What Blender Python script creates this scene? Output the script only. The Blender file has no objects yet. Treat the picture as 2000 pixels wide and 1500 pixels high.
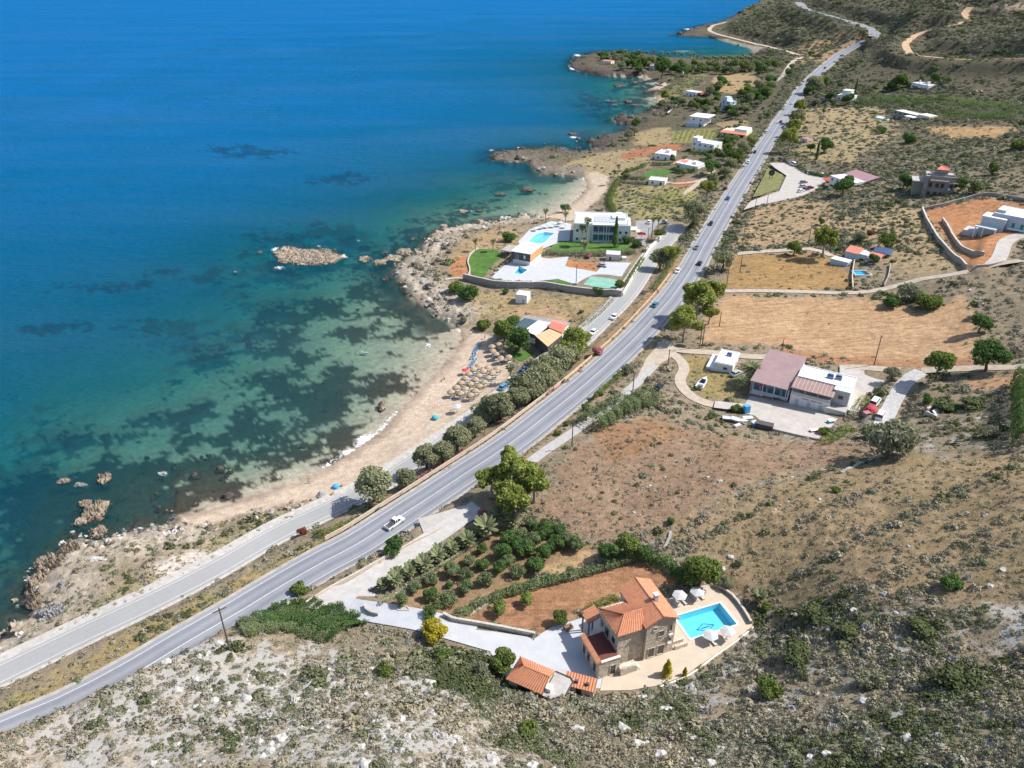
import bpy, math, random
import numpy as np
from mathutils import Vector, Matrix, Quaternion

random.seed(7)
RNG = np.random.default_rng(7)
scene = bpy.context.scene
C = scene.collection

# ------------------------------------------------------------------ camera, sky, sun, exposure
FPX, PITCH, CAMH = 1522.0, math.radians(30.0), 130.0
cam_data = bpy.data.cameras.new('camera')
cam_data.sensor_width = 36.0
cam_data.lens = FPX / 2000.0 * 36.0
cam_data.clip_start = 1.0
cam_data.clip_end = 60000.0
cam = bpy.data.objects.new('camera', cam_data)
C.objects.link(cam)
cam.location = (0, 0, CAMH)
cam.rotation_euler = (math.pi / 2 - PITCH, 0, 0)
scene.camera = cam

SUN_EL, SUN_AZ = math.radians(50.0), math.radians(83.0)
world = bpy.data.worlds.new('World')
scene.world = world
world.use_nodes = True
wn = world.node_tree
bg = wn.nodes['Background']
sky = wn.nodes.new('ShaderNodeTexSky')
sky.sky_type = 'NISHITA'
sky.sun_disc = False
sky.sun_elevation = SUN_EL
sky.sun_rotation = SUN_AZ
sky.air_density = 1.0
sky.dust_density = 1.2
wn.links.new(sky.outputs[0], bg.inputs[0])
bg.inputs[1].default_value = 0.135
sun_dir = Vector((math.sin(SUN_AZ) * math.cos(SUN_EL), math.cos(SUN_AZ) * math.cos(SUN_EL), math.sin(SUN_EL)))
sd = bpy.data.lights.new('sun', 'SUN')
sd.energy = 4.6
sd.angle = math.radians(0.5)
sd.color = (1.0, 0.965, 0.90)
sun = bpy.data.objects.new('sun', sd)
C.objects.link(sun)
sun.rotation_euler = sun_dir.to_track_quat('Z', 'Y').to_euler()
sun.location = (0, 0, 300)
scene.view_settings.view_transform = 'Standard'
scene.view_settings.look = 'None'
scene.view_settings.gamma = 1.0
scene.view_settings.exposure = 0.42
scene.cycles.use_denoising = True
scene.cycles.max_bounces = 6
scene.cycles.transparent_max_bounces = 12
scene.cycles.caustics_reflective = False
scene.cycles.caustics_refractive = False

# ------------------------------------------------------------------ camera maths used to survey the place
CT, ST = math.cos(PITCH), math.sin(PITCH)
def ray(px, py):
    x = (px - 1000) / FPX; y = (750 - py) / FPX
    return x, CT + y * ST, -ST + y * CT
def at_z(px, py, z):
    dx, dy, dz = ray(px, py); t = (z - CAMH) / dz
    return Vector((dx * t, dy * t, z))
def ppm(p):
    return FPX / (p[1] * CT + (CAMH - p[2]) * ST)
def z_for(p, py):                       # height above the point p that shows at image row py
    k = (750 - py) / FPX
    return CAMH - p[1] * (ST - k * CT) / (k * ST + CT)

# ------------------------------------------------------------------ terrain: survey points (column, row, height)
HPTS = '''0 1330 6,200 1225 6,400 1120 6,600 1015 5,750 935 5,850 870 5,0 1435 9,150 1355 9,300 1270 9.5,450 1195 10,600 1115 10,700 1060 10,800 1000 10,900 930 10,1000 850 10,1100 770 10,1200 680 10,1300 565 10,1380 450 10,1450 340 11,1500 260 12,1550 190 14,1600 135 17,1640 105 20,1690 78 28,1705 64 32,1680 48 36,1620 28 39,1570 8 42,
700 1170 12,600 1180 11,800 1215 13,900 1230 14,1050 1260 15,1130 1290 15,1200 1300 15.5,1400 1240 15.5,1380 1160 15.5,1150 1150 14,1000 1200 14,900 1120 12,1050 1060 13,870 1020 11,
1200 950 15,1400 900 18,1600 950 24,1800 1000 31,2000 950 37,1300 1050 17,1500 1100 20,1700 1150 28,1900 1150 34,2000 1200 38,
-150 1548 18,-60 1505 18,0 1470 18,60 1434 17.5,120 1396 17,180 1356 16.2,240 1325 15.5,330 1290 15,420 1240 14.5,540 1212 13,640 1215 13,150 1430 19,350 1340 18.5,450 1280 17,700 1270 17,850 1285 17,960 1330 17,300 1450 24,600 1400 26,800 1420 28,1000 1400 21,1000 1500 30,600 1500 34,200 1500 25,1150 1365 17,1300 1340 16.5,1450 1265 16.5,1200 1420 22,1400 1370 20,1530 1250 18.5,1600 1250 24,1800 1250 31,2000 1300 38,1400 1450 26,1700 1400 33,2000 1500 45,1500 1180 17,
1550 760 14,1450 720 13,1650 720 15,1550 830 14,1700 800 16,1350 700 11,1900 720 22,2000 720 26,1900 800 26,1980 860 32,1450 620 12,1700 640 15,1900 620 21,2000 600 26,1500 520 13,1700 510 17,1850 500 24,1930 420 27,2000 400 32,2000 500 29,1500 450 13,1600 450 16,1750 430 22,1800 370 26,2000 320 34,1580 350 14,1550 300 14,1700 320 21,1850 310 28,2000 250 36,1600 220 16,1700 250 19,1800 220 24,2000 200 38,1650 190 18,1800 165 28,1900 200 31,1700 150 24,1800 120 38,2000 130 46,1700 110 28,1800 70 50,1900 40 58,2000 50 62,1750 30 54,1650 10 46,2000 0 76,1800 0 70,2150 0 86,2200 300 42,2200 700 34,2200 1100 44,2200 1500 52,
1500 60 14,1450 90 6,1560 60 20,1600 60 26,1550 30 30,1640 65 27,1400 55 3,1520 12 34,1440 40 9,
1250 500 5,1150 470 5,1050 500 5,950 540 4,900 480 4,1100 580 6,1150 620 7,1050 660 5,950 720 2,900 780 1.8,1000 740 3,800 840 1.8,700 920 1.8,600 960 2,1250 400 6,1350 350 7,1400 280 8,1280 300 6,1350 230 7,1250 240 4,1420 200 8,1300 150 5,1200 125 5,1400 130 6,1480 150 8,1520 130 10,1450 180 9,1540 105 12,300 1080 5,130 1110 4.5,150 1180 4.5,400 1040 3.5,1300 470 7,60 1240 4,-100 1300 5,-150 1450 8,1000 1950 38,200 1900 36,1800 1950 54,2600 1700 60,3200 1400 66,3200 900 56,3200 500 50,-300 1640 20,-500 1750 16'''
DPTS = '''850 650 .6,800 700 .9,750 780 1,700 700 1.4,650 620 2,600 700 2.2,600 850 2,650 900 .8,500 900 1.8,550 930 .8,500 780 2.4,400 750 3,300 850 2.8,200 850 3.2,300 930 1.8,100 800 4.5,0 850 5.5,150 1000 2.2,50 1000 3.5,50 1130 2.6,20 1180 2,450 650 4.2,300 700 5.5,100 700 7.5,0 600 11,300 500 10,500 480 6,600 560 3.8,700 560 2.5,700 450 6,800 420 3.5,900 400 3,1000 360 3.5,1050 380 2,1100 370 1.2,900 330 8,700 330 14,400 400 16,0 400 20,500 200 28,0 200 30,0 0 40,1000 200 18,1000 0 40,1100 250 9,1180 200 5,1250 190 2.5,1200 160 3.5,1100 130 9,1300 90 12,1350 100 6,1450 105 3,1300 40 25,1500 -10 25,-100 1000 6,-100 1200 4'''
def parse(s): return [tuple(float(v) for v in t.split()) for t in s.replace('\n', '').split(',') if t.strip()]
def uv_of(x, y): return np.arctan2(x, y), np.log(np.hypot(x, y))
class RBF:
    def __init__(s, pts, z0, c=0.06):
        W = [at_z(a, b, z if z0 is None else z0) for a, b, z in pts]
        s.u, s.v = uv_of(np.array([w.x for w in W]), np.array([w.y for w in W])); s.c = c
        n = len(W); A = np.zeros((n + 3, n + 3))
        A[:n, :n] = np.sqrt((s.u[:, None] - s.u) ** 2 + (s.v[:, None] - s.v) ** 2 + c * c)
        A[:n, :n] += np.eye(n) * -0.004
        Pm = np.stack([np.ones(n), s.u, s.v], 1); A[:n, n:] = Pm; A[n:, :n] = Pm.T
        s.w = np.linalg.solve(A, np.concatenate([[p[2] for p in pts], np.zeros(3)]))
    def __call__(s, u, v):
        o = np.full(u.shape, s.w[-3]) + s.w[-2] * u + s.w[-1] * v
        for i in range(len(s.u)):
            o += s.w[i] * np.sqrt((u - s.u[i]) ** 2 + (v - s.v[i]) ** 2 + s.c ** 2)
        return o

NA, NR = 840, 700
A0, A1 = math.radians(-64), math.radians(76)
L0, L1 = math.log(20.0), math.log(3600.0)
GA, GL = np.meshgrid(np.linspace(A0, A1, NA), np.linspace(L0, L1, NR))
GX, GY = np.exp(GL) * np.sin(GA), np.exp(GL) * np.cos(GA)

def vnoise(x, y, seed=0):               # smooth value noise on a lattice
    def hsh(i, j):
        n = (i * 374761393 + j * 668265263 + seed * 974711) & 0x7fffffff
        n = ((n ^ (n >> 13)) * 1274126177) & 0x7fffffff
        return ((n ^ (n >> 16)) & 0xffff) / 65535.0
    xi, yi = np.floor(x).astype(np.int64), np.floor(y).astype(np.int64)
    fx, fy = x - xi, y - yi
    fx, fy = fx * fx * (3 - 2 * fx), fy * fy * (3 - 2 * fy)
    a, b, c, d = hsh(xi, yi), hsh(xi + 1, yi), hsh(xi, yi + 1), hsh(xi + 1, yi + 1)
    return (a * (1 - fx) + b * fx) * (1 - fy) + (c * (1 - fx) + d * fx) * fy
def fbm(x, y, f, n=4, seed=0):
    o = np.zeros_like(x); a = 0.5; t = 0
    for k in range(n):
        o += a * vnoise(x * f + 17 * k, y * f - 9 * k, seed + k); t += a; a *= .55; f *= 2.03
    return o / t

def seg_dist(X, Y, pts, closed=False):  # distance to a polyline, index of the nearest segment, parameter on it
    best = np.full(X.shape, 1e9); idx = np.zeros(X.shape, int); par = np.zeros(X.shape)
    n = len(pts)
    for i in range(n if closed else n - 1):
        ax, ay = pts[i][0], pts[i][1]; bx, by = pts[(i + 1) % n][0], pts[(i + 1) % n][1]
        dx, dy = bx - ax, by - ay; q = dx * dx + dy * dy + 1e-9
        t = np.clip(((X - ax) * dx + (Y - ay) * dy) / q, 0, 1)
        d = np.hypot(X - ax - t * dx, Y - ay - t * dy)
        m = d < best
        best[m] = d[m]; idx[m] = i; par[m] = t[m]
    return best, idx, par
def inside(X, Y, poly):
    r = np.zeros(X.shape, bool); n = len(poly)
    for i in range(n):
        ax, ay = poly[i][0], poly[i][1]; bx, by = poly[(i + 1) % n][0], poly[(i + 1) % n][1]
        if ay == by: continue
        r ^= ((ay > Y) != (by > Y)) & (X < (bx - ax) * (Y - ay) / (by - ay) + ax)
    return r

# coast at sea level; r = rock, b = beach
COAST = '''-120 1330 r,0 1258 r,22 1228 r,60 1196 r,48 1160 r,62 1112 r,108 1085 r,140 1060 r,150 1050 r,200 1062 r,240 1045 r,330 1030 r,345 1008 b,420 990 b,500 966 b,560 946 b,600 935 b,650 905 b,690 880 b,740 845 b,780 805 b,812 770 b,850 730 b,885 690 b,903 655 b,898 640 r,868 626 r,850 612 r,838 600 r,815 588 r,800 575 r,782 552 r,768 532 r,775 515 r,792 502 r,815 492 r,830 478 r,842 462 r,855 452 r,900 441 r,950 433 r,1000 429 r,1050 425 b,1100 411 b,1130 386 b,1148 365 b,1140 345 r,1110 343 r,1062 340 r,1040 325 r,1035 314 r,1000 317 r,960 313 r,968 298 r,1020 290 r,1080 286 r,1115 295 r,1165 293 r,1150 276 r,1180 264 r,1215 262 r,1228 246 r,1198 236 r,1205 228 r,1240 228 r,1278 215 r,1285 205 b,1280 188 r,1262 180 r,1292 165 b,1265 151 r,1225 151 r,1175 149 r,1125 139 r,1114 128 r,1125 112 r,1160 102 r,1220 100 r,1270 107 r,1340 117 r,1400 120 r,1450 117 r,1500 110 r,1510 99 r,1478 91 r,1430 79 r,1380 73 r,1322 71 r,1345 56 r,1390 47 r,1420 41 r,1460 25 r,1510 8 r,1540 -5 r'''
cp = [t.split() for t in COAST.replace('\n', '').split(',')]
COASTW = [tuple(at_z(float(a), float(b), 0)[:2]) for a, b, _ in cp]
CKIND = [k for _, _, k in cp]
LANDPOLY = COASTW + [(1600, 5200), (6000, 5200), (6000, -200), (-260, -200), (-260, 60)]
cd, ci, _t = seg_dist(GX, GY, COASTW)
land = inside(GX, GY, LANDPOLY)
SD = np.where(land, cd, -cd)            # signed distance from the shore, land positive
SD += (fbm(GX, GY, .12, 3, 5) - .5) * np.clip(7 * np.exp(GL) / 400, 1.5, 9) * np.array([k == 'r' for k in CKIND])[ci]
ISB = np.array([k == 'b' for k in CKIND])[ci].astype(float)
ISB *= np.clip(1 - cd / 60, 0, 1)
hl = RBF(parse(HPTS), None)(GA, GL)
dp = np.clip(RBF(parse(DPTS), 0)(GA, GL), .3, 40)
w_ = np.where(ISB > .3, 16.0, 5.0)
rocky = np.clip(1 - np.abs(SD - 5) / (14 + np.clip(np.exp(GL) - 450, 0, 500) * .015), 0, 1) * (1 - np.clip(ISB * 3, 0, 1))
G0 = np.where(SD > 0, np.maximum(hl, .5) * (1 - np.exp(-np.clip(SD, 0, None) / w_)) + .02,
              -dp * (1 - np.exp(-np.clip(-SD, 0, None) / (w_ * .8))) - .02)
rid = np.abs(fbm(GX, GY, .22, 4, 3) - .5) * 2
G0 += np.where(SD > 0, rocky * np.clip(SD / 3, 0, 1) * (rid * 3.0 - .5), 0)
SUBROCK = np.clip(1 - np.clip(-SD - 7, 0, None) / 9, 0, 1) * np.clip(-SD / 1.5, 0, 1) * (1 - np.clip(ISB * 3, 0, 1))
G0 += np.where(SD <= 0, SUBROCK * (rid * 2.4 - .9), 0)
near = np.clip((hl - 12) / 6, 0, 1)
G0 += np.where(SD > 10, ((fbm(GX, GY, .06, 4, 9) - .5) * 2.2 + (fbm(GX, GY, .5, 2, 4) - .5) * .5) * near, 0)
GRID = [G0]
def look(g, x, y):
    a = (np.arctan2(x, y) - A0) / (A1 - A0) * (NA - 1); l = (np.log(np.hypot(x, y)) - L0) / (L1 - L0) * (NR - 1)
    a = np.clip(a, 0, NA - 1.001); l = np.clip(l, 0, NR - 1.001)
    i, j = np.floor(l).astype(int), np.floor(a).astype(int); fl, fa = l - i, a - j
    return (g[i, j] * (1 - fa) + g[i, j + 1] * fa) * (1 - fl) + (g[i + 1, j] * (1 - fa) + g[i + 1, j + 1] * fa) * fl
def hz(x, y): return float(look(GRID[0], np.array([x]), np.array([y]))[0])
TT = np.exp(np.linspace(math.log(45), math.log(3500), 1400))
def P(px, py, dz=0.0):                  # the ground point seen at an image position
    dx, dy, dz_ = ray(px, py); hl_ = math.hypot(dx, dy)
    k = TT / hl_
    z = CAMH + dz_ * k - np.maximum(look(GRID[0], dx * k, dy * k), 0) - dz
    w = np.nonzero(z < 0)[0]
    i = max(1, int(w[0])) if len(w) else len(TT) - 1
    a, b = z[i - 1], z[i]; f = a / (a - b) if a != b else 0
    t = k[i - 1] + f * (k[i] - k[i - 1])
    return Vector((dx * t, dy * t, CAMH + dz_ * t))

# ------------------------------------------------------------------ materials
MATS = {}
def N(nt, t, **kw):
    n = nt.nodes.new('ShaderNode' + t)
    for k, v in kw.items(): setattr(n, k, v)
    return n
def math_node(nt, op, a, b=None, c=None):
    n = N(nt, 'Math', operation=op)
    for i, v in enumerate((a, b, c)):
        if v is None: continue
        if isinstance(v, (int, float)): n.inputs[i].default_value = v
        else: nt.links.new(v, n.inputs[i])
    return n.outputs[0]
def mixc(nt, f, a, b, mode='MIX'):
    n = N(nt, 'Mix', data_type='RGBA', blend_type=mode)
    for i, v in ((0, f), (6, a), (7, b)):
        if isinstance(v, (int, float)): n.inputs[i].default_value = v
        elif isinstance(v, (tuple, list)): n.inputs[i].default_value = (*v[:3], 1)
        else: nt.links.new(v, n.inputs[i])
    return n.outputs[2]
def noise(nt, scale, detail=3, vec=None, rough=.55, dim='3D'):
    n = N(nt, 'TexNoise', noise_dimensions=dim)
    n.inputs['Scale'].default_value = scale; n.inputs['Detail'].default_value = detail; n.inputs['Roughness'].default_value = rough
    if vec is not None: nt.links.new(vec, n.inputs['Vector'])
    return n.outputs[0]
def rmap(nt, v, a, b, c=0., d=1.):
    n = N(nt, 'MapRange', clamp=True)
    nt.links.new(v, n.inputs[0])
    for i, x in enumerate((a, b, c, d)): n.inputs[i + 1].default_value = x
    return n.outputs[0]
def new_mat(name):
    m = bpy.data.materials.new(name); m.use_nodes = True
    nt = m.node_tree; bs = nt.nodes['Principled BSDF']
    return m, nt, bs
def M(name, col, rough=.8, var=.2, scale=1.5, bump=0., col2=None, metal=0., bscale=None, spec=.3):
    if name in MATS: return MATS[name]
    m, nt, bs = new_mat(name)
    pos = N(nt, 'NewGeometry').outputs['Position']
    n1 = noise(nt, scale, 4, pos); n2 = noise(nt, scale * 7.3, 3, pos)
    f = math_node(nt, 'ADD', math_node(nt, 'MULTIPLY', n1, .6), math_node(nt, 'MULTIPLY', n2, .4))
    c2 = col2 or tuple(c * (1 - var * 1.2) for c in col)
    c1 = tuple(min(1, c * (1 + var * .8)) for c in col) if col2 is None else col
    nt.links.new(mixc(nt, rmap(nt, f, .36, .64), c2, c1), bs.inputs['Base Color'])
    bs.inputs['Roughness'].default_value = rough; bs.inputs['Metallic'].default_value = metal
    bs.inputs['Specular IOR Level'].default_value = spec
    if bump:
        b = N(nt, 'Bump'); b.inputs['Strength'].default_value = .6; b.inputs['Distance'].default_value = bump
        nt.links.new(noise(nt, bscale or scale * 6, 4, pos), b.inputs['Height']); nt.links.new(b.outputs[0], bs.inputs['Normal'])
    MATS[name] = m
    return m
def leafmat(name, c1, c2, trans=.3):
    if name in MATS: return MATS[name]
    m, nt, bs = new_mat(name); nt.nodes.remove(bs)
    g = N(nt, 'NewGeometry'); oi = N(nt, 'ObjectInfo')
    f = math_node(nt, 'ADD', math_node(nt, 'MULTIPLY', g.outputs['Random Per Island'], .6), math_node(nt, 'MULTIPLY', oi.outputs['Random'], .4))
    col = mixc(nt, f, c1, c2)
    d = N(nt, 'BsdfDiffuse'); t = N(nt, 'BsdfTranslucent'); mx = N(nt, 'MixShader'); mx.inputs[0].default_value = trans
    nt.links.new(col, d.inputs[0]); nt.links.new(mixc(nt, .5, col, (c2[0] * 1.3, c2[1] * 1.4, c2[2] * .6)), t.inputs[0])
    nt.links.new(d.outputs[0], mx.inputs[1]); nt.links.new(t.outputs[0], mx.inputs[2])
    nt.links.new(mx.outputs[0], nt.nodes['Material Output'].inputs[0])
    MATS[name] = m
    return m

# ------------------------------------------------------------------ mesh and object helpers
def tag(o, label=None, cat=None, group=None, kind=None):
    for k, v in (('label', label), ('category', cat), ('group', group), ('kind', kind)):
        if v: o[k] = v
    return o
def link(name, data, parent=None, mat=None, loc=None, rz=None):
    o = bpy.data.objects.new(name, data); C.objects.link(o)
    if parent is not None: o.parent = parent
    if mat is not None and data is not None and not data.materials: data.materials.append(mat)
    if loc is not None: o.location = loc
    if rz is not None: o.rotation_euler = (0, 0, rz)
    return o
def thing(name, label, cat, loc=(0, 0, 0), rz=0, group=None):
    return tag(link(name, None, None, None, loc, rz), label, cat, group)
def np_mesh(name, V, F, smooth=False):
    V = np.asarray(V, dtype=np.float32); F = np.asarray(F, dtype=np.int32)
    me = bpy.data.meshes.new(name); k = F.shape[1]
    me.vertices.add(len(V)); me.vertices.foreach_set('co', V.ravel())
    me.loops.add(F.size); me.loops.foreach_set('vertex_index', F.ravel())
    me.polygons.add(len(F)); me.polygons.foreach_set('loop_start', np.arange(0, F.size, k, dtype=np.int32))
    me.update(calc_edges=True)
    me.polygons.foreach_set('use_smooth', np.full(len(F), smooth))
    return me
class MB:
    def __init__(s): s.v = []; s.f = []
    def add(s, vs, fs):
        b = len(s.v); s.v += [tuple(v) for v in vs]; s.f += [tuple(b + i for i in f) for f in fs]; return s
    def box(s, x0, x1, y0, y1, z0, z1, tx=0, ty=0):     # tx, ty: inset of the top
        return s.add([(x0, y0, z0), (x1, y0, z0), (x1, y1, z0), (x0, y1, z0), (x0 + tx, y0 + ty, z1), (x1 - tx, y0 + ty, z1), (x1 - tx, y1 - ty, z1), (x0 + tx, y1 - ty, z1)],
                     [(3, 2, 1, 0), (4, 5, 6, 7), (0, 1, 5, 4), (1, 2, 6, 5), (2, 3, 7, 6), (3, 0, 4, 7)])
    def slab(s, quad, t):                                # quad of 3-D corners, thickness downwards
        q = [Vector(p) for p in quad]; n = len(q)
        vs = q + [p - Vector((0, 0, t)) for p in q]
        fs = [tuple(range(n)), tuple(range(2 * n - 1, n - 1, -1))] + [(i, i + n, (i + 1) % n + n, (i + 1) % n) for i in range(n)]
        return s.add(vs, fs)
    def tube(s, pts, rad, n=6, cap=True):
        b = len(s.v); m = len(pts)
        for i, p in enumerate(pts):
            p = Vector(p); d = (Vector(pts[min(i + 1, m - 1)]) - Vector(pts[max(i - 1, 0)])).normalized()
            a = d.cross(Vector((1, 0, 0)) if abs(d.x) < .8 else Vector((0, 1, 0))).normalized(); c = d.cross(a)
            r = rad[i] if isinstance(rad, (list, tuple)) else rad
            for k in range(n):
                t = 2 * math.pi * k / n; s.v.append(tuple(p + a * (r * math.cos(t)) + c * (r * math.sin(t))))
        for i in range(m - 1):
            for k in range(n):
                s.f.append((b + i * n + k, b + i * n + (k + 1) % n, b + (i + 1) * n + (k + 1) % n, b + (i + 1) * n + k))
        if cap: s.f.append(tuple(b + k for k in range(n))[::-1]); s.f.append(tuple(b + (m - 1) * n + k for k in range(n)))
        return s
    def lathe(s, prof, n=12, c=(0, 0, 0)):
        b = len(s.v)
        for r, z in prof:
            for k in range(n):
                t = 2 * math.pi * k / n; s.v.append((c[0] + r * math.cos(t), c[1] + r * math.sin(t), c[2] + z))
        for i in range(len(prof) - 1):
            for k in range(n):
                s.f.append((b + i * n + k, b + i * n + (k + 1) % n, b + (i + 1) * n + (k + 1) % n, b + (i + 1) * n + k))
        s.f.append(tuple(b + k for k in range(n))[::-1]); s.f.append(tuple(b + (len(prof) - 1) * n + k for k in range(n)))
        return s
    def mesh(s, name, smooth=False):
        me = bpy.data.meshes.new(name); me.from_pydata(s.v, [], s.f); me.update()
        if smooth: me.polygons.foreach_set('use_smooth', [True] * len(me.polygons))
        return me
    def build(s, name, mat, parent=None, smooth=False, loc=None, rz=None):
        return link(name, s.mesh(name, smooth), parent, mat, loc, rz)
def copy_tree(o, parent=None):
    c = o.copy(); C.objects.link(c)
    if parent is not None: c.parent = parent
    for ch in o.children: copy_tree(ch, c)
    return c
def px(s): return [tuple(float(v) for v in t.split()) for t in s.split(',')]

def catmull(pts, step):
    out = []; n = len(pts)
    for i in range(n - 1):
        p0, p1, p2, p3 = pts[max(i - 1, 0)], pts[i], pts[i + 1], pts[min(i + 2, n - 1)]
        k = max(1, int((p2 - p1).length / step))
        for j in range(k):
            t = j / k
            out.append(.5 * ((2 * p1) + (p2 - p0) * t + (2 * p0 - 5 * p1 + 4 * p2 - p3) * t * t + (3 * p1 - p0 - 3 * p2 + p3) * t ** 3))
    out.append(pts[-1].copy())
    return out
def smooth_z(L, n=5):
    for _ in range(n):
        z = [p.z for p in L]
        for i in range(1, len(L) - 1): L[i].z = (z[i - 1] + z[i] + z[i + 1]) / 3
    return L

def sstep_(x, a, b): t = np.clip((x - a) / (b - a), 0, 1); return t * t * (3 - 2 * t)
# ------------------------------------------------------------------ roads and paved areas (surveyed, then the ground is graded to them)
ROADS = {   # name: (image polyline, width, step)
 'highway': ('-150 1545,-80 1502,0 1457,120 1391,250 1319,370 1252,475 1193,560 1142,640 1093,700 1060,800 998,900 932,965 887,1020 848,1070 809,1120 769,1170 727,1237 664,1287 610,1318 572,1350 526,1376 478,1398 440,1418 406,1436 376,1456 344,1474 316,1490 288,1506 264,1520 242,1546 206,1570 169,1602 138,1637 110,1680 84,1701 74,1709 65,1692 53,1650 39,1620 31,1575 17,1560 4', 9.6, 4),
 'coast_road': ('-150 1400,-70 1357,0 1319,150 1245,300 1172,420 1110,530 1050,590 1020,680 977,750 940,800 908,850 876,900 842,950 806,1000 768,1050 727,1090 697,1130 668,1170 632,1210 593,1240 556,1262 522,1283 492,1308 464,1330 440', 6.0, 3),
 'lane': ('1020 914,1070 877,1110 850,1150 822,1200 785,1240 752,1275 716,1296 690,1292 668', 3.0, 3),
 'driveway': ('935 990,900 1012,860 1040,800 1080,740 1120,690 1150,655 1168', 5.2, 2),
 'villa_lane': ('640 1176,700 1192,760 1208,820 1222,870 1232,925 1243', 5.4, 2),
 'apron': ('822 1027,850 1020,885 1010,915 1000', 5.5, 2),
 'track_workshop': ('1300 680,1340 686,1400 690,1455 695,1500 697', 3.4, 3),
 'track_behind': ('1640 718,1690 719,1740 724,1800 723,1900 720,2010 716,2100 713', 3.6, 3),
 'track_curve': ('1312 690,1330 705,1336 722,1328 742,1338 762,1362 780,1398 791,1425 793', 3.4, 2),
 'gravel_drive': ('1800 726,1778 738,1760 758,1745 785,1730 815,1722 832', 4.2, 2),
 'track_fields': ('1385 569,1430 568,1500 568,1580 570,1650 573,1690 571,1730 564,1800 547,1850 537,1900 527,1950 515,2010 507,2100 495', 2.9, 3),
 'house_drive': ('1935 520,1950 505,1957 490,1963 475,1980 465,2010 460,2060 455', 5.0, 3),
 'track_blue_house': ('1440 496,1470 493,1510 490,1550 487,1580 485,1605 490,1625 500', 3.4, 3),
 'service_road': ('1452 288,1468 252,1480 230,1492 210,1505 192,1518 173,1528 152', 7.0, 5),
 'service_track': ('1528 152,1538 136,1546 124,1556 116,1572 111', 5.5, 5),
 'headland_track': ('1560 108,1535 99,1500 91,1470 84,1430 74,1400 66,1386 59,1392 51,1418 43', 6.5, 6),
 'hill_track': ('1895 14,1884 27,1891 38,1870 47,1847 55,1812 61,1784 74,1769 86,1777 106', 6.5, 6),
 'hill_track_lower': ('1777 106,1800 110,1825 111,1870 117,1920 116,1975 114,2040 112', 5.5, 6),
 'garden_path': ('1335 380,1380 345,1410 318,1430 292,1440 278', 3.0, 4),
 'cottage_path': ('1290 357,1330 358,1370 352,1392 345', 3.0, 4),
}
ROADW = {}
for k, (s, w, st) in ROADS.items():
    L = catmull([P(a, b) for a, b in px(s)], st)
    L = smooth_z(L, 8)
    if k == 'villa_lane':
        for i in range(len(L)): f_ = max(0., min(1., (i - len(L) + 12) / 8)); L[i].z = L[i].z * (1 - f_) + 15.4 * f_
    ROADW[k] = (L, w)
PADS = {    # name: (image polygon, kind)
 'villa_yard': ('900 1227,970 1234,1044 1246,1062 1234,1080 1224,1140 1206,1180 1200,1190 1260,1180 1345,1110 1338,1060 1352,990 1325,957 1272,900 1256', 'white_concrete'),
 'pool_terrace': ('1300 1172,1322 1163,1350 1150,1376 1143,1396 1146,1430 1168,1450 1193,1470 1222,1440 1248,1400 1276,1340 1318,1290 1338,1230 1348,1172 1349,1180 1310,1220 1250,1260 1200', 'cream_paving'),
 'driveway_head': ('596 1186,640 1150,672 1140,735 1160,715 1188,722 1202,690 1204,640 1196', 'drive_concrete'),
 'workshop_yard': ('1466 772,1550 788,1640 812,1628 829,1598 858,1550 846,1502 836,1474 812,1425 800,1394 796,1397 783,1455 789', 'pale_concrete'),
 'workshop_terrace': ('1640 714,1690 722,1733 735,1724 760,1692 767,1668 806,1640 800', 'pale_concrete'),
 'hotel_terrace': ('958 543,985 518,1006 502,1060 499,1112 498,1104 520,1165 531,1182 512,1240 513,1224 562,1150 563,1090 545,1030 551,985 551', 'white_concrete'),
 'hotel_pool_deck': ('1012 472,1035 448,1076 432,1116 437,1112 470,1080 478,1060 486,1020 486', 'white_concrete'),
 'parking_lot': ('1503 318,1532 318,1568 330,1616 343,1610 357,1592 371,1566 383,1530 391,1480 401,1452 410,1466 393,1482 387,1522 373,1536 343,1512 327', 'pale_concrete'),
 'hotel_parking': ('1242 431,1290 429,1326 437,1318 460,1292 474,1264 482,1240 474', 'grey_asphalt'),
 'beach_parking': ('935 812,985 762,1040 715,1055 722,1010 770,950 820', 'pale_concrete'),
 'field_bare_yard': ('1262 700,1296 662,1318 668,1322 690,1300 705,1270 722,1240 746', 'dirt'),
 'taverna_floor': ('1000 640,1026 616,1115 628,1100 660,1072 684,1040 672,1022 662', 'grey_asphalt'),
 'roadside_bay': ('1540 205,1556 182,1562 190,1530 240,1512 240', 'grey_asphalt'),
}
LAWNS = {
 'lawn_point': ('920 492,938 486,968 487,984 498,960 520,945 541,925 540,914 520', 'lawn'),
 'lawn_drive': ('1010 549,1040 543,1075 537,1108 532,1128 534,1114 558,1060 555', 'lawn'),
 'lawn_hotel': ('1072 487,1092 470,1160 472,1236 477,1243 492,1160 494,1078 497', 'lawn'),
 'lawn_taverna': ('992 696,1012 680,1045 690,1020 706', 'lawn'),
 'tennis_court': ('1139 556,1153 540,1180 542,1207 547,1204 564,1175 563', 'court'),
 'lawn_cottage': ('1254 340,1276 331,1305 330,1316 336,1290 345,1262 348', 'lawn'),
 'lawn_triangle': ('1500 328,1530 342,1520 369,1485 382,1470 385', 'dry_lawn'),
}
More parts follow.
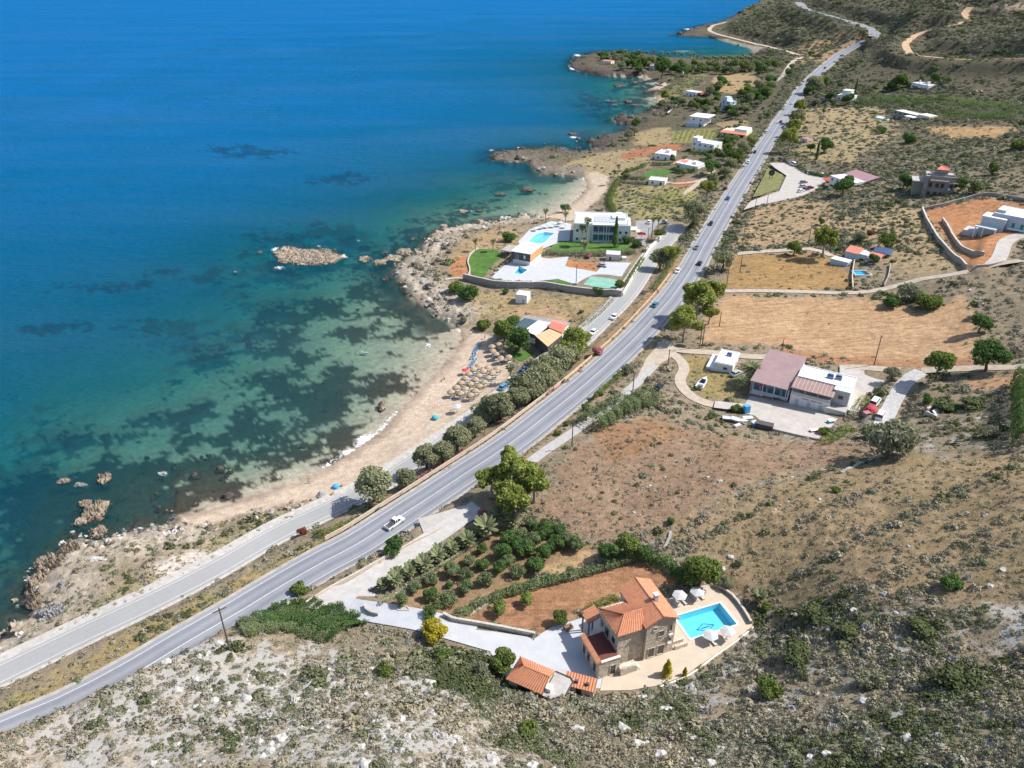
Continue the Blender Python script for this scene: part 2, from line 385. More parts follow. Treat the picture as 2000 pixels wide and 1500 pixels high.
def fit_plane(poly):
    W = [P(a, b) for a, b in poly]
    A = np.array([[w.x, w.y, 1] for w in W]); z = np.array([w.z for w in W])
    c, *_ = np.linalg.lstsq(A, z, rcond=None)
    n = math.hypot(c[0], c[1])
    if n > .07:
        m = A[:, :2].mean(0); c[0] *= .07 / n; c[1] *= .07 / n; c[2] = z.mean() - c[0] * m[0] - c[1] * m[1]
    return c
def on_plane(a, b, c, dz=0.):
    dx, dy, d3 = ray(a, b); t = (c[2] + dz - CAMH) / (d3 - c[0] * dx - c[1] * dy)
    return Vector((dx * t, dy * t, CAMH + d3 * t))
R = np.exp(GL)
hwl = ROADW['highway'][0]; hwn = min(range(len(hwl)), key=lambda i: (hwl[i] - P(560, 1142)).length)
hd, hi_, ht = seg_dist(GX, GY, [(p.x, p.y) for p in hwl[:hwn]])
hp = np.array([(p.x, p.y) for p in hwl]); hv = hp[hi_ + 1] - hp[hi_]; side = (GX - hp[hi_, 0]) * hv[..., 1] - (GY - hp[hi_, 1]) * hv[..., 0]
bank = sstep_(hd, 5.4, 7.2) * (1 - sstep_(hd, 7.5, 32)) * (side > 0) * np.clip((hwn - hi_) / 12, 0, 1) * 5.2
G = G0 + bank
def sstep(t): t = np.clip(t, 0, 1); return t * t * (3 - 2 * t)
def grade(mask_d, z, soft):
    global G
    k = 1 - sstep((mask_d - np.maximum(.7, R * .009 - .3)) / soft)
    G = G * (1 - k) + z * k
PADW = {}
PAVED = np.zeros(G.shape)
for dct in (PADS, LAWNS):
    for k, (s, mt) in dct.items():
        poly = px(s); c = fit_plane(poly)
        if k == 'pool_terrace' or k == 'villa_yard': c = np.array([0, 0, 15.5 if k == 'pool_terrace' else 15.42])
        W = [on_plane(a, b, c) for a, b in poly]
        PADW[k] = (W, c, mt)
        xs = [w.x for w in W]; ys = [w.y for w in W]
        m = (GX > min(xs) - 12) & (GX < max(xs) + 12) & (GY > min(ys) - 12) & (GY < max(ys) + 12)
        d, _, _ = seg_dist(GX[m], GY[m], W, True); ins = inside(GX[m], GY[m], W)
        full = np.full(G.shape, 99.); full[m] = np.where(ins, 0, d)
        grade(full, c[0] * GX + c[1] * GY + c[2] - .10, 4.0)
        PAVED = np.maximum(PAVED, (full < .6).astype(float))
for k, (L, w) in sorted(ROADW.items(), key=lambda kv: kv[0] == 'highway'):
    xs = [p.x for p in L]; ys = [p.y for p in L]
    m = (GX > min(xs) - 15) & (GX < max(xs) + 15) & (GY > min(ys) - 15) & (GY < max(ys) + 15)
    d, i, t = seg_dist(GX[m], GY[m], [(p.x, p.y) for p in L])
    zz = np.array([p.z for p in L]); z = zz[i] * (1 - t) + zz[np.minimum(i + 1, len(zz) - 1)] * t
    full = np.full(G.shape, 99.); full[m] = np.clip(d - w / 2, 0, None); zf = np.zeros(G.shape); zf[m] = z - .14
    grade(full, zf, np.clip(R * .06 - 16, 1.3 if k == 'highway' else 2.0, 20))
    PAVED = np.maximum(PAVED, (full < .9).astype(float))
POOLPX = {'villa_pool': '1321 1203,1405 1178,1440 1219,1346 1248', 'hotel_pool': '1033 469,1046 457,1064 453,1083 455,1066 472,1058 476,1036 475',
          'plunge_pool': '1003 534,1014 520,1031 527,1018 536'}
POOLS = {}
for k, s in POOLPX.items():
    c = PADW['pool_terrace' if k == 'villa_pool' else 'hotel_pool_deck' if k == 'hotel_pool' else 'hotel_terrace'][1]
    W = [on_plane(a, b, c, .05) for a, b in px(s)]
    if k == 'villa_pool':               # true rectangle
        u = (W[1] - W[0] + W[2] - W[3]) / 2; v = (W[3] - W[0] + W[2] - W[1]) / 2; v = v - u * (v.dot(u) / u.dot(u)); m = (W[0] + W[1] + W[2] + W[3]) / 4
        W = [m - u / 2 - v / 2, m + u / 2 - v / 2, m + u / 2 + v / 2, m - u / 2 + v / 2]
    POOLS[k] = W
    d, _, _ = seg_dist(GX, GY, W, True); ins = inside(GX, GY, W) | (d < np.maximum(1.6, R * .011))
    G = np.where(ins, np.minimum(G, W[0].z - 2.4), G)
GRID[0] = G

# ------------------------------------------------------------------ ground colours by zone
TAN, TAN2 = (.30, .215, .115), (.19, .155, .085)
col = np.zeros(G.shape + (3,)); col2 = np.zeros(G.shape + (3,)); rk = np.zeros(G.shape)
col[:] = (.27, .215, .145); col2[:] = (.175, .15, .105)
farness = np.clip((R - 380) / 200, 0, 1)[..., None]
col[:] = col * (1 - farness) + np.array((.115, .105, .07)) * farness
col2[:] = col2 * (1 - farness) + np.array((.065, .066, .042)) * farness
rk += np.clip((hl - 11) / 6, 0, 1) * .3 * (R < 200)
HAZ = 0
RED, RED2 = (.37, .19, .10), (.27, .13, .065)
ZONES = [   # image polygon, main colour, patch colour, softness, rockiness
 ('1045 990,1110 882,1200 838,1280 815,1420 852,1600 862,1760 880,1500 935,1320 1030,1150 1055', (.29, .20, .135), (.215, .14, .09), 5, 0),
 ('1300 1040,1500 940,1760 890,1990 890,2100 960,2100 1180,1700 1180,1480 1180,1330 1080', (.31, .225, .13), (.225, .17, .095), 8, .03),
 ('60 1440,300 1300,440 1265,640 1262,720 1300,900 1350,960 1400,980 1520,0 1520', (.46, .405, .33), (.30, .255, .195), 6, .62),
 ('1160 830,1290 815,1330 850,1200 900', (.31, .18, .10), (.24, .135, .075), 5, 0),
 ('1365 668,1395 602,1422 577,1700 580,1745 594,1800 612,1880 582,1905 602,1915 680,1880 712,1700 712,1540 678', (.45, .295, .17), (.36, .225, .125), 3, 0),
 ('1520 682,1700 700,1890 700,1890 714,1690 716,1560 700', (.38, .20, .11), (.30, .16, .08), 3, 0),
 ('1412 562,1430 497,1590 494,1618 507,1660 530,1668 563', (.36, .22, .095), (.27, .175, .075), 3, 0),
 ('1430 485,1470 410,1560 390,1620 400,1640 430,1580 478', (.38, .27, .16), (.28, .205, .12), 4, 0),
 ('1540 290,1560 300,1620 318,1650 312,1600 290', (.36, .28, .13), (.28, .22, .10), 4, 0),
 ('1570 210,1720 210,1760 260,1660 320,1560 290,1550 250', (.36, .275, .155), (.26, .21, .12), 8, 0),
 ('1800 248,1990 245,1950 268,1850 268', (.42, .27, .13), (.33, .22, .11), 6, 0),
 ('1600 440,1760 400,1830 420,1880 520,1760 540,1700 470', (.40, .295, .17), (.29, .225, .13), 6, 0),
 ('1802 413,1890 392,1930 386,2000 398,2100 400,2100 455,1960 470,1950 510,1925 524,1888 522,1850 470', (.44, .22, .11), (.36, .17, .08), 2, 0),
 ('1890 740,2000 730,2010 752,1900 765', (.40, .26, .15), (.33, .18, .10), 4, 0),
 ('1330 690,1400 696,1470 740,1440 785,1390 780,1350 760,1335 730', (.30, .22, .10), (.22, .19, .075), 3, 0),
 ('880 1206,1000 1156,1120 1122,1242 1094,1330 1132,1325 1152,1240 1142,1200 1182,1140 1192,1090 1230,1046 1241,985 1226', (.34, .185, .105), (.27, .14, .075), 1.2, 0),
 ('742 1186,850 1112,1000 1022,1150 1062,1165 1092,1080 1116,960 1172,870 1202,820 1216', (.28, .185, .11), (.20, .135, .08), 1.5, 0),
 ('1065 1112,1130 1072,1170 1090,1160 1100,1080 1125', (.42, .29, .16), (.36, .25, .13), 2, 0),
 ('1195 398,1204 366,1290 360,1362 356,1362 385,1330 422,1250 432', (.155, .17, .06), (.34, .27, .135), 4, 0),
 ('1080 330,1160 300,1240 290,1280 322,1210 345,1150 340,1110 335', (.33, .25, .145), (.25, .205, .115), 4, 0),
 ('1208 303,1285 282,1330 282,1330 292,1286 300,1218 313', (.35, .15, .08), (.30, .13, .065), 2, 0),
 ('1314 354,1364 351,1360 364,1318 366', (.35, .15, .08), (.30, .13, .065), 2, 0),
 ('1312 256,1395 250,1403 272,1312 280', (.27, .24, .10), (.17, .17, .07), 2, 0),
 ('1240 255,1310 248,1310 282,1240 284', (.32, .245, .135), (.26, .205, .11), 4, 0),
 ('1400 240,1460 235,1465 250,1400 252', (.32, .24, .13), (.26, .20, .11), 3, 0),
 ('1390 150,1470 140,1490 160,1440 185,1395 178', (.37, .26, .14), (.28, .21, .11), 5, 0),
 ('1290 185,1310 150,1380 145,1370 165,1310 195', (.17, .165, .075), (.24, .20, .10), 5, 0),
 ('880 490,950 448,1020 445,1010 470,960 488,905 545,880 545', (.37, .25, .14), (.28, .22, .12), 3, 0),
 ('884 510,905 498,915 505,912 540,890 543,878 530', (.45, .21, .10), (.38, .17, .08), 1.5, 0),
 ('1100 508,1165 512,1165 532,1104 522', (.45, .22, .09), (.38, .17, .08), 1.5, 0),
 ('870 590,960 570,1210 580,1150 630,1100 640,1000 625,940 625', (.36, .26, .145), (.27, .22, .115), 4, 0),
 ('980 600,1080 605,1120 620,1060 628', (.42, .27, .16), (.36, .25, .14), 3, 0),
 ('150 1195,300 1110,500 1010,640 985,480 1080,300 1160,100 1260,20 1300', (.35, .285, .17), (.24, .215, .12), 4, .15),
 ('0 1290,200 1195,330 1125,400 1105,330 1145,150 1235,0 1312', (.52, .46, .40), (.44, .38, .32), 1.5, 0),
 ('300 1100,380 1075,430 1080,420 1100,320 1150', (.55, .49, .43), (.47, .40, .34), 2, 0),
 ('0 1380,200 1270,450 1140,620 1050,700 1005,710 1030,560 1115,300 1250,0 1410', (.33, .24, .115), (.235, .20, .085), 2.5, 0),
 ('800 960,960 850,1100 740,1200 640,1290 545,1330 490,1340 500,1310 560,1215 660,1090 760,900 910,800 985', (.36, .23, .135), (.27, .19, .10), 2.0, 0),
 ('1010 900,1130 810,1240 710,1290 660,1280 650,1190 725,1080 810,990 890', (.36, .25, .14), (.26, .21, .11), 2.0, 0),
 ('1540 96,1640 72,1690 70,1660 95,1600 125,1560 120', (.33, .225, .13), (.24, .17, .10), 8, 0),
 ('1690 70,1650 60,1630 64,1680 80', (.40, .25, .15), (.34, .21, .12), 6, 0),
 ('1930 15,2000 5,2010 16,1950 24', (.44, .33, .24), (.36, .27, .19), 8, 0),
 ('1945 1190,2010 1180,2010 1245,1960 1235', (.50, .46, .40), (.40, .36, .30), 4, .5),
 ('1150 1370,1300 1350,1400 1310,1470 1235,1485 1245,1430 1320,1320 1375,1180 1395', (.40, .375, .34), (.30, .28, .245), 2, .45),
]
PL = np.zeros(G.shape)
for s, c1, c2, soft, rr in ZONES:
    W = [P(a, b) for a, b in px(s)]
    xs = [w.x for w in W]; ys = [w.y for w in W]; pad = soft * 2 + 4
    m = (GX > min(xs) - pad) & (GX < max(xs) + pad) & (GY > min(ys) - pad) & (GY < max(ys) + pad)
    if not m.any(): continue
    d, _, _ = seg_dist(GX[m], GY[m], W, True); d = np.where(inside(GX[m], GY[m], W), -d, d)
    d = d + (fbm(GX[m], GY[m], .35, 3, 21) - .5) * soft * 2.4
    k = (1 - sstep((d + soft * .5) / soft))[:, None]
    col[m] = col[m] * (1 - k) + np.array(c1) * k; col2[m] = col2[m] * (1 - k) + np.array(c2) * k
    rk[m] = rk[m] * (1 - k[:, 0]) + rr * k[:, 0]; PL[m] = PL[m] * (1 - k[:, 0]) + (1. if c1[0] > .335 and rr == 0 else .35) * k[:, 0]
# rocky foreshore
k = np.clip(rocky * 1.5, 0, 1)[..., None] * (SD > 0)[..., None] * (1 - PAVED)[..., None]
near_w = np.clip((R - 400) / 160, 0, 1)[..., None]
rock_c = np.array((.46, .40, .32)) * (1 - near_w) + np.array((.10, .088, .08)) * near_w
rock_c2 = np.array((.26, .22, .17)) * (1 - near_w) + np.array((.04, .036, .033)) * near_w
col = col * (1 - k) + rock_c * k; col2 = col2 * (1 - k) + rock_c2 * k
wetk = (np.clip(1 - SD / 3.2, 0, 1) * (SD > 0) * (1 - np.clip(ISB * 3, 0, 1)))[..., None]; col = col * (1 - .68 * wetk); col2 = col2 * (1 - .68 * wetk)
# sand
for s in ('330 1034,345 1006,500 963,600 932,690 877,780 800,850 725,903 650,905 640,930 648,962 655,985 690,1000 720,985 760,930 800,900 830,830 882,760 916,660 962,560 986,460 1006,400 1026',
          '1050 424,1100 410,1130 386,1148 365,1140 345,1160 333,1190 345,1186 372,1150 406,1110 431',
          '1275 218,1290 205,1300 196,1290 185,1275 184', '1262 178,1270 160,1310 160,1300 176'):
    W = [P(a, b) for a, b in px(s)]
    d, _, _ = seg_dist(GX, GY, W, True); d = np.where(inside(GX, GY, W), -d, d) + (fbm(GX, GY, .3, 3, 8) - .5) * 3
    k = (1 - sstep((d + 1) / 2))[..., None] * (SD > -.5)[..., None]
    wet = np.clip(1 - SD / 4.5 + (fbm(GX, GY, .15, 2, 2) - .5), 0, 1)[..., None]
    sc = np.array((.52, .415, .315)) * (1 - wet) + np.array((.28, .22, .165)) * wet
    col = col * (1 - k) + sc * k; col2 = col2 * (1 - k) + sc * .86 * k; rk = rk * (1 - k[..., 0])
# sea bed: pale sand, dark weed and drowned rock
WEED = np.zeros(G.shape)
for s in ('657 719 30 25,642 750 34 26,628 785 62 38,565 770 40 22,525 740 32 24,575 782 40 20,490 802 66 26,540 820 66 22,678 790 40 20,600 820 60 22,640 850 66 30,590 868 60 26,560 850 44 22,705 734 60 7,800 596 42 9,768 588 40 14,812 622 16 14,600 692 26 8,567 653 46 8,510 672 66 13,800 770 26 8,618 584 62 18,555 592 84 26,780 572 30 16,195 839 92 13,300 809 66 11,350 800 50 12,525 862 64 26,420 845 84 18,470 880 44 18,380 905 80 20,650 905 36 10,420 960 60 24,330 985 70 22,230 1000 60 40,140 1020 60 30,110 960 60 30,300 905 70 22,200 930 70 20,60 1060 50 40,30 1150 50 50,20 1000 40 60,0 940 30 30,830 545 50 24,730 560 60 16,700 480 70 30,600 470 110 40,560 520 90 26,800 455 80 30,870 420 60 16,920 395 60 14,760 500 60 26,690 640 60 10,740 650 50 10,830 660 40 6,720 760 46 10,760 690 40 6,850 580 40 10,480 640 70 20,400 690 70 16,330 640 90 18,250 560 80 16,120 640 60 12,100 560 50 10,430 540 90 22,330 530 70 12,500 300 70 10,440 290 50 8,660 350 80 12,980 350 60 12,1040 320 60 10,1180 200 60 20,1230 195 50 20,1240 165 50 10,1150 265 40 12,1000 300 70 10,1180 225 40 8').split(','):
    a, b, rx, ry = (float(v) for v in s.split())
    p = at_z(a, b, 0); sx = ppm(p); mx = rx / sx; my = abs(at_z(a, b - ry, 0).y - at_z(a, b + ry, 0).y) / 2
    q = ((GX - p.x) / mx) ** 2 + ((GY - p.y) / my) ** 2
    WEED = np.maximum(WEED, np.exp(-q * .9))
rgw = [at_z(a, b, 0) for a, b in px('60 800,300 690,470 620,700 545,830 560,850 620,800 720,740 800,640 900,450 960,250 1050,60 1180,-80 1200,-80 900')]
rd_, _, _ = seg_dist(GX, GY, rgw, True); reg = sstep_(np.where(inside(GX, GY, rgw), rd_, -rd_), -8, 14)
rfw = [at_z(a, b, 0) for a, b in px('40 930,120 905,260 885,430 885,500 940,460 975,330 1012,240 1040,150 1056,60 1100,20 1000')]
rd_, _, _ = seg_dist(GX, GY, rfw, True); reef = sstep_(np.where(inside(GX, GY, rfw), rd_, -rd_), -4, 8)
wn_ = (fbm(GX, GY, .12, 4, 31) - .5) * 1.7 + (fbm(GX, GY, .55, 4, 33) - .5) * 1.3; wn_ *= np.clip(np.maximum((9 - dp) / 4, WEED * 3), 0, 1)
WEED = sstep((WEED * .66 + reg * .24 + reef * .62 + wn_ - .36) / .20) * (SD < 0) * .96
WEED = np.where(SD < 0, np.maximum(WEED, SUBROCK * .9), 0)
sea = (SD <= 0)[..., None]
deepr = np.clip(dp / 4, 0, 1)[..., None]
wdc = np.array((.013, .016, .015)) + np.array((.05, .03, .016)) * (reef * rid)[..., None]
bed = np.array((.47, .405, .31)) * (1 - WEED[..., None]) + wdc * WEED[..., None]
col = np.where(sea, bed, col); col2 = np.where(sea, bed * .72, col2); rk = np.where(SD <= 0, 0, rk)

# ------------------------------------------------------------------ ground mesh
def set_attr(me, name, typ, data):
    a = me.attributes.new(name, typ, 'POINT')
    a.data.foreach_set('color' if typ == 'FLOAT_COLOR' else 'value', np.asarray(data, dtype=np.float32).ravel())
def rgba(c): return np.concatenate([c, np.ones(c.shape[:-1] + (1,))], -1)
II = np.arange(NA * NR).reshape(NR, NA)
QUADS = np.stack([II[:-1, :-1], II[:-1, 1:], II[1:, 1:], II[1:, :-1]], -1).reshape(-1, 4)
def sub_mesh(name, mask, Z, smooth=True):
    fm = mask[:-1, :-1] | mask[:-1, 1:] | mask[1:, 1:] | mask[1:, :-1]
    F = QUADS[fm.ravel()]; used = np.unique(F); rem = np.full(NA * NR, -1); rem[used] = np.arange(len(used))
    V = np.stack([GX, GY, Z], -1).reshape(-1, 3)[used]
    me = np_mesh(name, V, rem[F][:, ::-1], smooth)
    return me, used
gm, nt, bs = new_mat('ground')
pos = N(nt, 'NewGeometry').outputs['Position']
a1 = N(nt, 'Attribute', attribute_name='Col').outputs[0]; a2 = N(nt, 'Attribute', attribute_name='Colb').outputs[0]; a3 = N(nt, 'Attribute', attribute_name='rk').outputs[2]
big = noise(nt, .07, 5, pos, .62); mid = noise(nt, .55, 5, pos, .65); fine = noise(nt, 3.2, 4, pos, .7)
f = math_node(nt, 'ADD', math_node(nt, 'MULTIPLY', big, .45), math_node(nt, 'ADD', math_node(nt, 'MULTIPLY', mid, .35), math_node(nt, 'MULTIPLY', fine, .2)))
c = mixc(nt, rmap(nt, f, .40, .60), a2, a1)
c = mixc(nt, rmap(nt, noise(nt, .9, 3, pos), .3, .7, .0, .2), c, mixc(nt, .55, c, (.36, .2, .11)))
pl = N(nt, 'Attribute', attribute_name='pl').outputs[2]; mpp = N(nt, 'Mapping'); mpp.inputs['Scale'].default_value = (.05, .75, 1); mpp.inputs['Rotation'].default_value = (0, 0, math.radians(9)); nt.links.new(pos, mpp.inputs[0])
fur = rmap(nt, noise(nt, 1.3, 4, mpp.outputs[0], .6), .35, .65, -.24, .14)
br = math_node(nt, 'ADD', math_node(nt, 'MULTIPLY', rmap(nt, fine, .3, .7), .7), math_node(nt, 'ADD', math_node(nt, 'MULTIPLY', rmap(nt, mid, .3, .7), .35), math_node(nt, 'ADD', math_node(nt, 'MULTIPLY', fur, pl), .46)))
vm = N(nt, 'VectorMath', operation='SCALE'); nt.links.new(c, vm.inputs[0]); nt.links.new(br, vm.inputs['Scale'])
vo = N(nt, 'TexVoronoi'); vo.inputs['Scale'].default_value = .8; nt.links.new(pos, vo.inputs['Vector'])
rn = math_node(nt, 'ADD', noise(nt, .22, 4, pos, .6), math_node(nt, 'MULTIPLY', fine, .35))
rmask = rmap(nt, math_node(nt, 'ADD', rn, math_node(nt, 'MULTIPLY', a3, .5)), .86, 1.0)
c = mixc(nt, math_node(nt, 'MULTIPLY', rmask, rmap(nt, a3, 0, .1)), vm.outputs[0], mixc(nt, fine, (.26, .24, .215), (.50, .475, .44)))
nt.links.new(c, bs.inputs['Base Color']); bs.inputs['Roughness'].default_value = .95; bs.inputs['Specular IOR Level'].default_value = .1
bp = N(nt, 'Bump'); bp.inputs['Strength'].default_value = .8; bp.inputs['Distance'].default_value = .35
nt.links.new(math_node(nt, 'ADD', math_node(nt, 'MULTIPLY', mid, .6), math_node(nt, 'MULTIPLY', fine, .4)), bp.inputs['Height'])
nt.links.new(bp.outputs[0], bs.inputs['Normal'])
me, used = sub_mesh('ground', (SD > -170) | (dp < 12), G)
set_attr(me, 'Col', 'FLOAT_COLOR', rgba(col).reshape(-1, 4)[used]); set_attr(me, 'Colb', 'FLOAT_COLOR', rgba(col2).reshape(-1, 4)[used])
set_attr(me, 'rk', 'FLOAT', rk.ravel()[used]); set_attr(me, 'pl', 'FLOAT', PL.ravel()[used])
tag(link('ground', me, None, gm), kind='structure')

# ------------------------------------------------------------------ sea
sm, nt, bs = new_mat('sea_water'); nt.nodes.remove(bs)
pos = N(nt, 'NewGeometry').outputs['Position']
ad = N(nt, 'Attribute', attribute_name='depth').outputs[2]; af = N(nt, 'Attribute', attribute_name='foam').outputs[2]; aw = N(nt, 'Attribute', attribute_name='weed').outputs[2]
ramp = N(nt, 'ValToRGB'); cr = ramp.color_ramp
for t, cc in ((0., (.13, .145, .115)), (.05, (.022, .120, .122)), (.11, (.002, .112, .150)), (.22, (.001, .098, .180)), (.45, (.001, .100, .225)), (1., (.004, .118, .31))):
    e = cr.elements.new(t) if t not in (0., 1.) else cr.elements[0 if t == 0. else -1]
    e.color = (*cc, 1)
nl = noise(nt, .012, 4, pos, .6)
dn = math_node(nt, 'MULTIPLY', ad, rmap(nt, nl, .3, .7, .8, 1.25))
nt.links.new(math_node(nt, 'DIVIDE', dn, 36.), ramp.inputs[0])
wc = mixc(nt, math_node(nt, 'MULTIPLY', aw, .62), ramp.outputs[0], (.002, .035, .075))
dif = N(nt, 'BsdfDiffuse'); nt.links.new(wc, dif.inputs[0])
trc = N(nt, 'CombineColor')
for i, kk in enumerate((.26, .075, .105)):
    nt.links.new(math_node(nt, 'POWER', math.exp(-kk), ad), trc.inputs[i])
tr = N(nt, 'BsdfTransparent'); nt.links.new(trc.outputs[0], tr.inputs[0])
body = N(nt, 'MixShader'); nt.links.new(rmap(nt, math_node(nt, 'SUBTRACT', 1., math_node(nt, 'POWER', math.exp(-1 / 5.5), ad)), 0, 1, .05, 1.), body.inputs[0])
nt.links.new(tr.outputs[0], body.inputs[1]); nt.links.new(dif.outputs[0], body.inputs[2])
mp = N(nt, 'Mapping'); mp.inputs['Scale'].default_value = (.55, 1.5, 1); mp.inputs['Rotation'].default_value = (0, 0, math.radians(12)); nt.links.new(pos, mp.inputs[0])
wv = math_node(nt, 'ADD', math_node(nt, 'MULTIPLY', noise(nt, .10, 3, mp.outputs[0]), 1.6), math_node(nt, 'MULTIPLY', noise(nt, .42, 5, mp.outputs[0], .65), 1.1))
bp = N(nt, 'Bump'); bp.inputs['Strength'].default_value = 1.; bp.inputs['Distance'].default_value = 1.5; nt.links.new(wv, bp.inputs['Height'])
mp2 = N(nt, 'Mapping'); mp2.inputs['Scale'].default_value = (.0035, .022, 1); mp2.inputs['Rotation'].default_value = (0, 0, math.radians(-14)); nt.links.new(pos, mp2.inputs[0])
slick = rmap(nt, noise(nt, 1., 5, mp2.outputs[0], .6), .42, .72, .02, .075)
gl = N(nt, 'BsdfGlossy'); gl.inputs['Roughness'].default_value = .16; nt.links.new(bp.outputs[0], gl.inputs['Normal'])
nt.links.new(bp.outputs[0], dif.inputs['Normal'])
fr = N(nt, 'Fresnel'); fr.inputs[0].default_value = 1.33; nt.links.new(bp.outputs[0], fr.inputs['Normal'])
surf = N(nt, 'MixShader'); nt.links.new(math_node(nt, 'MINIMUM', math_node(nt, 'MULTIPLY', fr.outputs[0], .6), slick), surf.inputs[0]); nt.links.new(body.outputs[0], surf.inputs[1]); nt.links.new(gl.outputs[0], surf.inputs[2])
fo = N(nt, 'BsdfDiffuse'); fo.inputs[0].default_value = (.80, .82, .82, 1)
fs = N(nt, 'MixShader')
fn = math_node(nt, 'ADD', noise(nt, 1.1, 5, pos, .7), math_node(nt, 'MULTIPLY', af, .55))
nt.links.new(math_node(nt, 'MULTIPLY', rmap(nt, fn, .74, .86), rmap(nt, af, .02, .2)), fs.inputs[0]); nt.links.new(surf.outputs[0], fs.inputs[1]); nt.links.new(fo.outputs[0], fs.inputs[2])
nt.links.new(fs.outputs[0], nt.nodes['Material Output'].inputs[0])
me, used = sub_mesh('sea', SD < 3, np.zeros(G.shape))
depth = np.clip(-G, 0, 40); depth = np.where(SD < -90, dp, depth); depth = np.clip(depth, 0, 60)
FOAM = np.exp(-((SD + .8) / .9) ** 2) * .62 * np.clip(ISB * 2, 0, 1) * (fbm(GX, GY, .05, 2, 77) > .42)
for a, b, rx, ry, s in ((720, 860, 30, 14, .95), (690, 885, 30, 10, .85), (755, 838, 22, 10, .75), (650, 912, 30, 7, .7), (836, 675, 7, 5, .8), (538, 487, 10, 5, .8), (545, 523, 14, 4, .7), (960, 293, 8, 3, .6), (1128, 108, 10, 3, .7), (1118, 134, 8, 4, .7), (1208, 237, 10, 3, .6), (1120, 268, 10, 3, .7), (1190, 197, 12, 2, .6), (1345, 57, 12, 2, .7), (560, 950, 16, 5, .5), (150, 945, 10, 5, .5), (345, 915, 10, 4, .5), (1335, 100, 30, 2, .5), (920, 412, 10, 3, .5), (700, 470, 8, 3, .5)):
    p = at_z(a, b, 0); mx = rx / ppm(p); my = abs(at_z(a, b - ry, 0).y - at_z(a, b + ry, 0).y) / 2
    FOAM = np.maximum(FOAM, s * np.exp(-((GX - p.x) / mx) ** 2 - ((GY - p.y) / my) ** 2))
FOAM = np.maximum(FOAM, np.exp(-((SD + 1.2) / 1.0) ** 2) * .45 * (1 - np.clip(ISB * 3, 0, 1)) * (fbm(GX, GY, .04, 2, 70) > .56))
set_attr(me, 'depth', 'FLOAT', depth.ravel()[used]); set_attr(me, 'foam', 'FLOAT', FOAM.ravel()[used]); set_attr(me, 'weed', 'FLOAT', (WEED * np.clip(depth / 4, 0, 1)).ravel()[used])
# the open sea goes on to the horizon
b = len(me.vertices)
seao = tag(link('sea', me, None, sm), kind='structure')
ring = []
for r in (3590, 6000, 12000, 30000, 58000):
    for k in range(41):
        a = math.radians(-75) + math.radians(150) * k / 40; ring.append((r * math.sin(a), r * math.cos(a), -.25 if r < 4000 else -.3))
Fr = [(i * 41 + k, i * 41 + k + 1, (i + 1) * 41 + k + 1, (i + 1) * 41 + k) for i in range(4) for k in range(40)]
me2 = np_mesh('open_sea', ring, np.array(Fr)[:, ::-1]); set_attr(me2, 'depth', 'FLOAT', np.full(len(ring), 40.)); set_attr(me2, 'foam', 'FLOAT', np.zeros(len(ring))); set_attr(me2, 'weed', 'FLOAT', np.zeros(len(ring)))
tag(link('open_sea', me2, None, sm), kind='structure')

# ------------------------------------------------------------------ road surfaces, markings, paved areas
def asphalt(name, c1, c2, streak=.25):
    m, nt, bs = new_mat(name); MATS[name] = m
    pos = N(nt, 'NewGeometry').outputs['Position']; uv = N(nt, 'Attribute', attribute_name='across').outputs[2]
    w = math_node(nt, 'MULTIPLY', math_node(nt, 'SINE', math_node(nt, 'MULTIPLY', uv, 25.1)), .5)
    n1 = noise(nt, .09, 5, pos, .65); n2 = noise(nt, 1.6, 4, pos, .65)
    f = math_node(nt, 'ADD', math_node(nt, 'MULTIPLY', w, streak), math_node(nt, 'ADD', math_node(nt, 'MULTIPLY', n1, .7), math_node(nt, 'MULTIPLY', n2, .5)))
    nt.links.new(mixc(nt, rmap(nt, f, .3, .9), c2, c1), bs.inputs['Base Color']); bs.inputs['Roughness'].default_value = .85; bs.inputs['Specular IOR Level'].default_value = .25
    return m
asphalt('highway_asphalt', (.26, .265, .285), (.175, .18, .205), .4)
asphalt('old_asphalt', (.34, .335, .33), (.28, .275, .27), .1)
M('line_paint', (.55, .55, .54), .7, .15, 2)
M('lane_concrete', (.40, .38, .36), .9, .14, .8, .02)
M('pale_concrete', (.45, .41, .37), .9, .14, .5, .02)
M('white_concrete', (.47, .475, .49), .9, .08, .4, .01)
M('cream_paving', (.52, .43, .335), .85, .08, .6, .01)
M('grey_asphalt', (.30, .295, .29), .9, .18, .5)
M('beige_dirt', (.45, .37, .29), .95, .18, .7, .05)
M('dirt', (.44, .36, .28), .95, .18, .5, .05)
M('orange_dirt', (.50, .33, .20), .95, .2, .5, .05)
M('gravel', (.42, .41, .40), .95, .22, 1.2, .05)
M('drive_concrete', (.46, .435, .41), .9, .12, .6, .02)
M('gravel_pale', (.45, .415, .38), .95, .2, .8, .04)
M('shoulder', (.36, .33, .30), .95, .2, .6, .04)
M('lawn', (.075, .155, .028), .9, .3, .35, .05, None, 0, 9)
M('dry_lawn', (.19, .19, .07), .9, .3, .4, .05)
M('court', (.22, .42, .33), .8, .16, .3)
